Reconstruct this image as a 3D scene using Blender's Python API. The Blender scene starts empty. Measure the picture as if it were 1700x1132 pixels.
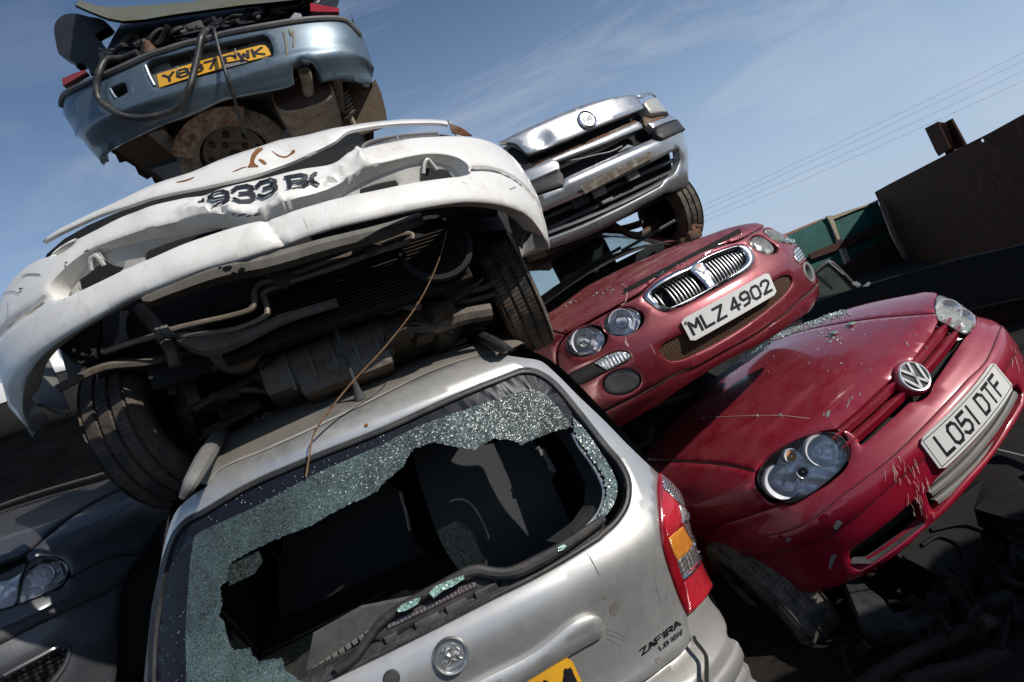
import bpy, bmesh, math, random
import numpy as np
from mathutils import Vector, Matrix
from mathutils.geometry import delaunay_2d_cdt

random.seed(7)
rng = np.random.default_rng(7)
SC = bpy.context.scene
COL = SC.collection
R_ = math.radians

# ---------------------------------------------------------------- camera
cam = bpy.data.objects.new('camera', bpy.data.cameras.new('camera'))
COL.objects.link(cam)
cam.data.sensor_width = 36.0
cam.data.lens = 1000.0 * 36.0 / 1700.0
cam.data.clip_start = 0.05
cam.data.clip_end = 2000
_h = math.hypot(.35, .937)
cam.matrix_world = Matrix(((.937 / _h, .35 / _h, 0, 0), (0, 0, -1, 0), (-.35 / _h, .937 / _h, 0, 1.67), (0, 0, 0, 1)))
SC.camera = cam

# ---------------------------------------------------------------- sky and sun
SUN = np.array([.68, -.43, .60]); SUN /= np.linalg.norm(SUN)          # towards the sun
SUN_EL = math.asin(SUN[2]); SUN_AZ = math.atan2(SUN[0], SUN[1])
W = bpy.data.worlds.new('World'); SC.world = W; W.use_nodes = True
nt = W.node_tree; nt.nodes.clear()
sky = nt.nodes.new('ShaderNodeTexSky'); sky.sky_type = 'NISHITA'; sky.sun_disc = False
sky.sun_elevation = SUN_EL; sky.sun_rotation = SUN_AZ
sky.air_density = 1.0; sky.dust_density = .25; sky.ozone_density = 3.0; sky.altitude = 50
tc = nt.nodes.new('ShaderNodeTexCoord')
mp = nt.nodes.new('ShaderNodeMapping'); mp.inputs['Rotation'].default_value = (R_(20), R_(-14), R_(38)); mp.inputs['Scale'].default_value = (.7, 3.4, 5.0)
nz = nt.nodes.new('ShaderNodeTexNoise'); nz.inputs['Scale'].default_value = 2.1; nz.inputs['Detail'].default_value = 9; nz.inputs['Roughness'].default_value = .62; nz.inputs['Distortion'].default_value = .5
rp = nt.nodes.new('ShaderNodeMapRange'); rp.inputs[1].default_value = .47; rp.inputs[2].default_value = .85; rp.inputs[3].default_value = 0; rp.inputs[4].default_value = .6
nz2 = nt.nodes.new('ShaderNodeTexNoise'); nz2.inputs['Scale'].default_value = 1.3; nz2.inputs['Detail'].default_value = 3
rp2 = nt.nodes.new('ShaderNodeMapRange'); rp2.inputs[1].default_value = .38; rp2.inputs[2].default_value = .62
mu = nt.nodes.new('ShaderNodeMath'); mu.operation = 'MULTIPLY'
mx = nt.nodes.new('ShaderNodeMix'); mx.data_type = 'RGBA'; mx.inputs[7].default_value = (6.2, 6.6, 7.2, 1)
bg = nt.nodes.new('ShaderNodeBackground'); bg.inputs['Strength'].default_value = .10
ow = nt.nodes.new('ShaderNodeOutputWorld')
L = nt.links.new
L(tc.outputs['Generated'], mp.inputs[0]); L(mp.outputs[0], nz.inputs['Vector']); L(nz.outputs[0], rp.inputs[0])
L(tc.outputs['Generated'], nz2.inputs['Vector']); L(nz2.outputs[0], rp2.inputs[0])
L(rp.outputs[0], mu.inputs[0]); L(rp2.outputs[0], mu.inputs[1]); L(mu.outputs[0], mx.inputs[0])
# pale, slightly hazy band low in the sky
sz = nt.nodes.new('ShaderNodeSeparateXYZ'); L(tc.outputs['Generated'], sz.inputs[0])
rz = nt.nodes.new('ShaderNodeMapRange'); rz.interpolation_type = 'SMOOTHERSTEP'; rz.inputs[1].default_value = -.12; rz.inputs[2].default_value = .62; rz.inputs[3].default_value = .9; rz.inputs[4].default_value = 0
L(sz.outputs[2], rz.inputs[0])
m0 = nt.nodes.new('ShaderNodeMix'); m0.data_type = 'RGBA'; m0.inputs[7].default_value = (4.3, 5.5, 7.4, 1)
L(rz.outputs[0], m0.inputs[0]); L(sky.outputs[0], m0.inputs[6])
L(m0.outputs[2], mx.inputs[6]); L(mx.outputs[2], bg.inputs[0]); L(bg.outputs[0], ow.inputs[0])
sun = bpy.data.objects.new('sun', bpy.data.lights.new('sun', 'SUN')); COL.objects.link(sun)
sun.data.energy = 4.2; sun.data.angle = R_(.5); sun.data.color = (1, .955, .89)
sun.rotation_euler = Vector(SUN.tolist()).to_track_quat('Z', 'Y').to_euler()
SC.view_settings.view_transform = 'Standard'; SC.view_settings.look = 'None'
SC.view_settings.exposure = 0; SC.view_settings.gamma = 1; SC.view_settings.use_curve_mapping = False
SC.cycles.max_bounces = 8; SC.cycles.transparent_max_bounces = 16
SC.cycles.caustics_reflective = False; SC.cycles.caustics_refractive = False
# ---------------------------------------------------------------- geometry helpers
FPX, CXP, CYP, CAMZ = 1000.0, 850.0, 566.0, 1.67
_up = np.array([-.35, -.937, 0.]); _up /= np.linalg.norm(_up)
_rt = np.array([.937, -.35, 0.]); _rt /= np.linalg.norm(_rt)
MW = np.array([_rt, [0, 0, 1.], _up])          # camera axes -> world axes


def wpt(px, py, depth):
    """world point seen along a direction of the camera, at a given distance ahead"""
    d = MW @ np.array([(px - CXP) / FPX, (py - CYP) / FPX, 1.])
    return d * depth + np.array([0, 0, CAMZ])


def cr(P, n=8, closed=False):
    """Catmull-Rom through points -> dense list"""
    P = np.array(P, float); N = len(P); out = []
    if N < 3 and not closed:
        return [P[0] + (P[1] - P[0]) * t for t in np.linspace(0, 1, n + 1)]
    segs = N if closed else N - 1
    for i in range(segs):
        p0 = P[(i - 1) % N] if (closed or i > 0) else 2 * P[0] - P[1]
        p1 = P[i]; p2 = P[(i + 1) % N]
        p3 = P[(i + 2) % N] if (closed or i + 2 < N) else 2 * P[-1] - P[-2]
        d1 = max(np.linalg.norm(p1 - p0), 1e-9) ** .5; d2 = max(np.linalg.norm(p2 - p1), 1e-9) ** .5
        d3 = max(np.linalg.norm(p3 - p2), 1e-9) ** .5
        t0, t1, t2, t3 = 0, d1, d1 + d2, d1 + d2 + d3
        for j in range(n):
            t = t1 + (t2 - t1) * j / n
            A1 = (t1 - t) / (t1 - t0) * p0 + (t - t0) / (t1 - t0) * p1
            A2 = (t2 - t) / (t2 - t1) * p1 + (t - t1) / (t2 - t1) * p2
            A3 = (t3 - t) / (t3 - t2) * p2 + (t - t2) / (t3 - t2) * p3
            B1 = (t2 - t) / (t2 - t0) * A1 + (t - t0) / (t2 - t0) * A2
            B2 = (t3 - t) / (t3 - t1) * A2 + (t - t1) / (t3 - t1) * A3
            out.append((t2 - t) / (t2 - t1) * B1 + (t - t1) / (t2 - t1) * B2)
    if not closed:
        out.append(P[-1])
    return out


def loopj(*runs):
    """join runs of points into one outline; every run is smoothed, its ends stay corners"""
    out = []
    for r in runs:
        q = cr(r, 6) if len(r) > 2 else [np.array(p, float) for p in r]
        if out and np.linalg.norm(out[-1] - q[0]) < .5:
            q = q[1:]
        out += list(q)
    if np.linalg.norm(out[0] - out[-1]) < .5:
        out.pop()
    return out


def ell(cx, cy, a, b, ang=0, n=40):
    c, s = math.cos(ang), math.sin(ang)
    return [np.array([cx + a * math.cos(t) * c - b * math.sin(t) * s, cy + a * math.cos(t) * s + b * math.sin(t) * c])
            for t in np.linspace(0, 2 * math.pi, n, endpoint=False)]


def resample(P, step, closed=True):
    P = [np.array(p, float) for p in P]
    if closed:
        P = P + [P[0]]
    out = [P[0]]
    for a, b in zip(P[:-1], P[1:]):
        L = np.linalg.norm(b - a); k = max(1, int(math.ceil(L / step)))
        for j in range(1, k + 1):
            out.append(a + (b - a) * j / k)
    if closed:
        out.pop()
    # thin points that come too close together
    res = [out[0]]
    for p in out[1:]:
        if np.linalg.norm(p - res[-1]) > step * .45:
            res.append(p)
    return res


class Car:
    def __init__(self, pos, R):
        self.t = np.array(pos, float); self.R = np.array(R, float)
        self.o = self.R.T @ (np.array([0, 0, CAMZ]) - self.t)

    def d(self, px, py):
        return self.R.T @ (MW @ np.array([(px - CXP) / FPX, (py - CYP) / FPX, 1.]))

    def y(self, px, py, y):
        d = self.d(px, py); return self.o + (y - self.o[1]) / d[1] * d

    def x(self, px, py, x):
        d = self.d(px, py); return self.o + (x - self.o[0]) / d[0] * d

    def z(self, px, py, z):
        d = self.d(px, py); return self.o + (z - self.o[2]) / d[2] * d

    def proj(self, P):
        P = np.atleast_2d(np.array(P, float))
        C = ((P @ self.R.T + self.t) - np.array([0, 0, CAMZ])) @ MW
        return np.c_[FPX * C[:, 0] / C[:, 2] + CXP, FPX * C[:, 1] / C[:, 2] + CYP]

    def world(self, p):
        return self.R @ np.array(p, float) + self.t

    def local(self, w):
        return self.R.T @ (np.array(w, float) - self.t)


class Surf:
    """one smooth body surface: a profile (y, z) swept over a rounded plan and crown"""
    def __init__(self, car, knots, dent=None, inset=0.):
        # knot: y, z, half width W, plan depth A, crown C, plan exponent n
        self.car = car; self.K = np.array(knots, float); self.dent = dent; self.inset = inset
        dl = np.hypot(np.diff(self.K[:, 0]), np.diff(self.K[:, 1]))
        self.cum = np.r_[0, np.cumsum(dl)]; self.L = self.cum[-1]
        self._grid = None

    def knot(self, s):
        s = np.clip(np.asarray(s, float), 0, self.L)
        K, c = self.K, self.cum
        i = np.clip(np.searchsorted(c, s, side='right') - 1, 0, len(c) - 2)
        h = c[i + 1] - c[i]; t = ((s - c[i]) / h)[..., None]
        # Hermite with finite-difference tangents
        m = np.zeros_like(K); dk = np.diff(K, axis=0) / np.diff(c)[:, None]
        m[1:-1] = (dk[1:] * np.diff(c)[:-1, None] + dk[:-1] * np.diff(c)[1:, None]) / (np.diff(c)[1:, None] + np.diff(c)[:-1, None])
        m[0] = dk[0]; m[-1] = dk[-1]
        hh = h[..., None]
        return ((2 * t ** 3 - 3 * t ** 2 + 1) * K[i] + (t ** 3 - 2 * t ** 2 + t) * hh * m[i]
                + (-2 * t ** 3 + 3 * t ** 2) * K[i + 1] + (t ** 3 - t ** 2) * hh * m[i + 1])

    def ev(self, t, s):
        t = np.asarray(t, float); k = self.knot(s)
        tt = np.clip(t, -1, 1)
        u = np.sin(tt * math.pi / 2); au = np.abs(u); n = k[..., 5]
        v = np.maximum(1 - au ** n, 0) ** (1 / n)
        w3 = np.maximum(1 - au ** 3, 0) ** (1 / 3)
        over = np.maximum(np.abs(t) - 1, 0)
        x = k[..., 2] * u
        y = k[..., 0] + k[..., 3] * (1 - v) + over * 1.6
        z = k[..., 1] - k[..., 4] * (.5 * u * u + .5 * (1 - w3))
        P = np.stack([x, y, z], -1)
        if self.dent is not None:
            P = P + self.dent(P)
        return P

    def nrm(self, t, s):
        e = 2e-3
        t = np.asarray(t, float); s = np.asarray(s, float)
        a = self.ev(t + e, s) - self.ev(t - e, s)
        b = self.ev(t, np.clip(s + e, 0, self.L)) - self.ev(t, np.clip(s - e, 0, self.L))
        n = np.cross(a, b); n /= np.linalg.norm(n, axis=-1, keepdims=True) + 1e-12
        return n                                   # x right, s up -> points to -y (outwards)

    def pt(self, t, s, off=0.):
        P = self.ev(t, s)
        return P + self.nrm(t, s) * np.asarray(off)[..., None] if np.any(off) else P

    def grid(self):
        if self._grid is None:
            T, S = np.meshgrid(np.linspace(-1.25, 1.25, 281), np.linspace(0, self.L, 221))
            T = T.ravel(); S = S.ravel()
            P = self.ev(T, S); N = self.nrm(T, S)
            f = ((P - self.car.o) * N).sum(-1) < 0.002
            self._grid = (T[f], S[f], self.car.proj(P[f])); self._dep = np.linalg.norm(P[f] - self.car.o, axis=1)
        return self._grid

    def inv(self, pts):
        """parameters of the surface points nearest to given picture points (damped least squares)"""
        T, S, Q = self.grid(); out = []
        for p in pts:
            p = np.array(p, float)[:2]
            dd = np.sqrt(((Q - p) ** 2).sum(-1)); near = np.where(dd < dd.min() + 4.)[0]
            i = int(near[np.argmin(self._dep[near] + .004 * dd[near])])
            q = np.array([T[i], S[i]]); r = Q[i] - p; best = r @ r; lam = 1e-3
            for _ in range(14):
                if best < 1e-4: break
                e = 1e-4
                c = np.array([q, q + [e, 0], q + [0, e]])
                U = self.car.proj(self.ev(c[:, 0], c[:, 1]))
                J = np.array([(U[1] - U[0]) / e, (U[2] - U[0]) / e]).T; H = J.T @ J
                ok = False
                for _k in range(5):
                    dq = -np.linalg.solve(H + lam * np.diag(np.diag(H) + 1.), J.T @ (U[0] - p))
                    m = max(abs(dq[0]) / .04, abs(dq[1]) / .04, 1); qn = q + dq / m
                    qn[1] = min(max(qn[1], 0), self.L); qn[0] = min(max(qn[0], -1.25), 1.25)
                    rn = self.car.proj(self.ev(qn[0], qn[1]))[0] - p
                    if rn @ rn < best - 1e-7:
                        q = qn; best = rn @ rn; lam = max(lam / 4, 1e-6); ok = True; break
                    lam *= 6
                if not ok: break
            out.append(q)
        return np.array(out)

    def at(self, px, py, off=0.):
        q = self.inv([(px, py)]); return self.pt(q[:, 0], q[:, 1], off)[0]

    def at_n(self, px, py):
        q = self.inv([(px, py)]); return self.nrm(q[:, 0], q[:, 1])[0]
# ---------------------------------------------------------------- materials
def _mat(name):
    m = bpy.data.materials.new(name); m.use_nodes = True; t = m.node_tree
    b = t.nodes['Principled BSDF']; return m, t, b


def _n(t, typ, **kw):
    n = t.nodes.new(typ)
    for k, v in kw.items(): setattr(n, k, v)
    return n


def noise(t, scale, detail=6, rough=.6, dist=0., vec=None, sc=None):
    n = _n(t, 'ShaderNodeTexNoise'); n.inputs['Scale'].default_value = scale; n.inputs['Detail'].default_value = detail
    n.inputs['Roughness'].default_value = rough; n.inputs['Distortion'].default_value = dist
    c = _n(t, 'ShaderNodeTexCoord'); out = c.outputs['Object']
    if sc is not None:
        mp = _n(t, 'ShaderNodeMapping'); mp.inputs['Scale'].default_value = sc[:3]
        if len(sc) > 3: mp.inputs['Rotation'].default_value = sc[3:]
        t.links.new(out, mp.inputs[0]); out = mp.outputs[0]
    t.links.new(out, n.inputs['Vector']); return n.outputs['Fac']


def ramp(t, src, a, b, lo=0., hi=1.):
    r = _n(t, 'ShaderNodeMapRange'); r.inputs[1].default_value = a; r.inputs[2].default_value = b; r.inputs[3].default_value = lo; r.inputs[4].default_value = hi
    t.links.new(src, r.inputs[0]); return r.outputs[0]


def math_(t, op, a, b=None):
    m = _n(t, 'ShaderNodeMath', operation=op)
    for i, v in enumerate((a, b)):
        if v is None: continue
        if isinstance(v, (int, float)): m.inputs[i].default_value = v
        else: t.links.new(v, m.inputs[i])
    return m.outputs[0]


def mixc(t, f, a, b):
    m = _n(t, 'ShaderNodeMix', data_type='RGBA')
    for i, v in ((0, f), (6, a), (7, b)):
        if isinstance(v, (int, float)): m.inputs[i].default_value = v
        elif isinstance(v, tuple): m.inputs[i].default_value = (*v, 1) if len(v) == 3 else v
        else: t.links.new(v, m.inputs[i])
    return m.outputs[2]


def bump(t, b, h, strength=.3, dist=.01):
    n = _n(t, 'ShaderNodeBump'); n.inputs['Strength'].default_value = strength; n.inputs['Distance'].default_value = dist
    t.links.new(h, n.inputs['Height']); t.links.new(n.outputs[0], b.inputs['Normal']); return n


def paint(name, col, metal=.0, rough=.35, coat=1., crough=.06, dust=.35, dustcol=(.30, .25, .19), grime=.35, grimecol=(.05, .042, .034), scratch=.25, scol=(.55, .5, .45), flakes=0., up=.5, wave=.02, spots=.5):
    """weathered car paint: base and clear coat under dust, streaks, scratches and specks"""
    m, t, b = _mat(name); L = t.links.new
    fine = noise(t, 230, 3, .7); big = noise(t, 5.5, 8, .68, .6); mid = noise(t, 26, 7, .7, .3)
    geo = _n(t, 'ShaderNodeNewGeometry'); sx = _n(t, 'ShaderNodeSeparateXYZ'); L(geo.outputs['Normal'], sx.inputs[0])
    upf = ramp(t, sx.outputs[2], .15, .95, .0, 1.)
    upm = math_(t, 'ADD', math_(t, 'MULTIPLY', upf, up), 1 - up)
    dm = math_(t, 'MULTIPLY', ramp(t, math_(t, 'ADD', big, math_(t, 'MULTIPLY', mid, .5)), .55, 1.0), upm)
    dm = math_(t, 'MULTIPLY', dm, math_(t, 'ADD', ramp(t, fine, .35, .7, .45, 1.), 0.))
    dm = math_(t, 'MINIMUM', math_(t, 'MULTIPLY', dm, dust * 1.6), 1.)
    base = mixc(t, ramp(t, noise(t, 2.3, 3), .3, .7), tuple(c * .9 for c in col), tuple(min(1, c * 1.08) for c in col))
    if flakes:
        fl = _n(t, 'ShaderNodeTexVoronoi'); fl.inputs['Scale'].default_value = 900
        c = _n(t, 'ShaderNodeTexCoord'); L(c.outputs['Object'], fl.inputs['Vector'])
        s2 = _n(t, 'ShaderNodeSeparateColor'); L(fl.outputs['Color'], s2.inputs[0])
        base = mixc(t, math_(t, 'MULTIPLY', ramp(t, s2.outputs[0], .6, 1.), flakes), base, tuple(min(1, c * 1.6 + .04) for c in col))
    gm = math_(t, 'MULTIPLY', ramp(t, noise(t, 9, 9, .75, 1.2, sc=(1., 1., .45)), .56, .80), grime)
    c1 = mixc(t, gm, base, grimecol)
    c2 = mixc(t, dm, c1, dustcol)
    # thin scratches in two directions
    s1 = ramp(t, noise(t, 60, 2, .5, 0, sc=(1., 1., .035, .3, .4, .2)), .715, .73)
    s2_ = ramp(t, noise(t, 70, 2, .5, 0, sc=(.04, 1., 1., -.2, .3, .5)), .72, .735)
    sm = math_(t, 'MULTIPLY', math_(t, 'MULTIPLY', math_(t, 'MAXIMUM', s1, s2_), ramp(t, noise(t, 3.1, 2), .45, .6)), scratch)
    c3 = mixc(t, sm, c2, scol)
    vor = _n(t, 'ShaderNodeTexVoronoi', feature='F1'); vor.inputs['Scale'].default_value = 34
    cc = _n(t, 'ShaderNodeTexCoord'); L(cc.outputs['Object'], vor.inputs['Vector'])
    sp = math_(t, 'MULTIPLY', ramp(t, vor.outputs['Distance'], .035, .075, 1., 0.), ramp(t, noise(t, 7, 2), .56, .6))
    c4 = mixc(t, math_(t, 'MULTIPLY', sp, spots), c3, grimecol)
    L(c4, b.inputs['Base Color'])
    dirtm = math_(t, 'MINIMUM', math_(t, 'ADD', dm, gm), 1.)
    L(math_(t, 'MULTIPLY', math_(t, 'SUBTRACT', 1., dirtm), metal), b.inputs['Metallic'])
    L(math_(t, 'ADD', math_(t, 'MULTIPLY', dirtm, .45), rough), b.inputs['Roughness'])
    L(math_(t, 'MULTIPLY', math_(t, 'SUBTRACT', 1., math_(t, 'MINIMUM', math_(t, 'MULTIPLY', dirtm, 1.3), 1.)), coat), b.inputs['Coat Weight'])
    L(math_(t, 'ADD', math_(t, 'MULTIPLY', ramp(t, mid, .3, .7), .06), crough), b.inputs['Coat Roughness'])
    h = math_(t, 'ADD', math_(t, 'MULTIPLY', noise(t, 4.2, 2, .4), wave * 10), math_(t, 'ADD', math_(t, 'MULTIPLY', sm, -.15), math_(t, 'MULTIPLY', dm, .08)))
    bump(t, b, h, .35, .004)
    return m


def plain(name, col, rough=.6, metal=0., var=.35, scale=14, dirt=.3, dirtcol=(.13, .105, .08), bmp=.25, bscale=60, spec=.5, coat=0.):
    m, t, b = _mat(name); L = t.links.new
    n1 = noise(t, scale, 8, .65, .4); n2 = noise(t, scale * .37, 6, .7, .8)
    c = mixc(t, ramp(t, n1, .3, .7), tuple(x * (1 - var) for x in col), tuple(min(1, x * (1 + var)) for x in col))
    dm = math_(t, 'MULTIPLY', ramp(t, n2, .45, .72), dirt)
    L(mixc(t, dm, c, dirtcol), b.inputs['Base Color'])
    L(math_(t, 'ADD', math_(t, 'MULTIPLY', dm, .4), math_(t, 'ADD', ramp(t, n1, .2, .8, -.06, .08), rough)), b.inputs['Roughness'])
    b.inputs['Metallic'].default_value = metal; b.inputs['Specular IOR Level'].default_value = spec
    b.inputs['Coat Weight'].default_value = coat
    bump(t, b, noise(t, bscale, 5, .7), bmp, .004)
    return m


def rust(name, a=(.20, .075, .03), b_=(.06, .035, .022), c_=(.22, .19, .16), amount=.5, scale=9, rough=.85, metal=.1):
    m, t, b = _mat(name); L = t.links.new
    n1 = noise(t, scale, 9, .75, .5); n2 = noise(t, scale * 4, 6, .7)
    r = mixc(t, ramp(t, n2, .35, .65), b_, a)
    L(mixc(t, ramp(t, n1, .5 + .3 * (.5 - amount) - .08, .5 + .3 * (.5 - amount) + .08), c_, r), b.inputs['Base Color'])
    b.inputs['Roughness'].default_value = rough; b.inputs['Metallic'].default_value = metal; b.inputs['Specular IOR Level'].default_value = .18
    bump(t, b, n2, .5, .004); return m


def rubber(name, col=(.035, .033, .031), dust=.5, dustcol=(.19, .155, .12), red=0.):
    m, t, b = _mat(name); L = t.links.new
    uv = _n(t, 'ShaderNodeUVMap'); uv.uv_map = 'UVMap'; sp = _n(t, 'ShaderNodeSeparateXYZ'); L(uv.outputs[0], sp.inputs[0])
    w = math_(t, 'FRACT', math_(t, 'ADD', math_(t, 'MULTIPLY', sp.outputs[0], 2.7), math_(t, 'MULTIPLY', sp.outputs[1], 3.4)))
    cut = math_(t, 'MULTIPLY', ramp(t, w, .0, .16, .75, 0.), math_(t, 'MULTIPLY', ramp(t, sp.outputs[1], .18, .21), ramp(t, sp.outputs[1], .79, .82, 1., 0.)))
    n1 = noise(t, 16, 9, .72, .5); n2 = noise(t, 120, 3, .6)
    dm = math_(t, 'MULTIPLY', math_(t, 'MULTIPLY', ramp(t, n1, .36, .66), ramp(t, n2, .3, .6, .5, 1.)), dust)
    c = mixc(t, dm, col, dustcol)
    if red: c = mixc(t, math_(t, 'MULTIPLY', ramp(t, noise(t, 40, 8, .75), .58, .66), red), c, (.22, .09, .04))
    c = mixc(t, math_(t, 'MULTIPLY', cut, .8), c, (.012, .012, .012))
    L(c, b.inputs['Base Color']); b.inputs['Roughness'].default_value = .8; b.inputs['Specular IOR Level'].default_value = .3
    bump(t, b, math_(t, 'SUBTRACT', math_(t, 'MULTIPLY', n1, .35), cut), .9, .006)
    return m


def chrome(name, col=(.78, .78, .8), rough=.12, dirt=.2):
    return plain(name, col, rough, 1., .06, 20, dirt, (.12, .11, .10), .05)


def faceted(name, scale=70, col=(.85, .85, .87)):
    """polished reflector pressed into small facets that mirror sky and ground in turn"""
    m, t, b = _mat(name); L = t.links.new
    c = _n(t, 'ShaderNodeTexCoord'); v = _n(t, 'ShaderNodeTexVoronoi', feature='F1'); v.inputs['Scale'].default_value = scale; L(c.outputs['Object'], v.inputs['Vector'])
    nm = _n(t, 'ShaderNodeVectorMath', operation='SUBTRACT'); L(v.outputs['Color'], nm.inputs[0]); nm.inputs[1].default_value = (.5, .5, .35)
    sc = _n(t, 'ShaderNodeVectorMath', operation='SCALE'); L(nm.outputs[0], sc.inputs[0]); sc.inputs['Scale'].default_value = .8
    g = _n(t, 'ShaderNodeNewGeometry'); ad = _n(t, 'ShaderNodeVectorMath', operation='ADD'); L(g.outputs['Normal'], ad.inputs[0]); L(sc.outputs[0], ad.inputs[1])
    nn = _n(t, 'ShaderNodeVectorMath', operation='NORMALIZE'); L(ad.outputs[0], nn.inputs[0]); L(nn.outputs[0], b.inputs['Normal'])
    b.inputs['Base Color'].default_value = (*col, 1); b.inputs['Metallic'].default_value = .65; b.inputs['Roughness'].default_value = .12
    return m


def glass(name, tint=(.9, .95, .95), tr=.85, rough=.05, dust=.25, dustcol=(.42, .42, .40), ior=1.45):
    """thin clear cover: see-through with a sky reflection and a film of dust"""
    m, t, b = _mat(name); L = t.links.new; t.nodes.remove(b)
    tr_ = _n(t, 'ShaderNodeBsdfTransparent'); tr_.inputs[0].default_value = (*[c * tr for c in tint], 1)
    gl = _n(t, 'ShaderNodeBsdfGlossy'); gl.inputs['Roughness'].default_value = rough
    fr = _n(t, 'ShaderNodeFresnel'); fr.inputs[0].default_value = ior
    mx = _n(t, 'ShaderNodeMixShader'); L(fr.outputs[0], mx.inputs[0]); L(tr_.outputs[0], mx.inputs[1]); L(gl.outputs[0], mx.inputs[2])
    df = _n(t, 'ShaderNodeBsdfDiffuse'); df.inputs[0].default_value = (*dustcol, 1)
    m2 = _n(t, 'ShaderNodeMixShader'); dm = math_(t, 'MULTIPLY', ramp(t, noise(t, 12, 8, .7, .5), .35, .75, .25, 1.), dust)
    L(dm, m2.inputs[0]); L(mx.outputs[0], m2.inputs[1]); L(df.outputs[0], m2.inputs[2])
    L(m2.outputs[0], t.nodes['Material Output'].inputs[0]); return m


def crazed(name, scale=380, base=(.016, .038, .038), open_=.85, clear=(.55, .72, .70)):
    """crazed safety glass: small cells whose facets catch the light differently, see-through in part"""
    m, t, b = _mat(name); L = t.links.new
    c = _n(t, 'ShaderNodeTexCoord')
    v = _n(t, 'ShaderNodeTexVoronoi', feature='DISTANCE_TO_EDGE'); v.inputs['Scale'].default_value = scale
    v2 = _n(t, 'ShaderNodeTexVoronoi', feature='F1'); v2.inputs['Scale'].default_value = scale
    for q in (v, v2): L(c.outputs['Object'], q.inputs['Vector'])
    s = _n(t, 'ShaderNodeSeparateColor'); L(v2.outputs['Color'], s.inputs[0])
    edge = ramp(t, v.outputs['Distance'], .02, .12, 1., 0.)
    big = ramp(t, noise(t, 7, 5, .6), .3, .7, .6, 1.1)
    col = mixc(t, ramp(t, s.outputs[0], .0, 1.), tuple(x * .45 for x in base), tuple(min(1, x * 1.7) for x in base))
    col = mixc(t, math_(t, 'MULTIPLY', edge, .30), col, (.50, .60, .58))
    patch = ramp(t, noise(t, 4.5, 4, .6, .6), .35, .65, .55, 1.5); pv = _n(t, 'ShaderNodeVectorMath', operation='SCALE'); L(col, pv.inputs[0]); L(patch, pv.inputs['Scale']); col = pv.outputs[0]
    L(col, b.inputs['Base Color']); b.inputs['Roughness'].default_value = .3; b.inputs['Specular IOR Level'].default_value = .6
    nm = _n(t, 'ShaderNodeVectorMath', operation='SUBTRACT'); L(v2.outputs['Color'], nm.inputs[0]); nm.inputs[1].default_value = (.5, .5, .5)
    sc = _n(t, 'ShaderNodeVectorMath', operation='SCALE'); L(nm.outputs[0], sc.inputs[0]); sc.inputs['Scale'].default_value = .6
    g = _n(t, 'ShaderNodeNewGeometry'); ad = _n(t, 'ShaderNodeVectorMath', operation='ADD'); L(g.outputs['Normal'], ad.inputs[0]); L(sc.outputs[0], ad.inputs[1])
    nn = _n(t, 'ShaderNodeVectorMath', operation='NORMALIZE'); L(ad.outputs[0], nn.inputs[0]); L(nn.outputs[0], b.inputs['Normal'])
    tr = _n(t, 'ShaderNodeBsdfTransparent'); tr.inputs[0].default_value = (*clear, 1)
    mx = _n(t, 'ShaderNodeMixShader'); L(math_(t, 'MULTIPLY', math_(t, 'SUBTRACT', 1., edge), math_(t, 'MULTIPLY', math_(t, 'MULTIPLY', ramp(t, s.outputs[1], .2, .8), big), open_)), mx.inputs[0])
    L(b.outputs[0], mx.inputs[1]); L(tr.outputs[0], mx.inputs[2]); L(mx.outputs[0], t.nodes['Material Output'].inputs[0])
    return m


M = {}
M['golf'] = paint('crimson car paint', (.29, .0035, .023), .10, .40, .9, .07, .36, (.34, .13, .125), .24, (.05, .012, .012), .22, (.55, .33, .30), .15, up=.97)  # dust on upward faces also stands for sky sheen on the bonnet
M['rover'] = paint('maroon metallic paint', (.20, .012, .024), .38, .40, .85, .10, .60, (.26, .15, .12), .30, (.06, .022, .018), .35, (.6, .42, .38), .3, up=.92)
M['white'] = paint('white car paint', (.78, .77, .73), 0., .45, .7, .12, .32, (.46, .38, .28), .62, (.20, .14, .09), .5, (.10, .09, .08), 0, up=.0)
M['silver'] = paint('silver metallic paint', (.53, .525, .505), .75, .36, .8, .10, .30, (.34, .29, .22), .22, (.14, .12, .10), .25, (.8, .78, .75), .25, up=.5)
M['silver2'] = paint('light silver paint', (.46, .46, .46), .85, .28, .9, .08, .32, (.32, .27, .21), .35, (.13, .11, .09), .25, (.85, .83, .8), .2)
M['blue'] = paint('grey blue metallic paint', (.08, .122, .158), .5, .36, 1., .09, .30, (.30, .26, .20), .35, (.06, .055, .05), .3, (.5, .52, .52), .25)
M['dark'] = paint('dark grey metallic paint', (.040, .044, .052), .3, .42, .35, .08, .25, (.2, .18, .15), .25, (.03, .03, .03), .3, (.4, .4, .4), .2)
M['black'] = plain('black plastic', (.018, .018, .019), .55, 0, .3, 20, .35)
M['void'] = plain('black metal and dark gaps', (.010, .010, .010), .9, 0, .3, 12, .2, (.03, .026, .02))  # also the black of backings put where gaps fall into shade
M['trim'] = plain('grey bumper plastic', (.075, .075, .078), .5, 0, .25, 14, .45, (.16, .14, .115))
M['trim2'] = plain('faded grey plastic', (.17, .165, .155), .62, 0, .22, 9, .45, (.22, .19, .15))
M['gasket'] = plain('black rubber seal', (.022, .022, .024), .45, 0, .25, 18, .35)
M['chrome'] = chrome('chrome')
M['dullmetal'] = chrome('dull aluminium', (.52, .51, .49), .38, .45)
M['reflector'] = plain('lamp reflector', (.82, .82, .84), .22, .25, .08, 40, .05, bmp=.05)
M['lens'] = glass('clear lamp lens', (.97, .98, 1.), .96, .03, .05)
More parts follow.
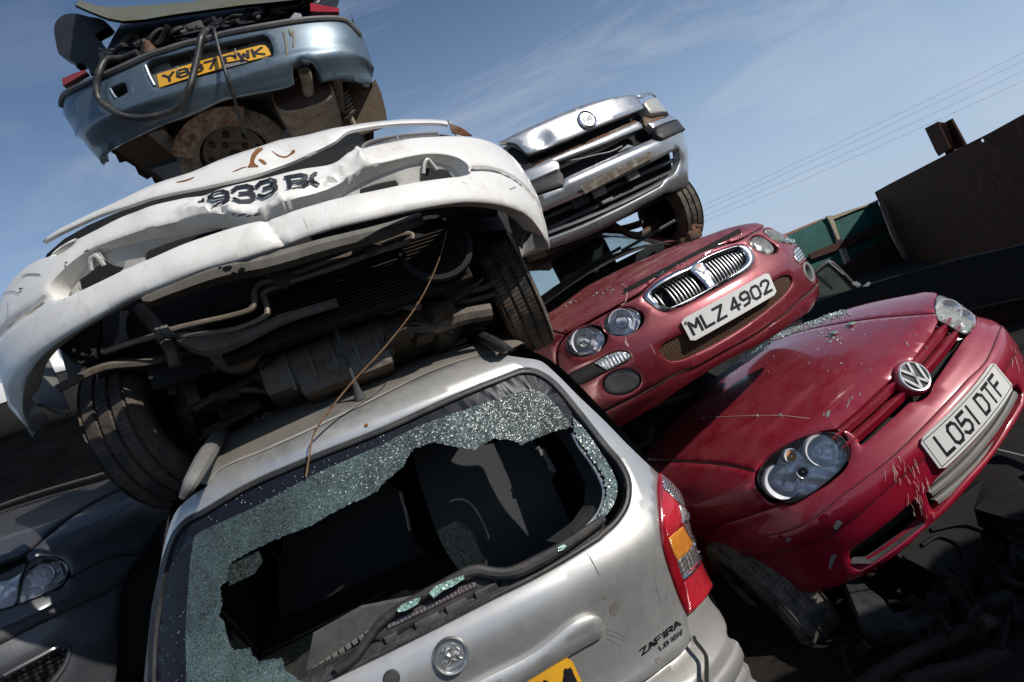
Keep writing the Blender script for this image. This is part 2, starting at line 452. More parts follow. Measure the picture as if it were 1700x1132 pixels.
M['lens_hazy'] = glass('hazy lamp lens', (.93, .94, .93), .7, .18, .55, (.52, .53, .50))
M['window'] = glass('window glass', (.75, .86, .83), .8, .02, .14, (.30, .30, .28))
M['amber'] = plain('amber plastic', (.72, .25, .02), .2, 0, .15, 30, .1, coat=1.)
M['redlens'] = plain('red lamp plastic', (.52, .010, .018), .16, 0, .12, 30, .1, coat=1.)
M['redlens2'] = plain('dark red lamp plastic', (.24, .006, .012), .16, 0, .12, 30, .1, coat=1.)
M['clearlens'] = plain('silvered lamp plastic', (.62, .62, .62), .14, .6, .2, 60, .15, coat=1.)
M['plate_white'] = plain('white number plate', (.70, .69, .65), .35, 0, .05, 6, .22, (.42, .37, .29), .04, coat=.3)
M['plate_yellow'] = plain('yellow number plate', (.72, .36, .02), .38, 0, .06, 6, .25, (.30, .19, .06), .04, coat=.2)
M['ink'] = plain('black plate ink', (.012, .012, .016), .4, 0, .2, 30, .12, bmp=.03)
M['tyre'] = rubber('worn tyre rubber')
M['tyre_muddy'] = rubber('muddy tyre rubber', dust=.9, dustcol=(.22, .165, .115), red=.8)
M['tyre_brown'] = rubber('dusty tyre rubber', dust=.85, dustcol=(.26, .21, .155))
M['tyre_inner'] = rubber('mud stained tyre rubber', dust=.6, dustcol=(.20, .145, .10))
M['tyre_dark'] = rubber('black tyre rubber', dust=.30, dustcol=(.12, .09, .07))
M['steel'] = rust('grimy steel', amount=.45, c_=(.085, .072, .06), a=(.15, .07, .04))
M['rusty'] = rust('rusty steel', amount=.75)
M['exhaust'] = rust('dusty exhaust steel', (.17, .11, .075), (.12, .09, .07), (.27, .225, .175), .35, 6)
M['oily'] = rust('oily cast metal', (.08, .05, .032), (.03, .025, .02), (.052, .044, .036), .5, 11, .6, .3)
M['oily2'] = rust('dirty aluminium casting', (.16, .12, .085), (.07, .058, .046), (.15, .13, .11), .45, 10, .55, .4)
M['pipe'] = plain('pale alloy pipe', (.20, .165, .125), .5, .5, .3, 18, .5)
M['hose'] = plain('black rubber hose', (.022, .021, .02), .42, 0, .3, 30, .5, (.14, .12, .10))
M['wallplate'] = rust('dark brown steel plate', (.13, .048, .020), (.030, .013, .008), (.055, .023, .013), .5, 2.6, .9, 0.)
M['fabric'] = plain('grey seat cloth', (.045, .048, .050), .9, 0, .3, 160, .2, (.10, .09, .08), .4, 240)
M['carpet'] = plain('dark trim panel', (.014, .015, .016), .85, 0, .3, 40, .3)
M['liner'] = plain('pale pillar trim', (.22, .22, .21), .7, 0, .1, 10, .3)
M['crazed'] = crazed('crazed safety glass')
M['crumb'] = plain('broken glass crumbs', (.42, .58, .55), .12, 0, .4, 90, .1, spec=.9, coat=1.)
# ---------------------------------------------------------------- objects
def tag(o, label=None, cat=None, group=None, kind=None):
    if label: o['label'] = label
    if cat: o['category'] = cat
    if group: o['group'] = group
    if kind: o['kind'] = kind
    return o


def thing(name, label, cat, car=None, loc=None, group=None):
    o = bpy.data.objects.new(name, None); COL.objects.link(o); o.empty_display_size = .1
    if car is not None:
        R, t = car.R, car.t
        o.matrix_world = Matrix(((*R[0], t[0]), (*R[1], t[1]), (*R[2], t[2]), (0, 0, 0, 1)))
    elif loc is not None:
        o.location = loc
    return tag(o, label, cat, group)


def mesh(name, V, F, mat, parent=None, smooth=True, sharp=None, uv=None):
    me = bpy.data.meshes.new(name)
    me.from_pydata([tuple(map(float, v)) for v in V], [], [tuple(int(i) for i in f) for f in F])
    if smooth:
        me.polygons.foreach_set('use_smooth', [True] * len(me.polygons))
    if sharp is not None:
        me.set_sharp_from_angle(angle=R_(sharp))
    if uv is not None:
        l = me.uv_layers.new(name='UVMap')
        idx = np.zeros(len(me.loops), int); me.loops.foreach_get('vertex_index', idx)
        l.data.foreach_set('uv', np.array(uv, float)[idx].ravel())
    for m in (mat if isinstance(mat, (list, tuple)) else [mat]):
        me.materials.append(m)
    me.validate()
    o = bpy.data.objects.new(name, me); COL.objects.link(o)
    if parent is not None:
        o.parent = parent
    return o


class MB:
    """collects shapes and links them as one mesh object"""
    def __init__(self):
        self.V = []; self.F = []

    def add(self, V, F):
        b = len(self.V); self.V += [np.array(v, float) for v in V]; self.F += [[i + b for i in f] for f in F]; return self

    def box(self, c, size, ax=None, bev=0.0):
        c = np.array(c, float); s = np.array(size, float) / 2
        A = np.eye(3) if ax is None else np.array(ax, float)     # rows: axes
        if bev <= 0:
            V = [c + A.T @ (s * np.array(k)) for k in ((-1, -1, -1), (1, -1, -1), (1, 1, -1), (-1, 1, -1), (-1, -1, 1), (1, -1, 1), (1, 1, 1), (-1, 1, 1))]
            return self.add(V, [(0, 3, 2, 1), (4, 5, 6, 7), (0, 1, 5, 4), (1, 2, 6, 5), (2, 3, 7, 6), (3, 0, 4, 7)])
        bm = bmesh.new(); bmesh.ops.create_cube(bm, size=1)
        for v in bm.verts:
            v.co = Vector((v.co.x * s[0] * 2, v.co.y * s[1] * 2, v.co.z * s[2] * 2))
        bmesh.ops.bevel(bm, geom=bm.edges[:], offset=min(bev, min(s) * .9), segments=2, affect='EDGES', profile=.6)
        bm.verts.index_update()
        V = [c + A.T @ np.array(v.co) for v in bm.verts]; F = [[v.index for v in f.verts] for f in bm.faces]
        bm.free(); return self.add(V, F)

    def beam(self, p, q, w, h, up=(0, 0, 1), bev=0.0):
        p = np.array(p, float); q = np.array(q, float); d = q - p; Ln = np.linalg.norm(d); d /= Ln
        u = np.array(up, float); x = np.cross(d, u); x /= np.linalg.norm(x) + 1e-9; u = np.cross(x, d)
        return self.box((p + q) / 2, (w, Ln, h), (x, d, u), bev)

    def tube(self, P, r, n=10, closed=False, caps=True, dense=6):
        P = cr(P, dense, closed) if len(P) > 2 else [np.array(p, float) for p in P]
        N = len(P); rr = r if hasattr(r, '__len__') else None
        V = []; F = []; ref = None
        for i in range(N):
            a = P[i - 1] if (i > 0 or closed) else P[i]; b = P[(i + 1) % N] if (i < N - 1 or closed) else P[i]
            d = b - a; d /= np.linalg.norm(d) + 1e-12
            if ref is None:
                ref = np.cross(d, (0, 0, 1)); ref = np.cross(d, (0, 1, 0)) if np.linalg.norm(ref) < .1 else ref
            ref = ref - d * (ref @ d); ref /= np.linalg.norm(ref) + 1e-12; b2 = np.cross(d, ref)
            ra = np.interp(i / max(N - 1, 1), np.linspace(0, 1, len(rr)), rr) if rr is not None else r
            for k in range(n):
                t = 2 * math.pi * k / n; V.append(P[i] + ra * (math.cos(t) * ref + math.sin(t) * b2))
        M = N if closed else N - 1
        for i in range(M):
            for k in range(n):
                j = (i + 1) % N; F.append((i * n + k, i * n + (k + 1) % n, j * n + (k + 1) % n, j * n + k))
        if caps and not closed:
            F.append(tuple(range(n))[::-1]); F.append(tuple((N - 1) * n + k for k in range(n)))
        return self.add(V, F)

    def lathe(self, prof, c=(0, 0, 0), ax=(0, 0, 1), n=48, closed=False):
        """prof: (radius, height along axis)"""
        a = np.array(ax, float); a /= np.linalg.norm(a)
        u = np.cross(a, (0, 0, 1)); u = np.cross(a, (0, 1, 0)) if np.linalg.norm(u) < .2 else u; u /= np.linalg.norm(u); w = np.cross(a, u)
        c = np.array(c, float); V = []; F = []; m = len(prof)
        for k in range(n):
            t = 2 * math.pi * k / n; e = math.cos(t) * u + math.sin(t) * w
            V += [c + r * e + h * a for r, h in prof]
        for k in range(n):
            k2 = (k + 1) % n
            for i in range(m if closed else m - 1):
                j = (i + 1) % m; F.append((k * m + i, k * m + j, k2 * m + j, k2 * m + i))
        return self.add(V, F)

    def loft(self, rows, closed=False):
        m = len(rows[0]); b = []; F = []
        for r in rows: b += list(r)
        for i in range(len(rows) - 1):
            for k in range(m if closed else m - 1):
                k2 = (k + 1) % m; F.append((i * m + k, i * m + k2, (i + 1) * m + k2, (i + 1) * m + k))
        return self.add(b, F)

    def poly(self, P, th, n=None):
        """flat plate with an outline in 3D, given thickness along its normal"""
        P = [np.array(p, float) for p in P]
        if n is None:
            n = np.zeros(3)
            for i in range(len(P)): n += np.cross(P[i], P[(i + 1) % len(P)])
            n = n / (np.linalg.norm(n) + 1e-12)
        n = np.array(n, float); k = len(P)
        u = P[1] - P[0]; u -= n * (u @ n); u /= np.linalg.norm(u); v = np.cross(n, u)
        r = delaunay_2d_cdt([Vector((float(p @ u), float(p @ v))) for p in P], [(i, (i + 1) % k) for i in range(k)], [], 0, 1e-7)
        uv2 = np.array([(p @ u, p @ v) for p in P]); T = []
        pl = [(q.x, q.y) for q in r[0]]
        if len(pl) != k:
            T = [list(range(k))]
        else:
            mp_ = [int(np.argmin(((uv2 - np.array(q)) ** 2).sum(1))) for q in pl]
            for f in r[2]:
                c = np.mean([uv2[mp_[i]] for i in f], axis=0)
                if inside(c[None], [uv2])[0]: T.append([mp_[i] for i in f])
        F = [list(t) for t in T] + [[i + k for i in t[::-1]] for t in T] + [(i, i + k, (i + 1) % k + k, (i + 1) % k) for i in range(k)]
        return self.add([p for p in P] + [p - n * th for p in P], F)

    def build(self, name, mat, parent=None, smooth=True, sharp=35):
        return mesh(name, self.V, self.F, mat, parent, smooth, sharp)


def inside(Q, loops):
    Q = np.asarray(Q, float); res = np.zeros(len(Q), bool)
    for P in loops:
        P = np.asarray(P, float); a = P; b = np.roll(P, -1, 0)
        for (x1, y1), (x2, y2) in zip(a, b):
            c = ((y1 > Q[:, 1]) != (y2 > Q[:, 1]))
            if c.any():
                xi = (x2 - x1) * (Q[:, 1] - y1) / (y2 - y1 + 1e-15) + x1
                res ^= c & (Q[:, 0] < xi)
    return res


def shrink(P, d):
    """move a closed 2D loop to its left by d"""
    P = np.asarray(P, float); a = np.roll(P, 1, 0); b = np.roll(P, -1, 0)
    e1 = P - a; e2 = b - P
    n1 = np.c_[-e1[:, 1], e1[:, 0]] / (np.linalg.norm(e1, axis=1)[:, None] + 1e-9)
    n2 = np.c_[-e2[:, 1], e2[:, 0]] / (np.linalg.norm(e2, axis=1)[:, None] + 1e-9)
    n = n1 + n2; n /= np.maximum((np.linalg.norm(n, axis=1) ** 2)[:, None] / 2, .5)
    return P + n * d


def area(P):
    P = np.asarray(P); return .5 * np.sum(P[:, 0] * np.roll(P[:, 1], -1) - np.roll(P[:, 0], -1) * P[:, 1])


def cdt(loops, res):
    """loops of 2D points (first outer, ccw; rest holes, cw) -> points, triangles, loop index ranges"""
    pts = []; ed = []
    for P in loops:
        b = len(pts); k = len(P); pts += [tuple(p) for p in P]; ed += [(b + i, b + (i + 1) % k) for i in range(k)]
    B = np.array(pts)
    lo, hi = B.min(0), B.max(0)
    gx = np.arange(lo[0], hi[0], res); gy = np.arange(lo[1], hi[1], res * .866)
    G = np.array([(x + (res / 2 if j % 2 else 0), y) for j, y in enumerate(gy) for x in gx]) if len(gx) * len(gy) else np.zeros((0, 2))
    if len(G):
        G = G[inside(G, loops)]
    if len(G):
        keep = np.ones(len(G), bool)
        for i in range(0, len(G), 2000):
            dd = ((G[i:i + 2000, None] - B[None]) ** 2).sum(-1).min(1); keep[i:i + 2000] = dd > (res * .55) ** 2
        G = G[keep]
    allp = np.vstack([B, G]) if len(G) else B
    r = delaunay_2d_cdt([Vector((float(a), float(b))) for a, b in allp], ed, [], 0, 1e-9)
    Q = np.array([(v.x, v.y) for v in r[0]]); orig = {}
    for i, l in enumerate(r[3]):
        for k in l: orig[k] = i
    T = [f for f in r[2]]
    c = np.array([Q[list(f)].mean(0) for f in T])
    ok = inside(c, loops)
    T = [t for t, k in zip(T, ok) if k]
    T = [t if area(Q[list(t)]) > 0 else t[::-1] for t in T]
    return Q, T, [orig.get(i, 0) for i in range(len(B))]


def loops_ts(surf, outline, holes, edge, step):
    k = 1.15
    res = []
    for j, P in enumerate([outline] + list(holes)):
        if len(P[0]) == 3 and P[0][0] == 'p':
            q = np.array([(p[1], p[2]) for p in P], float)
        else:
            q = surf.inv(resample(P, step))
        q = q * np.array([k, 1.])
        # drop repeats
        o = [q[0]]
        for p in q[1:]:
            if np.linalg.norm(p - o[-1]) > .0015: o.append(p)
        if np.linalg.norm(o[0] - o[-1]) < .0015: o.pop()
        q = np.array(o)
        if (area(q) > 0) != (j == 0): q = q[::-1]
        res.append(q)
    return res, np.array([k, 1.])


def panel(name, surf, outline, mat, parent, holes=(), off=0., th=.012, res=.03, edge=.003, step=5., disp=None, uvpx=False):
    """sheet-metal panel: an outline on a body surface, with rounded, turned-in edges"""
    loops, sc = loops_ts(surf, outline, holes, edge, step)
    inn = [shrink(q, edge) for q in loops] if edge > 0 else loops
    Q, T, bidx = cdt(inn, res)
    ts = Q / sc
    N = surf.nrm(ts[:, 0], ts[:, 1])
    P = surf.ev(ts[:, 0], ts[:, 1]) + N * off
    if disp is not None:
        P = P + N * np.asarray(disp(P))[:, None]
    V = [p for p in P]; F = [list(t) for t in T]
    if th > 0:
        i0 = 0
        for q in loops:
            m = len(q); ts2 = q / sc; N2 = surf.nrm(ts2[:, 0], ts2[:, 1]); P2 = surf.ev(ts2[:, 0], ts2[:, 1])
            if disp is not None:
                P2 = P2 + N2 * np.asarray(disp(P2 + N2 * off))[:, None]
            top = [bidx[i0 + i] for i in range(m)]
            b = len(V); V += [p for p in P2 + N2 * (off - edge * .8)]
            c = len(V); V += [p for p in P2 + N2 * (off - th)]
            for i in range(m):
                j = (i + 1) % m
                F.append((top[j], top[i], b + i, b + j)); F.append((b + j, b + i, c + i, c + j))
            i0 += m
    return mesh(name, V, F, mat, parent, True, 50)


def seam(surf, line, mat, parent, name='shut_line', w=.006, off=.0008, depth=None, step=4.):
    """dark joint strip lying on a surface"""
    P = cr(line, 8) if len(line) > 2 else line
    q = surf.inv(resample(P, step, closed=False))
    ts = np.array(q); C = surf.ev(ts[:, 0], ts[:, 1]); N = surf.nrm(ts[:, 0], ts[:, 1])
    d = np.gradient(C, axis=0); d /= np.linalg.norm(d, axis=1)[:, None] + 1e-12
    sd = np.cross(d, N); n = len(C)
    ww = np.full(n, w / 2); ww[0] = ww[-1] = w * .15
    A = C + sd * ww[:, None] + N * off; Bp = C - sd * ww[:, None] + N * off
    V = list(A) + list(Bp) ; F = [(i, i + 1, n + i + 1, n + i) for i in range(n - 1)]
    return mesh(name, V, F, mat, parent)


def decal(name, surf, outline, mat, parent, off=.0015, res=.02, step=3., disp=None):
    return panel(name, surf, outline, mat, parent, off=off, th=0, edge=0, res=res, step=step, disp=disp)


def bead(surf, line, r, mat, parent, name='trim', off=0., n=8, closed=False, step=8.):
    P = cr(line, 6, closed)
    q = surf.inv(resample(P, step, closed=closed)); C = surf.ev(q[:, 0], q[:, 1]) + surf.nrm(q[:, 0], q[:, 1]) * off
    m = MB(); m.tube(list(C), r, n, closed, dense=1)
    return m.build(name, mat, parent)


# stroke lettering: polylines in a 1 x 1.6 box
GL = {
 'M': [[(0, 0), (0, 1.6), (.5, .7), (1, 1.6), (1, 0)]], 'L': [[(0, 1.6), (0, 0), (.95, 0)]], 'Z': [[(0, 1.6), (1, 1.6), (0, 0), (1, 0)]],
 '4': [[(.75, 0), (.75, 1.6), (0, .45), (1.05, .45)]], '9': [[(.15, 0), (.7, .05), (1, .5), (1, 1.3), (.75, 1.6), (.25, 1.6), (0, 1.3), (0, 1.0), (.25, .72), (1, .72)]],
 '0': [[(.25, 0), (.75, 0), (1, .3), (1, 1.3), (.75, 1.6), (.25, 1.6), (0, 1.3), (0, .3), (.25, 0), (.4, 0)]],
 'O': [[(.25, 0), (.75, 0), (1, .3), (1, 1.3), (.75, 1.6), (.25, 1.6), (0, 1.3), (0, .3), (.25, 0), (.4, 0)]],
 '2': [[(0, 1.25), (.05, 1.45), (.3, 1.6), (.7, 1.6), (1, 1.35), (1, 1.0), (0, 0), (1.02, 0)]], '1': [[(.5, 0), (.5, 1.6)]],
 'I': [[(.5, 0), (.5, 1.6)]],
 '5': [[(.95, 1.6), (.08, 1.6), (.02, .85), (.7, .95), (1, .7), (1, .3), (.75, 0), (.25, 0), (0, .25)]],
 'D': [[(0, 0), (0, 1.6), (.65, 1.6), (1, 1.25), (1, .35), (.65, 0), (0, 0), (0, .2)]], 'T': [[(0, 1.6), (1, 1.6)], [(.5, 1.6), (.5, 0)]],
 'F': [[(0, 0), (0, 1.6), (.95, 1.6)], [(0, .85), (.8, .85)]], 'Y': [[(0, 1.6), (.5, .8), (1, 1.6)], [(.5, .8), (.5, 0)]],
 '8': [[(.25, 0), (.75, 0), (1, .25), (1, .6), (.75, .85), (.25, .85), (0, 1.05), (0, 1.35), (.25, 1.6), (.75, 1.6), (1, 1.35), (1, 1.05), (.75, .85), (.25, .85), (0, .6), (0, .25), (.25, 0), (.4, 0)]],
 '7': [[(0, 1.6), (1, 1.6), (.35, 0)]], 'W': [[(0, 1.6), (.2, 0), (.5, 1.2), (.8, 0), (1, 1.6)]], 'K': [[(0, 0), (0, 1.6)], [(1, 1.6), (.05, .75), (1, 0)]],
 '3': [[(0, 1.3), (.25, 1.6), (.75, 1.6), (1, 1.35), (1, 1.05), (.75, .85), (.35, .85), (.75, .85), (1, .6), (1, .25), (.75, 0), (.25, 0), (0, .3)]],
 'B': [[(0, 0), (0, 1.6), (.7, 1.6), (.95, 1.4), (.95, 1.05), (.7, .85), (0, .85), (.7, .85), (1, .62), (1, .25), (.75, 0), (0, 0), (0, .2)], [(-.12, 1.6), (.2, 1.6)], [(-.12, 0), (.2, 0)]],
 'G': [[(1, 1.3), (.75, 1.6), (.25, 1.6), (0, 1.3), (0, .3), (.25, 0), (.75, 0), (1, .3), (1, .75), (.6, .75)]],
 'C': [[(1, 1.3), (.75, 1.6), (.25, 1.6), (0, 1.3), (0, .3), (.25, 0), (.75, 0), (1, .3)]],
 'N': [[(0, 0), (0, 1.6), (1, 0), (1, 1.6)]], '.': [[(.5, 0), (.5, .15)]], 'A': [[(0, 0), (.5, 1.6), (1, 0)], [(.2, .5), (.8, .5)]], 'R': [[(0, 0), (0, 1.6), (.75, 1.6), (1, 1.35), (1, 1.0), (.75, .75), (0, .75)], [(.5, .75), (1, 0)]],
 '6': [[(.95, 1.4), (.7, 1.6), (.25, 1.6), (0, 1.3), (0, .25), (.25, 0), (.75, 0), (1, .25), (1, .65), (.75, .9), (0, .9)]], 'V': [[(0, 1.6), (.5, 0), (1, 1.6)]],
 's': [[(.9, .95), (.3, 1.05), (.05, .8), (.9, .35), (.7, .02), (.05, .1)]], 'p': [[(.1, -.5), (.1, 1)], [(.1, .8), (.6, 1.05), (.95, .75), (.95, .3), (.6, 0), (.1, .2)]],
 'a': [[(.9, 0), (.9, 1)], [(.9, .8), (.4, 1.05), (.05, .75), (.05, .3), (.4, 0), (.9, .25)]], 'r': [[(.1, 0), (.1, 1)], [(.1, .7), (.5, 1.02), (.85, .95)]],
 'c': [[(.9, .8), (.5, 1.05), (.05, .75), (.05, .3), (.5, 0), (.9, .2)]], 'o': [[(.5, 0), (.9, .25), (.9, .8), (.5, 1.05), (.1, .8), (.1, .25), (.5, 0), (.6, .03)]],
}


def strokes(text, w=.30, gap=.45, space=.7, wide=1.0, sub=.35):
    """-> list of quads in text space (height 0..1.6), total width"""
    out = []; x = 0
    for ch in text:
        if ch == ' ':
            x += space; continue
        g = GL[ch]; adv = wide * (.42 if ch in '1I.' else 1.0)
        sh = -.5 * wide + .21 * wide if ch in '1I.' else 0
        for pl in g:
            P = [np.array((x + p[0] * wide + sh, w / 2 + p[1] * (1.6 - w) / 1.6)) for p in pl]
            n = len(P)
            for i in range(n - 1):
                d = P[i + 1] - P[i]; Ln = np.linalg.norm(d)
                if Ln < 1e-6: continue
                d /= Ln; nn = np.array((-d[1], d[0])) * w / 2
                a = P[i] - d * (w * .5 if i == 0 and len(pl) < 99 else w * .36); b = P[i + 1] + d * (w * .5 if i == n - 2 else w * .36)
                k = max(1, int(Ln / sub))
                for j in range(k):
                    A = a + (b - a) * j / k; Bq = a + (b - a) * (j + 1) / k
                    out.append((A - nn, Bq - nn, Bq + nn, A + nn))
        x += adv + gap
    return out, x - gap


def lettering(name, text, fmap, mat, parent, w=.30, gap=.45, space=.7, wide=1.0, skip=None, sub=.35):
    """fmap((u, v)) with u, v in 0..1 -> 3D point"""
    Q, tw = strokes(text, w, gap, space, wide, sub)
    V = []; F = []; z = 0
    for q in Q:
        if skip is not None and skip(np.mean(q, axis=0) / np.array([tw, 1.6])): continue
        b = len(V); V += [fmap(p[0] / tw, p[1] / 1.6, z) for p in q]; F.append((b, b + 1, b + 2, b + 3)); z = (z + 1) % 40
    return mesh(name, V, F, mat, parent, smooth=False)


def plate_thing(name, car, C, text, mat_face, mat_ink, parent, bow=0., th=.004, off=.002, margin=(.045, .15), gap=.45, space=.8, w=.26, frame=None, skip=None, clip=None, step=None):
    """number plate as a part: C = corners TL, TR, BR, BL in car space"""
    TL, TR, BR, BL = [np.array(c, float) for c in C]
    n = np.cross(TR - TL, TL - BL); n /= np.linalg.norm(n)          # towards -y
    if n[1] > 0: n = -n

    def P(u, v, o=0.):
        p = BL * (1 - u) * (1 - v) + BR * u * (1 - v) + TR * u * v + TL * (1 - u) * v
        return p + n * (o + bow * (1 - (2 * u - 1) ** 2))
    N = 24; rows_f = []; m = MB(); rr = .035
    us = list(np.linspace(0, 1, N + 1)); V = []; F = []
    ar = np.linalg.norm(TR - TL) / np.linalg.norm(TL - BL); cr_ = .10
    for k, u in enumerate(us):
        e = min(u, 1 - u) * ar
        h = cr_ - math.sqrt(max(cr_ ** 2 - (cr_ - e) ** 2, 0)) if e < cr_ else 0
        V += [P(u, h, th), P(u, 1 - h, th), P(u, h, 0), P(u, 1 - h, 0)]
    for k in range(N):
        a = 4 * k; b = a + 4
        F += [(a, b, b + 1, a + 1), (b + 2, a + 2, a + 3, b + 3), (a + 1, b + 1, b + 3, a + 3), (a + 2, b + 2, b, a)]
    F += [(0, 1, 3, 2), (4 * N + 1, 4 * N, 4 * N + 2, 4 * N + 3)]
    pl = mesh(name, V, F, mat_face, parent, True, 40)
    mu_, mv = margin
    lettering('lettering', text, lambda u, v, z: P(mu_ + u * (1 - 2 * mu_), mv + v * (1 - 2 * mv), th + .0006 + z * 5e-6), mat_ink, pl, w, gap, space, skip=skip)
    if frame:
        f = MB(); e = frame
        for (u0, v0, u1, v1) in ((e, e * ar, 1 - e, e * ar), (e, 1 - e * ar, 1 - e, 1 - e * ar)):
            m2 = 20
            V = []; F = []
            for k in range(m2 + 1):
                u = u0 + (u1 - u0) * k / m2; V += [P(u, v0 - .012, th + .0005), P(u, v0 + .012, th + .0005)]
            F = [(2 * k, 2 * k + 2, 2 * k + 3, 2 * k + 1) for k in range(m2)]; f.add(V, F)
        for u in (e, 1 - e):
            f.add([P(u - .0025, e * ar, th + .0005), P(u + .0025, e * ar, th + .0005), P(u + .0025, 1 - e * ar, th + .0005), P(u - .0025, 1 - e * ar, th + .0005)], [(0, 1, 2, 3)])
        f.build('border_line', mat_ink, pl, False, None)
    return pl, P


def tyre(parent, c, ax, R=.29, w=.18, rim=.18, name='wheel', mt=None, mr=None, rimstyle='steel', grooves=4, face=1):
    """wheel = rim mesh with a tyre child; ax points outwards"""
    h = w / 2; T = []
    T += [(rim, -h * .82), (rim + .012, -h * .92), ((R + rim) / 2, -h * 1.06), (R - .035, -h * 1.02), (R - .012, -h * .93)]
    gp = np.linspace(-h * .78, h * .78, grooves)
    for g in gp:
        T += [(R, g - .0065), (R - .009, g - .004), (R - .009, g + .004), (R, g + .0065)]
    T += [(R - .012, h * .93), (R - .035, h * 1.02), ((R + rim) / 2, h * 1.06), (rim + .012, h * .92), (rim, h * .82)]
    T[5:5] = [(R - .003, -h * .86)]; T.insert(len(T) - 5, (R - .003, h * .86))
    m = MB(); m.lathe(T, c, ax, 72)
    n = len(T); uv = [(k / 72 * 40, i / (n - 1)) for k in range(72) for i in range(n)]
    rm = MB()
    prof = [(rim + .006, -h * .86), (rim, -h * .8), (rim - .012, -h * .74), (rim - .018, -h * .4), (rim - .03, 0), (rim - .02, h * .2), (rim - .022, h * .45), (rim * .8, h * .45), (rim * .62, h * .62), (rim * .4, h * .5), (rim * .33, h * .62), (rim * .2, h * .64), (.001, h * .62)] if rimstyle == 'steel' else \
        [(rim + .006, -h * .86), (rim - .012, -h * .74), (rim - .03, 0), (rim - .015, h * .6), (rim, h * .8)]
    rm.lathe(prof, c, ax, 48)
    if rimstyle == 'steel':
        a = np.array(ax, float); a /= np.linalg.norm(a); u = np.cross(a, (0, 0, 1)); u = u / np.linalg.norm(u) if np.linalg.norm(u) > .1 else np.array((1., 0, 0)); wv = np.cross(a, u)
    r_o = rm.build(name, mr, parent)
    t_o = mesh('tyre', m.V, m.F, mt, r_o, True, 40, uv=uv)
    return r_o
# ---------------------------------------------------------------- where each car lies in the heap
POSE = {
 'golf': Car([1.5844, 2.3763, 0.7697], [[0.9178, -0.2295, -0.324], [0.2862, 0.9481, 0.139], [0.2753, -0.2203, 0.9358]]),
 'rover': Car([0.9807, 2.7579, 1.4711], [[0.9547, -0.2743, -0.1154], [0.2734, 0.9616, -0.0239], [0.1175, -0.0087, 0.993]]),
 'zafira': Car([-0.4041, 1.5351, 0.9313], [[0.9688, -0.246, 0.029], [0.2477, 0.9612, -0.1218], [0.0021, 0.1252, 0.9921]]),
 'white': Car([-0.4428, 1.5117, 2.1906], [[0.9665, -0.2482, -0.0661], [0.2567, 0.942, 0.2164], [0.0085, -0.2261, 0.9741]]),
 'fiat': Car([0.8962, 3.339, 2.4085], [[0.9146, -0.3981, -0.0701], [0.3839, 0.9097, -0.1583], [0.1268, 0.1179, 0.9849]]),
 'blue': Car([-0.9082, 3.0088, 3.4878], [[0.9803, -0.1972, 0.0113], [0.1969, 0.9714, -0.1324], [0.0152, 0.132, 0.9911]]),
}
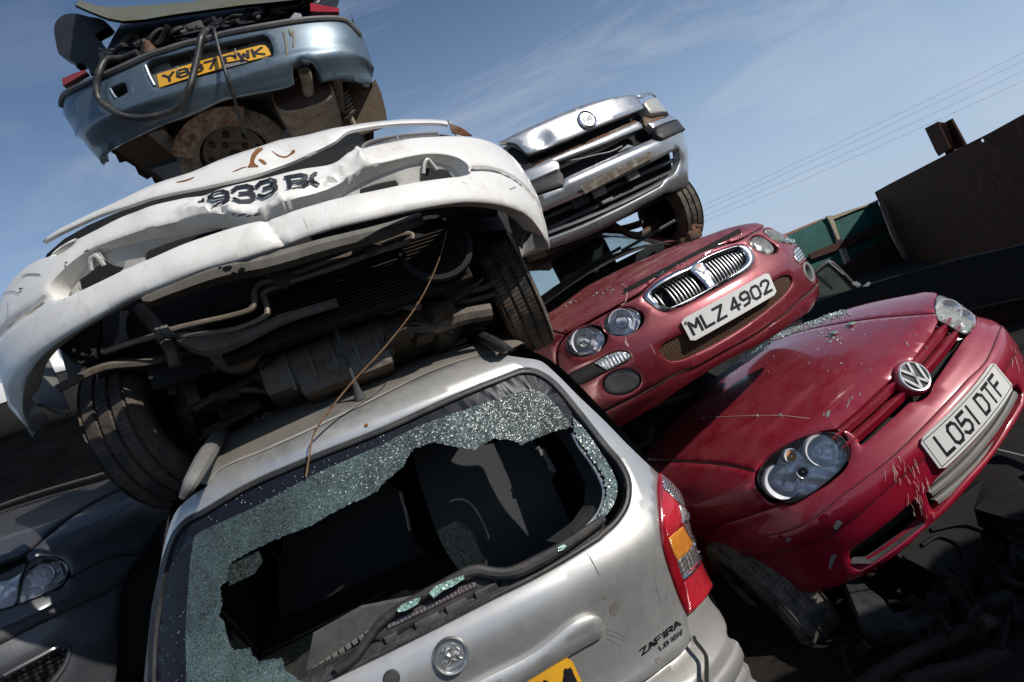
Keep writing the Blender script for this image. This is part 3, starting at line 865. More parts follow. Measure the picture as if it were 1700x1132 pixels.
KN = {
 'golf': [(.14, -.27, .80, .60, 0, 2.5), (.075, -.23, .845, .66, 0, 2.5), (.045, -.14, .865, .72, 0, 2.4), (.02, -.03, .87, .75, 0, 2.4), (.015, .06, .87, .75, 0, 2.4),
          (.045, .12, .865, .75, .01, 2.3), (.075, .18, .88, .74, .01, 2.3), (.10, .27, .885, .72, .01, 2.3), (.145, .31, .885, .70, .03, 2.3), (.25, .35, .885, .66, .06, 2.3),
          (.6, .432, .88, .5, .09, 2.3), (1.0, .49, .88, .35, .11, 2.4), (1.45, .535, .88, .25, .12, 2.4)],
 'rover': [(.26, -.31, .78, .5, 0, 2.5), (.16, -.29, .80, .55, 0, 2.5), (.09, -.245, .865, .58, 0, 2.4), (.055, -.20, .885, .60, 0, 2.4), (.02, -.12, .875, .60, 0, 2.4), (0, -.04, .84, .60, 0, 2.4),
           (.005, .04, .84, .60, 0, 2.4), (.04, .12, .84, .60, .02, 2.4), (.075, .20, .84, .60, .03, 2.4), (.10, .262, .84, .60, .05, 2.4), (.15, .30, .84, .58, .07, 2.4),
           (.385, .378, .84, .52, .11, 2.4), (.7, .43, .84, .42, .14, 2.4), (1.05, .475, .84, .30, .16, 2.4)],
 'zafira': [(.05, -.80, .84, .40, 0, 3.2), (-.03, -.70, .88, .42, 0, 3.2), (-.045, -.56, .89, .44, 0, 3.2), (-.03, -.42, .89, .45, 0, 3.2), (.02, -.355, .88, .45, 0, 3.2), (.045, -.30, .875, .45, 0, 3.2),
            (.06, -.12, .87, .45, 0, 3.2), (.075, .02, .882, .45, 0, 3.2), (.12, .10, .865, .43, .0, 3.2), (.20, .30, .785, .38, .0, 3.2), (.31, .56, .655, .30, .0, 3.2), (.345, .62, .625, .27, .03, 3.2),
            (.40, .668, .60, .22, .05, 3.2), (.52, .695, .60, .16, .06, 3.2), (1.0, .725, .61, .05, .07, 3.2), (1.9, .73, .62, 0, .07, 3.2), (2.5, .68, .62, 0, .07, 3.2)],
 'white': [(.12, -.145, .85, .60, 0, 2.2), (.05, -.14, .865, .66, 0, 2.2), (.015, -.118, .87, .70, 0, 2.2), (-.005, -.08, .875, .70, 0, 2.2), (.0, -.035, .885, .70, 0, 2.2), (.02, .01, .90, .70, 0, 2.25),
           (.04, .06, .915, .72, -.02, 2.3), (.055, .11, .925, .74, -.045, 2.3), (.08, .165, .93, .76, -.07, 2.3), (.11, .23, .92, .76, -.095, 2.3), (.165, .295, .89, .74, -.09, 2.3),
           (.30, .365, .84, .6, -.04, 2.3), (.6, .46, .82, .45, .10, 2.3), (1.0, .55, .80, .30, .13, 2.4)],
 'fiat': [(.16, -.34, .78, .5, 0, 2.5), (.08, -.32, .80, .54, 0, 2.5), (.04, -.26, .82, .58, 0, 2.5), (.02, -.16, .83, .58, 0, 2.5), (0, -.09, .83, .58, 0, 2.5), (.0, -.02, .83, .58, 0, 2.5), (.03, .03, .86, .58, .0, 2.4),
          (.075, .10, .88, .58, .0, 2.4), (.105, .18, .885, .58, .02, 2.4), (.135, .28, .885, .58, .05, 2.4), (.17, .36, .885, .56, .07, 2.4), (.25, .42, .88, .54, .09, 2.4), (.5, .51, .80, .45, .12, 2.4), (1.0, .60, .80, .3, .14, 2.4)],
 'blue': [(.10, -.235, 0.820, .52, 0, 2.7), (.045, -.225, 0.840, .54, 0, 2.7), (.02, -.16, 0.850, .55, 0, 2.7), (-.01, -.085, 0.850, .55, 0, 2.7), (.0, -.06, 0.850, .55, 0, 2.7), (.025, .03, 0.875, .55, 0, 2.7), (.045, .11, 0.87, .55, 0, 2.7),
          (.06, .15, 0.86, .55, 0, 2.7), (.10, .165, 0.85, .55, 0, 2.7)],
}
M['beamlit'] = rust('lit face of rusty beam', (.22, .11, .07), (.13, .07, .05), (.20, .12, .09), .5, 6, .8, 0.)  # lighter rust than the flanges: the lit face put into the colour
M['greensheet'] = plain('dark green sheet', (.010, .085, .068), .6, 0, .3, 3, .35, (.03, .045, .04))
M['tanpost'] = plain('weathered tan timber', (.34, .29, .20), .8, 0, .25, 5, .3, (.2, .16, .11))
M['brownplank'] = rust('rusty brown sheet', (.075, .032, .022), (.045, .022, .017), (.06, .032, .025), .5, 2.5, .85, 0.)
M['rooftile'] = plain('orange roof tiles', (.38, .16, .075), .8, 0, .4, 3, .3)
M['cabinblack2'] = plain('grimy green glass', (.05, .06, .048), .25, 0, .5, 5, .5, (.10, .10, .08), .3, 30, .6)
M['wire'] = plain('dark wire', (.22, .26, .32), .7)
M['aerial'] = plain('black aerial rubber', (.07, .07, .07), .4, 0, .2, 60, .2)
M['stalk'] = plain('dry stalk', (.23, .125, .06), .8, 0, .35, 60, .2)
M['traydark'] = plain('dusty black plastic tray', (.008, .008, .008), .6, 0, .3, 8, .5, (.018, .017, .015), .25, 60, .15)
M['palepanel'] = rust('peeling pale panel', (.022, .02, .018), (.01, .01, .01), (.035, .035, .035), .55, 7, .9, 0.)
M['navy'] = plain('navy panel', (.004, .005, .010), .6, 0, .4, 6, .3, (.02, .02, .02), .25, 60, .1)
M['stickerblue'] = plain('pale blue sticker ink', (.10, .12, .24), .5, 0, .1)
M['fadedred'] = plain('faded red print', (.035, .005, .005), .7, 0, .3)
M['pipe_dark'] = plain('brown scaled tube', (.022, .017, .012), .7, .0, .35, 10, .4, (.04, .033, .025), .4, 60, .15)
M['crush1'] = rust('crushed dark bodywork', (.030, .022, .02), (.014, .013, .013), (.015, .015, .016), .5, 5, .9, .2)
M['crush2'] = rust('crushed black bodywork', (.022, .018, .016), (.010, .010, .010), (.014, .015, .017), .5, 5, .7, .2)

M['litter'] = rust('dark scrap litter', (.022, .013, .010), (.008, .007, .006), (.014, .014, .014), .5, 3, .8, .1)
# ---------------------------------------------------------------- crimson hatchback (front)
def hull(parent, secs, mat, name='body_shell'):
    """closed lower body from cross sections (y, half width low, z low, half width high, z high)"""
    rows = []
    for y, w0, z0, w1, z1 in secs:
        c = .07
        rows.append([(-w0, y, z0 + c), (-w1, y, z1 - c), (-w1 + c * .6, y, z1), (0, y, z1 + .03), (w1 - c * .6, y, z1), (w1, y, z1 - c), (w0, y, z0 + c), (w0 - c, y, z0), (-w0 + c, y, z0)])
    m = MB(); m.loft(rows, closed=True); n = len(rows[0])
    m.F.append(list(range(n))); m.F.append([len(m.V) - n + i for i in range(n)][::-1])
    return m.build(name, mat, parent, True, 40)


def bar_x(surf, xs, z, prof, dy=0.):
    """bar that follows the plan curve: prof = [(dy, dz)...] cross-section, xs = lateral stations, z or function"""
    rows = []
    for x in xs:
        zz = z(x) if callable(z) else z
        # find s with that height on the centre line
        ss = np.linspace(0, surf.L, 400); k = surf.knot(ss); i = int(np.argmin(np.abs(k[:, 1] - zz))); kk = k[i]
        u = min(abs(x) / kk[2], .999); y = kk[0] + kk[3] * (1 - (1 - u ** kk[5]) ** (1 / kk[5]))
        rows.append([(x, y + dy + a, zz + b) for a, b in prof])
    return rows


def disc_on(m, c, n, r, h, seg=40, prof=None):
    prof = prof or [(.001, h), (r * .9, h), (r, h * .8), (r, 0)]
    m.lathe(prof, c, n, seg)


def lamp_bowl(surf, px, py, rad, depth, back, parent, mat, name='reflector_bowl', ax=None, bulb=True):
    """parabolic reflector set behind a lamp cover"""
    n = surf.at_n(px, py) if ax is None else np.array(ax, float); n = n / np.linalg.norm(n)
    c = surf.at(px, py) - n * back
    m = MB(); pr = [(rad * t, -depth * (1 - t * t)) for t in np.linspace(.02, 1, 12)] + [(rad * 1.05, .0), (rad * 1.06, -.012)]
    m.lathe(pr, c, n, 36)
    if bulb:
        m.lathe([(.001, -depth * .25), (rad * .16, -depth * .3), (rad * .18, -depth), ], c, n, 16)
    return m.build(name, mat, parent, True, 60)


def golf():
    car = POSE['golf']; S = Surf(car, KN['golf'])
    T = thing('parked_car', 'crimson hatchback with a white number plate ending DTF, its bonnet sprinkled with broken glass', 'car', car, group='scrap cars in the heap')
    pm = M['golf']
    # bonnet
    lead_l = [(1388, 712), (1420, 685), (1455, 652), (1480, 629)]
    top_badge = [(1480, 629), (1487, 613), (1500, 604), (1512, 602)]
    lead_r = [(1512, 602), (1530, 578), (1548, 551), (1557, 534)]
    shut_r = [(1555, 520), (1520, 523), (1460, 528), (1400, 537), (1340, 549), (1283, 567)]
    rear = [(1283, 567), (1262, 585), (1200, 626), (1120, 672), (1050, 722), (1030, 752)]
    shut_l = [(1030, 752), (1083, 764), (1150, 766), (1210, 772), (1253, 782)]
    lampl = [(1253, 782), (1266, 763), (1292, 745), (1330, 726), (1365, 715), (1388, 712)]
    crease = lambda P: -.006 * np.exp(-((np.abs(P[:, 0]) - .5 - .1 * (P[:, 1] - .3)) / .035) ** 2) * (P[:, 1] > .16)
    panel('bonnet', S, loopj(lead_l, top_badge, lead_r, [(1557, 534), (1555, 520)], shut_r, rear, shut_l, lampl), pm, T, res=.03, th=.02, disp=lambda P: .004 * np.exp(-((np.abs(P[:, 0]) - .50) / .05) ** 2) * np.clip((P[:, 1] - .2) / .3, 0, 1))
    # wings
    fl = loopj([(1030, 754), (1083, 766), (1150, 768), (1210, 774), (1253, 784)], [(1253, 784), (1252, 800), (1261, 820), (1276, 834), (1290, 839)],
               [(1290, 839), (1240, 857), (1200, 871), (1180, 883), (1167, 897)], [(1167, 897), (1140, 880), (1110, 850), (1070, 820), (1030, 754)])
    panel('wing', S, fl, pm, T, res=.035, th=.015)
    fr = loopj([(1283, 565), (1340, 547), (1400, 535), (1460, 526), (1520, 521), (1553, 518)], [(1553, 518), (1551, 503), (1555, 491)], [(1555, 491), (1556, 487)],
               [(1556, 486), (1530, 485), (1480, 491), (1420, 503), (1350, 519), (1300, 538), (1270, 556)])
    panel('wing', S, fr, pm, T, res=.035, th=.015)
    # bumper cover with grille sill
    up_l = [(1290, 841), (1315, 838), (1345, 822), (1380, 800), (1405, 776), (1412, 752), (1410, 733), (1398, 717), (1390, 712)]
    sill_l = [(1390, 712), (1408, 716), (1424, 728), (1428, 738), (1470, 705), (1510, 668)]
    badge_b = [(1510, 668), (1530, 664), (1545, 652), (1551, 636)]
    sill_r = [(1551, 636), (1575, 601), (1604, 559)]
    up_r = [(1604, 559), (1616, 545), (1622, 526), (1617, 513)]
    top_r = [(1617, 513), (1640, 514), (1663, 521), (1682, 540), (1694, 570), (1704, 610)]
    low = [(1704, 610), (1706, 660), (1694, 690), (1667, 733), (1636, 776), (1577, 844), (1535, 881), (1500, 912), (1432, 957), (1370, 980), (1300, 992), (1288, 996)]
    arch = [(1288, 996), (1240, 962), (1200, 931), (1178, 913), (1167, 897)]
    sm = [(1167, 897), (1180, 885), (1200, 873), (1240, 859), (1290, 841)]
    fog = loopj([(1410, 926), (1412, 917), (1440, 895), (1483, 862), (1518, 832)], [(1518, 832), (1526, 836), (1533, 855), (1537, 870)], [(1537, 870), (1500, 900), (1470, 922), (1440, 941), (1425, 947), (1415, 940), (1410, 926)])
    cen = loopj([(1538, 820), (1555, 797), (1590, 762), (1630, 720), (1672, 657), (1690, 637)], [(1690, 637), (1699, 650), (1697, 668)], [(1697, 668), (1688, 684), (1647, 750), (1605, 798), (1575, 833), (1556, 853)], [(1556, 853), (1546, 842), (1538, 820)])
    bp = panel('bumper', S, loopj(up_l, sill_l, badge_b, sill_r, up_r, top_r, low, arch, sm), pm, T, holes=[fog, cen], res=.03, th=.05, edge=.006)
    # rub strip: slightly raised band
    s1 = [(1212, 899), (1262, 892), (1320, 879), (1360, 855), (1394, 827), (1465, 773), (1497, 745), (1550, 691), (1603, 634), (1637, 600), (1661, 546), (1669, 530)]
    s2 = [(1669, 530), (1684, 552), (1690, 580)]
    s3 = [(1690, 580), (1640, 660), (1580, 727), (1535, 761), (1488, 799), (1418, 860), (1359, 898), (1300, 916), (1240, 922), (1222, 917), (1212, 899)]
    panel('rub_strip', S, loopj(s1, s2, s3), pm, T, off=.005, th=.012, res=.03, edge=.004)
    seam(S, s1, M['void'], T, w=.007, off=.0012); seam(S, s3, M['void'], T, w=.006, off=.0012)
    seam(S, [(1253, 783), (1210, 773), (1150, 767), (1083, 765)], M['void'], T, w=.005)
    # black backing sheet that stands for the shade behind every opening
    panel('dark_backing', S, [('p', -1.0, .0), ('p', 1.0, .0), ('p', 1.0, S.L - .02), ('p', -1.0, S.L - .02)], M['void'], T, off=-.09, th=0, res=.08, edge=0)
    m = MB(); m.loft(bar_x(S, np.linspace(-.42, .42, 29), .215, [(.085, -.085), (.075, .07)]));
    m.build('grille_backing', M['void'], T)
    # grille slats: two body-coloured bars each side of the badge
    for sgn in (-1, 1):
        for zc in (.232, .183):
            m = MB(); pr = [(.055, .020), (.010, .020), (.000, .013), (.018, -.014), (.060, -.022), (.055, .020)]
            m.loft(bar_x(S, np.linspace(.055, .43, 14) * sgn, zc, pr)); m.build('grille_slat', pm, T, True, 40)
    # badge
    n = S.at_n(1514, 627); c = S.at(1514, 627); n = n / np.linalg.norm(n)
    m = MB(); disc_on(m, c - n * .02, n, .0745, .034); bd = m.build('badge_boss', pm, T, True, 50)
    m = MB(); m.lathe([(.001, .016), (.058, .015), (.059, 0)], c, n, 48); b0 = m.build('badge', M['ink'], T, True, 50)
    m = MB(); m.lathe([(.056, .012), (.058, .021), (.063, .022), (.067, .016), (.067, 0)], c, n, 48)
    ux = np.cross((0, 0, 1), n); ux = -ux / np.linalg.norm(ux) if ux[0] < 0 else ux / np.linalg.norm(ux); uz = np.cross(n, ux); uz = uz if uz[2] > 0 else -uz

    def stroke(P, w):
        for a, b in zip(P[:-1], P[1:]):
            pa = c + n * .0185 + ux * a[0] + uz * a[1]; pb = c + n * .0185 + ux * b[0] + uz * b[1]
            d = (pb - pa) / np.linalg.norm(pb - pa); m.beam(pa - d * w * .2, pb + d * w * .2, w, .006, n)
    stroke([(-.024, .052), (0, .004), (.024, .052)], .011)
    stroke([(-.050, .030), (-.023, -.050), (0, -.006), (.023, -.050), (.050, .030)], .011)
    m.build('emblem', M['badgemetal'], b0, True, 40)
    # lamps
    for side, out, bowls in ((-1, cr([(1257, 792), (1270, 766), (1310, 738), (1350, 722), (1383, 718), (1403, 731), (1410, 752), (1400, 774), (1372, 801), (1335, 826), (1305, 834), (1278, 822), (1260, 806)], 6, True),
                              [(1300, 800, .075), (1366, 748, .068), (1316, 757, .033), (1335, 783, .030)]),
                             (1, cr([(1555, 492), (1561, 490), (1585, 500), (1612, 514), (1620, 522), (1617, 538), (1606, 554), (1596, 553), (1574, 540), (1556, 530), (1553, 512)], 6, True),
                              [(1578, 514, .06), (1600, 530, .06)])):
        gk = panel('lamp_seal', S, out, M['gasket'], T, off=.002, th=.03, edge=.002, holes=[[np.mean(out, 0) + (p - np.mean(out, 0)) * .975 for p in out]], res=.05)
        ln = [np.mean(out, 0) + (p - np.mean(out, 0)) * .98 for p in out]
        hl = panel('headlight', S, ln, M['facet'], T, off=-.032, th=.0, edge=0, res=.02, disp=lambda P: .012 * np.sin(P[:, 0] * 70) * np.cos(P[:, 2] * 55))
        panel('lens', S, ln, M['lens'] if side < 0 else M['lens_hazy'], hl, off=-.001, th=0, edge=0, res=.025)
        for (bx, by, br) in bowls:
            small = br < .05
            lamp_bowl(S, bx, by, br * .88, br * .45, .012 if not small else .008, hl, M['bowl'], ax=(-.25, -1, .12))
            if small:
                cc = S.at(bx, by); nn_ = np.array((-.25, -1, .12)); nn_ /= np.linalg.norm(nn_)
                q = MB(); q.lathe([(.001, .004), (br * .6, .002), (br * .74, -.004)], cc - nn_ * .016, nn_, 24)
                q.build('bulb_cover', M['amber'] if by < 770 else M['carpet'], hl)
        if side < 0:
            for (bx, by, br) in bowls:
                cc = S.at(bx, by); nn_ = np.array((-.25, -1, .12)); nn_ /= np.linalg.norm(nn_)
                q = MB(); q.lathe([(br * .86, -.004), (br * .93, .004), (br * .98, -.004), (br * .98, -.04)], cc - nn_ * .014, nn_, 40); q.build('bezel_ring', M['reflector'], hl)
    # lower grille: grey slats
    m = MB()
    for zc in (-.115, -.155, -.195):
        m.loft(bar_x(S, np.linspace(-.31, .34, 27), lambda x, zc=zc: zc + .02 * (x / .35) ** 2, [(.06, .017), (.018, .017), (.012, .008), (.016, -.006), (.035, -.012), (.07, -.010)]))
    m.build('lower_grille', M['trim2'], T, True, 45)
    m = MB(); m.loft(bar_x(S, np.linspace(-.38, .40, 12), -.155, [(.075, .07), (.085, -.08)])); m.build('grille_backing', M['void'], T)
    # floor of the side opening
    m = MB(); m.loft([[S.at(*p) for p in ((1413, 935), (1445, 936), (1500, 898), (1537, 868))], [S.at(*p) - S.at_n(*p) * .06 - np.array((0, 0, .004)) for p in ((1415, 936), (1445, 938), (1500, 900), (1537, 870))]])
    m.build('opening_floor', M['trim'], T)
    # number plate
    C = [S.at(*p, .016) for p in ((1520.7, 732.9), (1641.2, 602.7), (1674.4, 643.3), (1555.5, 781.1))]
    plate_thing('number_plate', car, C, 'LO51 DTF', M['plate_white'], M['ink'], T, bow=.026, th=.005, margin=(.105, .17), gap=.42, space=.62, w=.26, frame=.022)
    # scratches and chipped filler on the bumper
    rs = np.random.default_rng(4)
    for cx, cy, sx, sy, nn_, ln in ((1488, 778, 12, 9, 12, 22), (1502, 770, 7, 7, 5, 26), (1514, 812, 9, 16, 11, 24), (1530, 800, 6, 10, 6, 22), (1540, 842, 5, 8, 4, 14), (1670, 575, 10, 12, 5, 16), (1685, 600, 6, 14, 4, 16)):
        for _ in range(nn_):
            x0, y0 = cx + rs.normal(0, sx), cy + rs.normal(0, sy); l = ln * rs.uniform(.3, 1.); a_ = rs.normal(1.15, .22)
            seam(S, [(x0, y0), (x0 + l * .5 * math.cos(a_), y0 + l * .5 * math.sin(a_)), (x0 + l * math.cos(a_ + .12), y0 + l * math.sin(a_ + .12))], M['scuff'], T, 'scratch', w=rs.uniform(.0008, .0032), off=.0066)
    for pl in (cr([(1384, 870), (1390, 862), (1397, 866), (1393, 873), (1388, 878), (1383, 874)], 3, True), cr([(1376, 941), (1381, 920), (1389, 919), (1386, 926), (1381, 938), (1378, 944)], 3, True), cr([(1305, 893), (1315, 892), (1314, 894), (1308, 899)], 3, True)):
        decal('chip', S, pl, M['liner'], T, off=.0068)
    for px, py, a, b in ((1375, 687, 3, 7), (1368, 688, 1.6, 3), (1410, 665, 1, 4), (1415, 660, 1, 5), (1428, 655, 1, 5), (1408, 672, 1.2, 6)):
        decal('bird_lime', S, ell(px, py, a, b, .35, 14), M['liner'], T, off=.0015)
    seam(S, [(1146, 697), (1180, 693), (1250, 690), (1300, 690), (1345, 695)], M['scuff'], T, 'scratch', w=.0035, off=.001)
    # hidden remainder: engine bay, cabin and sides
    hull(T, [(1.25, .78, -.30, .82, .36), (1.6, .83, -.30, .845, .41), (2.6, .84, -.30, .845, .42), (3.5, .80, -.2, .80, .40), (3.75, .70, -.1, .70, .36)], M['golf'])
    m = MB(); m.loft([[(-.66, 1.46, .44), (0, 1.40, .52), (.66, 1.46, .44)], [(-.60, 1.62, .50), (0, 1.58, .56), (.60, 1.62, .50)]]); m.build('scuttle', M['gasket'], T)
    tyre(T, (-.80, .80, -.24), (-.97, .16, -.04), .315, .205, .20, 'wheel', M['tyre_brown'], M['void'])
    tyre(T, (.76, .86, -.22), (1, .1, 0), .31, .19, .20, 'wheel', M['tyre_dark'], M['void'])
    m = MB(); m.beam((-.74, .86, -.24), (-.2, .8, -.2), .05, .05); m.beam((-.6, .55, .02), (.6, .55, .02), .10, .06); m.box((-.42, .75, -.1), (.5, .5, .3)); m.box((.3, .7, -.12), (.8, .5, .25)); m.build('engine', M['oily'], T)
    return T, S


M['scuff'] = plain('scuffed bare plastic', (.52, .33, .27), .7, 0, .3, 60, .1)
M['badgemetal'] = plain('bright badge metal', (.78, .78, .78), .22, .5, .06, 30, .1, bmp=.05)
M['facet'] = plain('moulded lamp chrome', (.80, .80, .82), .16, .35, .25, 55, .05, bmp=.8, bscale=45, coat=.6)
M['bowl'] = plain('polished lamp bowl', (.90, .90, .92), .14, .25, .05, 40, .05, bmp=.03, coat=.5)
golf_obj, golf_S = golf()
# ---------------------------------------------------------------- maroon car with the oval chrome grille (front)
def zr(poly_xz, x):
    """lowest and highest z of an outline at a lateral position"""
    zs = []
    for a, b in zip(poly_xz, np.roll(poly_xz, -1, 0)):
        if (a[0] - x) * (b[0] - x) < 0:
            zs.append(a[1] + (b[1] - a[1]) * (x - a[0]) / (b[0] - a[0]))
    return (min(zs), max(zs)) if len(zs) > 1 else None


def yplan(S, x, z):
    if not hasattr(S, '_kk'):
        S._kk = S.knot(np.linspace(0, S.L, 500))
    k = S._kk; k = k[:380] if len(k) > 380 else k
    kk = k[int(np.argmin(np.abs(k[:, 1] - z)))]; u = min(abs(x) / kk[2], .998)
    return kk[0] + kk[3] * (1 - (1 - u ** kk[5]) ** (1 / kk[5]))


def cover_lamp(S, poly, T, mat_lens, name='headlight', back=.03, inner='reflector', rip=True, bowl=None):
    hl = panel(name, S, poly, M[inner], T, off=-back, th=0, edge=0, res=.012, disp=(lambda P: .006 * np.sin(P[:, 0] * 90 + 1) * np.cos(P[:, 2] * 80)) if rip else None)
    panel('lens', S, poly, mat_lens, hl, off=.004, th=.02, edge=.006, res=.015)
    if bowl:
        lamp_bowl(S, bowl[0], bowl[1], bowl[2], bowl[2] * .6, .012, hl, M['bowl'], ax=(-.2, -1, .1))
    return hl


def rover():
    car = POSE['rover']; S = Surf(car, KN['rover'])
    T = thing('parked_car', 'maroon hatchback with an oval chrome grille and the number plate MLZ 4902', 'car', car, group='scrap cars in the heap')
    pm = M['rover']
    lead = [(938, 554), (984, 529), (1027, 505), (1062, 485), (1071, 477), (1094, 456), (1126, 436), (1171, 413), (1206, 402), (1224, 398), (1247, 387), (1269, 374)]
    sil = [(1269, 373), (1255, 370), (1241, 371), (1206, 379), (1178, 389), (1153, 398)]
    rear = [(1153, 398), (1111, 411), (1080, 425), (1044, 440), (1009, 457), (974, 475), (949, 493), (926, 510), (898, 527), (872, 541)]
    lft = [(872, 541), (880, 546), (897, 545), (917, 547), (938, 554)]
    panel('bonnet', S, loopj(lead, sil, rear, lft), pm, T, res=.03, th=.02)
    lead2 = [(940, 558), (985, 533), (1028, 509), (1064, 489), (1072, 479), (1094, 459), (1126, 438), (1171, 416), (1206, 405), (1224, 401), (1247, 389.5), (1269, 376.5)]
    right = [(1269, 378), (1276, 376), (1288, 382), (1303, 390), (1321, 399), (1331, 409), (1339, 423), (1347, 439), (1354, 457), (1360, 468)]
    step = [(1360, 468), (1347, 481), (1330, 494), (1315, 508), (1277, 536), (1247, 556), (1194, 585), (1150, 609), (1129, 616), (1088, 638), (1046, 661), (1001, 682), (960, 700)]
    left = [(960, 700), (945, 660), (934, 625), (926, 600), (928, 575), (940, 558)]
    e = math.radians
    L1 = ell(1036, 533.5, 35, 23, e(-17)); L2 = ell(974, 565.5, 36, 25, e(-20)); L3 = ell(1032.5, 635, 33.5, 22.5, e(-14))
    IND = loopj([(939, 625), (960, 614), (985, 602)], [(985, 602), (1011, 587), (1029, 582), (1043, 585), (1048, 593), (1035, 603), (1008, 616)], [(1008, 616), (955, 639), (939, 625)])
    R1 = cr([(1246, 398), (1253, 391), (1263, 391), (1280, 400), (1293, 411), (1291, 418), (1282, 421), (1268, 420), (1254, 413), (1247, 405)], 5, True)
    R2 = cr([(1268, 382), (1276, 380), (1291, 386), (1301, 394), (1304, 401), (1294, 401), (1282, 396), (1272, 388)], 5, True)
    RI = loopj([(1318, 416), (1327, 407), (1337, 417), (1339, 423)], [(1339, 423), (1335, 429), (1326, 435), (1321, 427), (1318, 416)])
    R3 = ell(1343.5, 451.5, 18.5, 7.6, e(70))
    MOUTH = cr([(1095, 583), (1099, 573), (1120, 560), (1150, 546), (1200, 521), (1250, 490), (1283, 467), (1299, 457), (1313, 457), (1317, 468), (1307, 486), (1282, 510), (1240, 541), (1200, 566), (1160, 587), (1130, 599), (1110, 599)], 5, True)
    GO = cr([(1068, 493), (1076, 481), (1094, 466), (1124, 450), (1136, 446), (1171, 426), (1206, 412), (1227, 407), (1241, 410), (1250, 422), (1250, 438), (1240, 449), (1206, 469), (1187, 480), (1153, 496), (1124, 511), (1109, 517), (1094, 514), (1078, 503)], 5, True)
    GI = cr([(1081, 490), (1092, 481), (1124, 463), (1148, 450), (1167, 435), (1199, 420), (1223, 414), (1236, 420), (1239, 433), (1228, 446), (1188, 471), (1150, 495), (1124, 506), (1106, 510), (1092, 504)], 5, True)
    panel('bumper', S, loopj(lead2, right, step, left), pm, T, holes=[L1, L2, L3, IND, R1, R2, RI, R3, MOUTH, GO], res=.025, th=.035, edge=.005,
          disp=lambda P: .010 * np.exp(-(((P[:, 2] + .165) / .02) ** 2)) * np.exp(-(P[:, 0] / .42) ** 4))
    low = [(1360, 471), (1366, 482), (1365, 492), (1360, 504), (1347, 515), (1332, 525), (1285, 557), (1245, 579), (1200, 602), (1144, 637), (1097, 668), (1050, 697), (1000, 725)]
    panel('lower_lip', S, loopj(low, [(1000, 725), (975, 722), (960, 703)], [(960, 703), (1001, 685), (1046, 664), (1088, 641), (1129, 619), (1150, 612), (1194, 588), (1247, 559), (1277, 539), (1315, 511), (1330, 497), (1347, 484), (1360, 471)]), pm, T, off=.002, res=.03, th=.03, edge=.006)
    seam(S, [(958, 702), (1001, 684), (1046, 662), (1088, 640), (1129, 617), (1150, 610), (1194, 586), (1247, 557), (1277, 537), (1315, 509), (1330, 495), (1347, 482), (1360, 469)], M['grimeline'], T, w=.008, off=.004)
    # wing on the near side
    panel('wing', S, loopj([(872, 546), (897, 548), (917, 550), (937, 557)], [(937, 557), (925, 576), (923, 600), (931, 625), (942, 660), (957, 700)], [(957, 700), (930, 690), (900, 640), (870, 590), (872, 546)]), pm, T, res=.03)
    panel('dark_backing', S, [('p', -1., .02), ('p', 1., .02), ('p', 1., S.L * .55), ('p', -1., S.L * .55)], M['void'], T, off=-.10, th=0, res=.08, edge=0)
    # lamps
    for P, bowl in ((ell(1033, 533.5, 31, 21, e(-17)), None), (ell(970.5, 566, 32, 22.5, e(-20)), None)):
        c = np.mean(P, 0)
        hl = cover_lamp(S, P, T, M['lens'], bowl=(c[0], c[1], .058))
        m = MB(); pp = S.at(c[0], c[1]); nn = np.array((-.2, -1, .1)); nn /= np.linalg.norm(nn); m.lathe([(.026, -.012), (.030, -.006), (.034, -.012)], pp, nn, 30); m.build('lamp_ring', M['dullmetal'], hl)
    cover_lamp(S, cr([(1247, 398), (1254, 393), (1262, 393), (1277, 402), (1285, 414), (1282, 420), (1269, 418), (1256, 412), (1248, 404)], 5, True), T, M['lens_hazy'], inner='dullmetal')
    cover_lamp(S, R2, T, M['lens_hazy'], inner='dullmetal')
    il = loopj([(985, 602), (1011, 588), (1029, 583), (1043, 586), (1047, 593), (1035, 602), (1008, 615)], [(1008, 615), (985, 602)])
    ind = panel('indicator', S, il, M['clearlens'], T, off=-.004, th=.02, res=.006, edge=.003, disp=lambda P: .0025 * np.sin(P[:, 0] * 420))
    panel('lens', S, il, M['lens'], ind, off=.003, th=0, edge=0)
    panel('indicator_trim', S, loopj([(939, 625), (960, 614), (984, 603)], [(984, 603), (1007, 615.5)], [(1007, 615.5), (955, 638), (939, 625)]), M['black'], T, off=.001, th=.02)
    panel('fog_lamp_blank', S, ell(1032.5, 635, 32, 21.5, e(-14)), M['trim'], T, off=-.004, th=.02, edge=.008, res=.012, disp=lambda P: -.008 * np.exp(-(((P[:, 0] + .59) / .06) ** 2 + ((P[:, 2] + .08) / .05) ** 2)))
    ri = panel('indicator', S, RI, M['clearlens'], T, off=-.001, th=.02, edge=.003, res=.006, disp=lambda P: .002 * np.sin(P[:, 2] * 420))
    m = panel('fog_lamp_ring', S, R3, M['trim2'], T, holes=[ell(1343.5, 452, 13.5, 4.8, e(70))], off=.002, th=.05, edge=.004, res=.02)
    # chrome grille surround
    panel('grille_surround', S, GO, M['chromesoft'], T, holes=[GI], off=.012, th=.05, edge=.011, res=.02)
    gx = np.array([S.at(*p)[[0, 2]] for p in GI])
    kmiss = {2}
    xs = np.linspace(-.300, .318, 33)
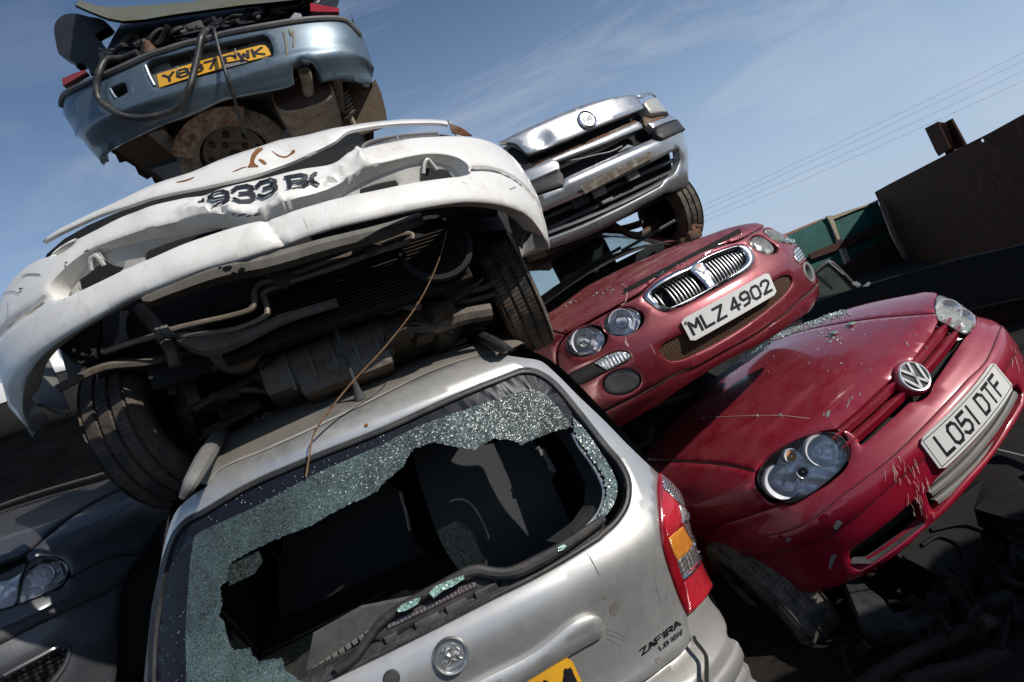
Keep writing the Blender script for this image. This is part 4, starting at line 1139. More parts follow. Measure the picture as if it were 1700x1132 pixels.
    for i, x in enumerate(xs):
        if abs(x - .0) < .032 or i in (4, 5): continue
        r = zr(gx, x)
        if not r or r[1] - r[0] < .02: continue
        z0, z1 = r; rows = []
        for z in np.linspace(z0 - .008, z1 + .008, 9):
            y = yplan(S, x, z) + .012 + .010 * (2 * (z - z0) / (z1 - z0) - 1) ** 2
            rows.append([(x - .005, y + .035, z), (x - .005, y + .004, z), (x - .0016, y, z), (x + .0016, y, z), (x + .005, y + .004, z), (x + .005, y + .035, z)])
        m = MB(); m.loft(rows); m.build('grille_bar', M['barsteel'], T, True, 40)
    m = MB(); m.loft([[(x, yplan(S, x, .15) + .055, z) for x in np.linspace(-.36, .36, 14)] for z in (.02, .29)]); m.build('grille_backing', M['void'], T)
    pil = [(1146, 445), (1160, 437), (1167, 440), (1177, 456), (1187, 475), (1182, 481), (1176, 483), (1168, 470), (1158, 457)]
    panel('grille_pillar', S, loopj([(1143, 447), (1158, 437), (1166, 437)], [(1166, 437), (1176, 453), (1188, 476)], [(1188, 476), (1181, 480), (1175, 482)], [(1175, 482), (1166, 469), (1154, 457), (1143, 447)]), M['chromesoft'], T, off=.012, th=.03, edge=.006, res=.01)
    sh = loopj([(1147, 445), (1153, 440), (1159, 438)], [(1159, 438), (1165, 445), (1171, 453)], [(1171, 453), (1170, 457), (1166, 458)], [(1166, 458), (1159, 454), (1152, 450), (1147, 445)])
    c0 = np.mean(sh, 0)
    bd = panel('badge', S, sh, M['chrome'], T, off=.016, th=.01, edge=.002, res=.01)
    panel('shield', S, [c0 + (p - c0) * .84 for p in sh], M['ink'], bd, off=.0168, th=0, edge=0)
    panel('sail', S, cr([(1155, 444), (1160, 442), (1164, 447), (1166, 452), (1160, 450)], 4, True), M['rover'], bd, off=.0174, th=0, edge=0)
    # mesh in the lower mouth
    mx_ = np.array([S.at(*p)[[0, 2]] for p in MOUTH]); m = MB(); d = .0125

    def ypm(x, z): return yplan(S, x, z) + .016
    x0, x1 = mx_[:, 0].min() - .02, mx_[:, 0].max() + .02; z0, z1 = mx_[:, 1].min() - .01, mx_[:, 1].max() + .01
    for fam in (1, -1):
        for k in np.arange(x0 - (z1 - z0), x1 + (z1 - z0), d):
            nseg = 5; prev = None
            for j in range(nseg + 1):
                z = z0 + (z1 - z0) * j / nseg; x = k + fam * (z - z0) * .8
                cur = np.array((x, ypm(x, z), z)) if x0 <= x <= x1 else None
                if prev is not None and cur is not None: m.beam(prev, cur, .0032, .0032, (0, 1, 0))
                prev = cur
    m.build('grille_mesh', M['rustmesh'], T, False, None)
    m = MB(); m.loft([[(x, yplan(S, x, z) + .045, z) for x in np.linspace(x0, x1, 14)] for z in (-.24, -.16, -.08, 0., .06)]); m.build('grille_backing', M['void'], T)
    # plate
    C = [S.at(*p, .014) for p in ((1126.9, 533.6), (1271.2, 453.8), (1285.3, 487.7), (1144.9, 568.1))]
    pl, P = plate_thing('number_plate', car, C, 'MLZ 4902', M['plate_white'], M['ink'], T, bow=.016, th=.005, margin=(.05, .19), gap=.42, space=.42, w=.30)
    lettering('maker_line', 'CARS OF ALMA', lambda u, v, z: P(.42 + u * .25, .055 + v * .055, .0058 + z * 2e-6), M['ink'], pl, .2, .3, .6) if False else None
    m = MB(); c = P(.035, .80, .006); nn = np.cross(C[1] - C[0], C[3] - C[0]); nn /= np.linalg.norm(nn); nn = nn if nn[1] < 0 else -nn
    m.lathe([(.001, .005), (.006, .004), (.008, 0)], c, nn, 16); m.build('screw_cap', M['liner'], pl)
    # scratches
    for pl_ in ([(1040, 475), (1041, 490), (1038, 503)], [(1038, 503), (1034, 505), (1029, 507)], [(1038, 559), (1040, 568), (1044, 575)], [(1036, 566), (1040, 572), (1044, 576)]):
        seam(S, pl_, M['scuff'], T, 'scratch', w=.004, off=.0014)
    # windscreen, scuttle, pillars, cabin
    base = [S.at(*p) for p in ((872, 541), (898, 527), (949, 493), (1009, 457), (1080, 425), (1111, 411), (1150, 399))]
    base = [np.array((x, 1.02 + .38 * (x / .7) ** 2 * .6, S.ev(.0, S.L)[2] - .16 * (x / .84) ** 2)) for x in np.linspace(-.72, .72, 11)]
    top = [np.array((b[0] * .84, b[1] + .62 - .05 * (b[0] / .7) ** 2, b[2] + .33 - .02)) for b in base]
    scu = [np.array((b[0] * 1.02, b[1] - .20, b[2] - .035)) for b in base]
    m = MB(); m.loft([scu, [b + np.array((0, 0, .012)) for b in base]]); m.build('scuttle', M['black'], T)
    m = MB(); m.loft([[b + (t - b) * k + np.array((0, -.03 * math.sin(math.pi * k), .02 * math.sin(math.pi * k))) for b, t in zip(base, top)] for k in np.linspace(0, 1, 6)]); m.build('windscreen', M['window'], T)
    for s in (0, -1):
        m = MB(); m.tube([scu[s], base[s], (base[s] + top[s]) / 2 + np.array((0, -.02, .02)), top[s], top[s] + np.array((0, .5, .06))], .03, 8); m.build('windscreen_pillar', pm, T)
    m = MB(); m.loft([top, [t + np.array((0, .5, .06)) for t in top], [t + np.array((0, 1.4, .02)) for t in top]]); m.build('roof', pm, T)
    for x in (-.25, .2):
        m = MB(); m.tube([(x, 1.0, .475), (x + .3, 1.05, .49), (x + .5, 1.1, .50)], .012, 6); m.build('wiper', M['black'], T)
    m = MB(); m.box((-.35, 1.9, .40), (.46, .16, .56), None, .05); m.box((.35, 1.9, .40), (.46, .16, .56), None, .05); m.box((0, 1.35, .38), (1.3, .2, .1), None, .03); m.build('dashboard_and_seats', M['carpet'], T)
    hull(T, [(.95, .78, -.28, .80, .28), (1.5, .81, -.30, .82, .36), (2.6, .81, -.30, .82, .38), (3.3, .75, -.2, .76, .34)], pm)
    tyre(T, (-.74, .80, -.24), (-1, -.05, 0), .29, .175, .185, 'wheel', M['tyre_dark'], M['void'])
    tyre(T, (.70, .95, -.16), (1, -.05, 0), .29, .175, .185, 'wheel', M['tyre_dark'], M['void'])
    return T, S


M['grimeline'] = plain('grime in a joint', (.055, .035, .025), .9, 0, .4, 40, .3)
M['rustmesh'] = rust('rusty mesh', (.20, .10, .055), (.10, .06, .035), (.12, .09, .065), .6, 30)
M['barsteel'] = chrome('grey grille bars', (.30, .30, .30), .35, .3)
M['chromesoft'] = chrome('weathered chrome', (.60, .60, .62), .20, .25)
rover_obj, rover_S = rover()
# ---------------------------------------------------------------- silver car with the smashed front, high in the heap
def fiat():
    car = POSE['fiat']; S = Surf(car, KN['fiat'])
    T = thing('parked_car', 'silver hatchback with a smashed front, no grille and a round blue badge on its bonnet', 'car', car, group='scrap cars in the heap')
    pm = M['silver2']
    lead = [(880, 256), (940, 233), (1000, 207), (1040, 191), (1070, 179)]
    rgt = [(1070, 179), (1064, 169), (1057, 160), (1050, 156)]
    sil = [(1050, 156), (1020, 160), (990, 167), (960, 176), (930, 188), (900, 201), (860, 219), (828, 235)]
    lft = [(828, 235), (845, 236), (856, 238), (866, 246), (874, 254), (880, 256)]
    dents = [(906, 228, .05, -.012), (918, 222, .04, .008), (900, 236, .03, -.010)]
    dc = [(S.at(a, b), r, h) for a, b, r, h in dents]
    panel('bonnet', S, loopj(lead, rgt, sil, lft), pm, T, res=.022, th=.03, edge=.005, disp=lambda P: sum(h * np.exp(-((P - c) ** 2).sum(1) / r ** 2) for c, r, h in dc))
    panel('bonnet_lip', S, cr([(1058, 160), (1075, 154), (1090, 153), (1096, 160), (1090, 160), (1076, 158), (1064, 164)], 5, True), pm, T, off=.01, th=.01)
    # badge
    c = S.at(974, 200, .004); n = S.at_n(974, 200)
    m = MB(); m.lathe([(.001, .010), (.046, .009), (.047, 0)], c, n, 40); b0 = m.build('badge', M['badgeblue'], T, True, 50)
    m = MB(); m.lathe([(.045, .008), (.050, .014), (.058, .010), (.060, 0)], c, n, 40); m.build('badge_ring', M['chrome'], b0, True, 50)
    ux = np.cross((0, 0, 1), n); ux /= np.linalg.norm(ux); ux = ux if ux[0] > 0 else -ux; uz = np.cross(n, ux); uz = uz if uz[2] > 0 else -uz
    lettering('lettering', 'FIAT', lambda u, v, z: c + n * (.0108 + z * 3e-6) + ux * (u - .5) * .056 + uz * (v - .5) * .026, M['liner'], b0, .22, .3, .6, 1.0)
    # panel behind
    panel('dark_backing', S, [('p', -1., .03), ('p', 1., .03), ('p', 1., S.L * .62), ('p', -1., S.L * .62)], M['void'], T, off=-.11, th=0, res=.07, edge=0)
    # slam panel seen in the gap (maroon underlay) and upper reinforcement
    panel('upper_rail', S, loopj([(886, 275), (924, 258), (1000, 227), (1060, 200)], [(1060, 200), (1066, 205), (1068, 211)], [(1068, 211), (1000, 239), (932, 265), (894, 281)], [(894, 281), (886, 275)]), pm, T, off=.0, th=.05, edge=.008, res=.02)
    panel('slam_panel', S, loopj([(884, 262), (945, 238), (1005, 213), (1066, 187)], [(1066, 187), (1068, 196)], [(1068, 196), (1000, 224), (920, 256), (886, 271)], [(886, 271), (884, 262)]), M['rusty'], T, off=-.06, th=.01, res=.03)
    # bumper: left and right upper blocks with black strips
    panel('bumper_block', S, loopj([(852, 296), (872, 285), (916, 267)], [(916, 267), (926, 272), (929, 284)], [(929, 284), (882, 304), (858, 314)], [(858, 314), (852, 296)]), pm, T, off=.02, th=.05, edge=.006, res=.02)
    panel('rub_strip', S, loopj([(858, 316), (882, 306), (929, 287)], [(929, 287), (935, 296), (934, 310)], [(934, 310), (890, 325), (866, 333)], [(866, 333), (858, 316)]), M['black'], T, off=.026, th=.05, edge=.010, res=.02)
    panel('bumper_block', S, loopj([(1072, 210), (1100, 200), (1130, 190)], [(1130, 190), (1136, 195)], [(1136, 195), (1105, 208), (1081, 219)], [(1081, 219), (1072, 210)]), pm, T, off=.03, th=.05, edge=.006, res=.02)
    panel('rub_strip', S, loopj([(1090, 217), (1115, 206), (1136, 197)], [(1136, 197), (1141, 205), (1139, 214)], [(1139, 214), (1118, 226), (1097, 235)], [(1097, 235), (1088, 231), (1084, 222), (1090, 217)]), M['black'], T, off=.034, th=.05, edge=.010, res=.02)
    # main bumper beam, corner and lower lip in one cover with the big lower opening
    top = [(936, 297), (990, 272), (1046, 246), (1082, 231)]
    top2 = [(1082, 231), (1092, 237), (1112, 229), (1132, 219), (1139, 214)]
    rt = [(1139, 214), (1141, 245), (1142, 280), (1141, 306), (1134, 315)]
    bot = [(1134, 315), (1116, 319), (1104, 321), (1098, 325), (1070, 339), (1022, 369), (962, 397), (910, 414), (866, 428)]
    lf = [(866, 428), (858, 390), (858, 350), (866, 336)]
    tl = [(866, 336), (892, 327), (934, 312)]
    hole = loopj([(886, 362), (904, 351), (960, 327), (1040, 290), (1096, 262), (1127, 246)], [(1127, 246), (1129, 258), (1128, 271), (1120, 288), (1106, 298), (1098, 309)], [(1098, 309), (1050, 335), (1010, 355), (962, 377), (916, 394), (890, 402)], [(890, 402), (884, 380), (886, 362)])
    crease = lambda P: .012 * np.exp(-((P[:, 2] + .005) / .022) ** 2)
    panel('bumper', S, loopj(top, top2, rt, bot, lf, tl, [(934, 312), (936, 297)]), pm, T, holes=[hole], off=.004, th=.05, edge=.006, res=.022, disp=crease)
    decal('dirty_plate_mark', S, loopj([(961, 309), (1075, 254)], [(1075, 254), (1082, 262)], [(1082, 262), (968, 322)], [(968, 322), (961, 309)]), M['dirtmark'], T, off=.0215, res=.02)
    # torn flap
    m = MB(); m.loft([[S.at(*p, .018) for p in ((1024, 257), (1034, 249), (1041, 244))], [S.at(*p, .03) for p in ((1026, 259), (1038, 253), (1049, 250))]]); m.build('torn_flap', M['flapgrey'], T, True, 30)
    m = MB(); m.tube([S.at(*p, o_) for p, o_ in (((942, 262), -.03), ((965, 258), -.028), ((990, 252), -.024), ((1015, 247), -.02), ((1034, 239), -.015))], .0045, 6); m.build('trim_strip', M['flapgrey'], T)
    # lower grille
    for z in (-.13, -.19, -.24):
        m = MB(); m.loft(bar_x(S, np.linspace(-.62, .66, 24), lambda x, z=z: z + .0 * x, [(.10, .012), (.05, .012), (.046, -.004), (.06, -.012), (.11, -.010)])); m.build('grille_slat', M['black'], T, True, 40)
    m = MB(); m.loft(bar_x(S, np.linspace(-.6, .60, 20), lambda x: -.235 + .03 * (x / .6) ** 2, [(.06, .02), (.02, .012), (.016, 0), (.05, -.006)])); m.build('sagging_strip', M['trim'], T, True, 40)
    for px, py, w, h, mt in ((1056, 291, .085, .05, 'trim2'), (1000, 319, .085, .05, 'trim2'), (968, 335, .10, .05, 'carpet'), (1013, 332, .08, .018, 'trim2')):
        p = S.at(px, py, -.03); m = MB(); m.box(p, (w, .02, h), None, .004); m.build('mounting_tab', M[mt], T, True, 40)
    # lamps
    rl = cr([(1068, 171), (1078, 164), (1094, 163), (1108, 171), (1118, 180), (1118, 184), (1098, 187), (1080, 189), (1074, 182)], 5, True)
    panel('headlight', S, rl, M['lenswhite'], T, off=.012, th=.07, edge=.010, res=.02)
    panel('lamp_bracket', S, cr([(1072, 190), (1085, 192), (1112, 187), (1112, 194), (1090, 204), (1076, 206)], 5, True), M['rusty'], T, off=-.02, th=.03)
    panel('headlamp_cavity', S, cr([(846, 238), (862, 242), (878, 262), (892, 274), (884, 282), (868, 284), (850, 284), (842, 262)], 5, True), M['void'], T, off=-.04, th=.02)
    # hidden remainder
    hull(T, [(.95, .70, -.30, .78, .36), (1.5, .80, -.30, .81, .44), (2.6, .80, -.28, .81, .46), (3.2, .75, -.2, .76, .42)], pm)
    m = MB(); m.box((0, .62, -.27), (1.1, .9, .10)); m.beam((-.6, .45, -.30), (.6, .45, -.30), .08, .06); m.box((-.2, .75, -.33), (.6, .5, .1), None, .03); m.tube([(.1, .7, -.38), (.15, 1.1, -.39), (.1, 1.8, -.38)], .035, 8); m.build('underbody', M['oily'], T)
    w = car.y(1110, 353, .72); tyre(T, w, (1, -.12, -.05), .285, .175, .175, 'wheel', M['tyre_brown'], M['void'])
    w2 = np.array((-w[0], w[1] + .05, w[2])); tyre(T, w2, (-1, -.1, 0), .285, .175, .175, 'wheel', M['tyre_dark'], M['void'])
    m = MB(); m.tube([w + np.array((-.08, 0, 0)), (.35, .75, w[2] + .06), (.1, .75, -.25)], .025, 8); m.build('axle', M['oily'], T)
    m = MB(); m.tube([w + np.array((-.05, .02, -.02)), (.4, .62, w[2] - .03), (.15, .5, -.32)], .022, 8); m.build('control_arm', M['steel'], T)
    return T, S


M['badgeblue'] = plain('navy enamel', (.015, .03, .09), .25, 0, .1, 30, .1, coat=1.)
M['dirtmark'] = rust('dirt where a plate was', (.16, .13, .095), (.11, .09, .065), (.30, .28, .24), .72, 22, .85, 0.)
M['lenswhite'] = plain('yellowed lamp plastic', (.46, .44, .38), .3, .1, .15, 14, .3, coat=.6)
M['flapgrey'] = plain('grey torn plastic', (.26, .26, .25), .6, 0, .2, 20, .4)
fiat_obj, fiat_S = fiat()
# ---------------------------------------------------------------- white car with the crumpled bumper (front)
def white():
    car = POSE['white']

    def dent(P):
        x, z = P[:, 0] if P.ndim == 2 else P[..., 0], P[..., 2]
        D = np.zeros_like(P)
        w = np.clip((-x - .45) / .35, 0, 1)
        D[..., 0] = -.045 * w * np.exp(-((z - .0) / .25) ** 2)
        return D
    S = Surf(car, KN['white'], dent=dent)
    T = thing('parked_car', 'white small car with a crumpled bumper, 933 B in black figures on it', 'car', car, group='scrap cars in the heap')
    pm = M['white']
    # hood
    low = [(77, 405), (99, 393), (132, 377), (176, 358), (221, 344), (250, 334), (312, 318.5), (373, 307), (435, 292), (476, 274), (518, 259), (559, 241), (579, 226), (599, 219), (639, 212), (684, 209), (729, 209), (743, 211)]
    up = [(743, 211), (740, 203), (706, 200.5), (662, 201), (617, 208), (583, 215), (550, 222), (517, 230), (466, 239), (435, 249), (373, 269), (312, 292), (250, 315), (199, 339), (159, 357), (124, 374), (99, 387), (77, 404)]
    hc = [(S.at(a, b), r, h) for a, b, r, h in ((470, 262, .05, -.010), (436, 268, .04, .010), (560, 232, .07, .008), (330, 296, .06, -.006), (500, 250, .03, .006))]
    hd = lambda P: sum(h * np.exp(-((P - c) ** 2).sum(1) / r ** 2) for c, r, h in hc)
    hood = panel('bonnet', S, loopj(low, [(743, 211), (742, 205)], up[1:]), pm, T, res=.02, th=.012, edge=.004, off=.012, disp=hd)
    for pl in ([(431, 254), (440, 254), (434, 263), (428, 272), (426, 279), (433, 284), (424, 285), (414, 285), (418, 280), (420, 272), (424, 263)], [(414, 284), (405, 286.5), (396, 290), (388, 292), (397, 288), (407, 284.5)],
               [(433, 274), (440, 274), (446, 279), (443, 281), (437, 278)], [(453, 256), (462, 260), (474, 262), (482, 259), (488, 254), (492, 257), (484, 261), (474, 264.5), (463, 263)], [(295, 308), (310, 303), (326, 297), (322, 300), (308, 306)]):
        decal('rust_patch', S, cr(pl, 3, True), M['rustpatch'], hood, off=.0135, res=.01, disp=hd)
    # bumper
    top = [(88, 419), (109, 404), (125, 397), (159, 380), (203, 358), (247, 344), (281, 333), (316, 325), (338, 319), (394, 304), (446, 292), (497, 279), (559, 265), (579, 255), (592, 250)]
    top2 = [(592, 250), (608, 243.5), (662, 232.5), (706, 227), (751, 224.5), (791, 228), (818, 236), (836, 247), (852, 261), (867, 279), (881, 302), (894, 328), (907, 364), (916, 395), (917, 405), (910, 417)]
    inn = [(910, 417), (907, 404), (899, 387), (881, 364), (863, 351), (840, 342), (814, 337), (773, 335), (740, 339), (684, 349), (624, 363), (550, 381), (500, 398), (437, 421), (403, 432), (336, 450), (292, 468), (213, 499), (180, 518), (148, 537), (95, 570), (68, 593), (51, 615), (42, 638), (39, 670), (40, 684), (47, 704), (55, 724)]
    lft = [(55, 724), (49, 720), (28, 712), (17, 691), (8, 659), (0, 627), (-10, 590), (-12, 555), (-6, 515), (5, 486), (18, 467), (35, 448), (60, 431), (83, 423), (88, 419)]
    mouth = cr([(78, 486), (81, 471), (99, 450), (124, 428), (150, 411), (177, 400), (230, 382), (298, 365), (340, 355), (390, 351), (428, 348), (440, 342), (476, 330), (538, 306), (600, 279), (662, 262), (702, 255), (740, 255), (765, 262), (780, 275), (782, 285), (765, 291), (747, 293), (695, 300), (617, 315), (550, 329), (518, 338), (435, 361), (373, 380), (312, 401), (262, 422), (212, 443), (177, 460), (141, 477), (106, 493), (88, 497)], 4, True)
    slit = cr([(88, 422), (96, 414), (110, 405), (124, 398), (120, 405), (110, 413), (97, 421)], 4, True)
    gr = [S.at(*p) for p in ((784, 279), (800, 278), (818, 280), (836, 286), (852, 294), (874, 312), (890, 330), (900, 350))]
    gl = [S.at(*p) for p in ((77, 491), (66, 500), (53, 510), (40, 518), (26, 528), (9, 541), (0, 552), (-8, 562))]
    dn = [(S.at(a, b), r, h) for a, b, r, h in ((430, 335, .055, -.018), (455, 326, .03, .008), (335, 325, .03, -.010), (325, 338, .035, .009), (560, 290, .06, -.014), (590, 262, .04, .012), (520, 310, .05, -.010), (455, 372, .04, -.008), (430, 378, .03, .003), (485, 385, .06, -.008),
                                                  (640, 345, .05, -.005), (300, 440, .05, .005), (250, 352, .04, .006), (700, 240, .06, .004), (380, 348, .02, .008))]

    def dist(P, line):
        d = np.full(len(P), 9.)
        for a, b in zip(line[:-1], line[1:]):
            ab = b - a; t = np.clip(((P - a) @ ab) / (ab @ ab), 0, 1); d = np.minimum(d, np.linalg.norm(P - a - t[:, None] * ab, axis=1))
        return d
    folds = [([(300, 352), (360, 346), (431, 344)], .0065, .010), ([(435, 343), (480, 318), (540, 292), (600, 262)], .007, .010), ([(330, 330), (350, 340), (372, 350)], .007, -.010), ([(440, 362), (452, 380), (470, 405)], .008, -.009), ([(540, 300), (570, 282), (596, 256)], .008, -.009), ([(450, 300), (462, 322), (470, 334)], .006, .006), ([(300, 338), (318, 330), (334, 334)], .006, -.008), ([(560, 272), (575, 286), (572, 300)], .006, .006), ([(592, 250), (600, 262), (604, 272)], .009, .012)]
    fl = [([S.at(*p) for p in cr(l, 4)], r, h) for l, r, h in folds]

    def disp(P):
        o = sum(h * np.exp(-((P - c) ** 2).sum(1) / r ** 2) for c, r, h in dn)
        o = o - .012 * np.exp(-(dist(P, gr) / .010) ** 2) - .012 * np.exp(-(dist(P, gl) / .011) ** 2)
        for l, r, h in fl: o = o + h * np.exp(-(dist(P, l) / r) ** 2)
        return o
    bp = panel('bumper', S, loopj(top, top2, inn, lft), pm, T, holes=[mouth, slit], res=.0115, th=.055, edge=.005, disp=disp, step=4)
    # recess behind the mouth
    c0 = np.array((430, 385)); big = [p + np.array((6, 22)) if False else p for p in mouth]
    o1 = loopj([(131, 464), (145, 455), (155, 447)], [(155, 447), (156, 438), (157, 429), (163, 425), (170, 427)], [(170, 427), (177, 434), (190, 441), (206, 444)], [(206, 444), (180, 470), (150, 486), (134, 482), (131, 464)])
    o2 = loopj([(241, 440), (243, 419), (256, 412), (298, 397), (340, 386), (368, 379)], [(368, 379), (372, 390), (330, 412), (260, 440), (241, 440)])
    o3 = loopj([(697, 308), (702, 273), (704, 268), (711, 270)], [(711, 270), (720, 279), (742, 282), (751, 291)], [(751, 291), (756, 300), (726, 306), (697, 308)])
    o4 = loopj([(598, 314), (630, 304), (657, 299)], [(657, 299), (662, 308), (630, 318), (598, 322), (598, 314)])
    bk = [np.array(p, float) + np.array((0, 0)) for p in mouth]
    mid = np.mean(mouth, 0)
    rec = cr([(70, 488), (76, 468), (96, 444), (122, 422), (148, 404), (230, 374), (298, 356), (390, 341), (476, 318), (538, 296), (600, 270), (662, 252), (702, 246), (742, 247), (770, 256), (788, 274), (792, 292), (770, 306), (700, 322), (617, 340), (518, 364), (435, 388), (373, 404), (312, 425), (212, 468), (141, 502), (106, 516), (80, 508)], 4, True)
    S2 = Surf(car, [(k[0] + float(np.interp(k[1], [-.12, -.03, .03, .10, .2], [.11, .105, .085, .025, .02])), *k[1:]) for k in KN['white']], dent=dent)
    panel('mouth_lining', S2, rec, M['whitedirty'], T, holes=[o1, o2, o3, o4], res=.03, th=.006, edge=.002)
    for pts in (((157, 447), (156, 432), (163, 424), (170, 428), (178, 440)), ((700, 290), (702, 272), (707, 267), (714, 274), (722, 284))):
        m = MB(); m.tube([S2.at(*p, .012) for p in pts], .006, 6); m.build('bracket_rib', M['whitedirty'], T)
    m = MB(); m.poly([S2.at(*p, .006) for p in ((155, 440), (153, 424), (160, 414), (170, 414), (177, 430), (170, 428), (163, 426), (158, 431))], .008); m.build('bracket_tab', M['whitedirty'], T, False, None)
    m = MB(); m.loft([[(x, .27 + .62 * (1 - (1 - min(abs(x) / .84, .99) ** 2.2) ** .4545), z + .10 * (abs(x) / .8) ** 2) for x in np.linspace(-.80, .80, 19)] for z in (-.10, .05, .20, .31)])
    m.loft([[(x, .27 + .62 * (1 - (1 - min(abs(x) / .84, .99) ** 2.2) ** .4545) + d, .31 + .10 * (abs(x) / .8) ** 2 + d * .15) for x in np.linspace(-.80, .80, 19)] for d in (0., .5)]); m.box((0, .42, -.05), (1.0, .02, .3)); m.build('engine_bay', M['void'], T)
    # figures stuck on the bumper
    for ch, bx, by, w, hgt, sk in (('9', 352, 345, 29, 23, None), ('3', 391, 336, 30, 24, None), ('3', 430, 327, 30, 24, None), ('B', 483, 315, 29, 22, None), ('C', 520, 306, 27, 20, lambda q: q[0] > .42), ('G', 322, 352, 22, 20, lambda q: q[1] < .80 or q[0] < .3)):
        def fm(u, v, z, bx=bx, by=by, w=w, hgt=hgt):
            px = bx + u * w - v * 4.2; py = by - .22 * u * w - v * hgt
            q = S.inv([(px, py)]); P = S.ev(q[:, 0], q[:, 1]); N = S.nrm(q[:, 0], q[:, 1])
            return P[0] + N[0] * (disp(P)[0] + .006 + z * 2e-5)
        lettering('lettering', ch, fm, M['ink'], bp, .25, 0, 0, 1.0, skip=sk, sub=.13)
    for g_ in (((784, 279), (800, 278), (818, 280), (836, 286), (852, 294), (868, 306), (880, 320)), ((77, 491), (66, 500), (53, 510), (40, 518), (26, 528), (9, 541), (0, 552))):
        seam(S, list(g_), M['grooveshade'], bp, 'groove', w=.017, off=.0015)  # grey strips stand for the shade inside the bumper grooves
    # scuffs
    for pl in ([(35, 462), (50, 456), (70, 457)], [(140, 420), (155, 414)], [(36, 458), (52, 455), (68, 456)], [(5, 488), (20, 484), (34, 488)], [(845, 315), (852, 312), (858, 310)], [(15, 500), (14, 515), (13, 530)]):
        seam(S, pl, M['ink'], bp, 'scratch', w=.0016, off=.0025)
    for a, b, rx, ry in ((37, 480, 3.5, 1.4), (112, 437, 2.5, 1.6), (144, 418, 3, 1), (148, 417, 1, 3), (400, 356, 9, 2), (425, 353, 7, 2), (412, 357, 5, 1.6), (388, 357, 4, 1.5), (258, 340, 5, 2)):
        q = S.inv([(a, b)]); h = float(disp(S.ev(q[:, 0], q[:, 1]))[0]); decal('chip', S, ell(a, b, rx, ry, -.25, 12), M['ink'], bp, off=h + .004)
    for a, b, rx, ry in ((575, 283, 16, 5), (560, 292, 10, 3), (420, 343, 26, 3.5), (300, 342, 20, 4)):
        q = S.inv([(a, b)]); h = float(disp(S.ev(q[:, 0], q[:, 1]))[0])
    # torn wing at the far corner, lamps
    for P3 in ([(743, 199), (755, 203), (760, 208), (764, 199), (773, 209), (785, 217), (797, 229), (784, 226), (773, 223), (760, 219), (748, 212)], ):
        m = MB(); m.poly([car.y(*p, .36) + np.array((0, .10 * ((p[0] - 743) / 54), 0)) for p in P3], .004); m.build('torn_wing', M['whitedirty'], T, False, None)
    m = MB(); m.poly([car.y(*p, .34) for p in ((745, 205), (756, 209), (768, 214), (784, 226), (770, 226), (750, 221))], .004); m.build('torn_bracket', M['rusty'], T, False, None)
    panel('headlight', S, loopj([(600, 246), (606, 234), (620, 228), (662, 221), (729, 217)], [(729, 217), (745, 222)], [(745, 222), (706, 226), (662, 231), (608, 243), (600, 246)]), M['reflector'], T, off=-.035, th=.01, res=.02)
    m = MB(); m.tube([S.at(*p, -.012) for p in ((598, 246), (604, 235), (618, 228), (660, 220), (728, 215))], .005, 6); m.build('lamp_rim', M['trim2'], T)
    m = MB(); m.tube([S.at(*p, -.010) for p in ((610, 240), (660, 226), (730, 220))], .004, 6); m.tube([S.at(*p, -.008) for p in ((660, 232), (659, 222))], .005, 6); m.build('lamp_trim', M['dullmetal'], T)
    panel('headlight', S, cr([(112, 398), (150, 378), (200, 356), (240, 342), (235, 350), (190, 366), (140, 390), (116, 402)], 4, True), M['carpet'], T, off=-.03, th=.01, res=.03)
    m = MB(); m.box(S.at(572, 258, -.05), (.06, .05, .045), None, .006); m.build('plug_box', M['black'], T)
    # arch liners
    m = MB(); m.poly([car.y(*p, .50) for p in ((840, 345), (863, 352), (881, 367), (888, 380), (876, 398), (864, 411), (857, 404), (846, 375))], .006); m.build('arch_liner', M['liner2'], T, False, None)
    m = MB(); m.tube([car.y(*p, .46) for p in ((886, 381), (876, 385), (868, 398), (866, 412))], .005, 6); m.build('liner_edge', M['liner'], T)
    m = MB(); m.poly([car.y(*p, .54) for p in ((78, 589), (95, 625), (110, 665), (116, 679), (102, 681), (75, 672), (49, 670), (44, 636), (55, 610))], .006); m.build('arch_liner', M['liner2'], T, False, None)
    m = MB(); m.tube([car.y(*p, .52) for p in ((49, 676), (70, 672), (90, 682), (111, 689))], .006, 6); m.build('liner_edge', M['liner2'], T)
    m = MB(); m.poly([car.y(*p, .58) for p in ((44, 690), (52, 696), (64, 713), (56, 727), (48, 716))], .006); m.build('torn_bracket', M['liner2'], T, False, None)
    # ---- underside
    Y = car.y
    m = MB()
    for k in range(15):
        z = -.06 - .0105 * k; m.box((.10, .30 + .002 * k, z), (.74, .03, .0045))
    m.box((.10, .345, -.14), (.76, .05, .17)); m.build('radiator', M['radiator'], T, False, None)
    m = MB(); m.lathe([(.02, -.02), (.10, -.02), (.115, 0), (.115, .02), (.10, .022)], (.40, .30, -.11), (0, -1, .1), 32); m.build('fan_shroud', M['void'], T)
    m = MB()
    m.tube([Y(*p, .24) for p in ((172, 585), (215, 570), (262, 556), (282, 548), (330, 536), (380, 525), (415, 514), (422, 505), (424, 482), (432, 472), (462, 464), (520, 444), (600, 415), (672, 388), (684, 390), (682, 398), (620, 420), (520, 456), (462, 474))], .0085, 8)
    m.build('coolant_pipe', M['pipe'], T)
    m = MB()
    m.tube([Y(*p, .26) for p in ((285, 556), (320, 556), (352, 553), (395, 545), (432, 530), (443, 522), (441, 500), (437, 488), (446, 482), (470, 474))], .0085, 8)
    m.build('coolant_pipe', M['pipe'], T)
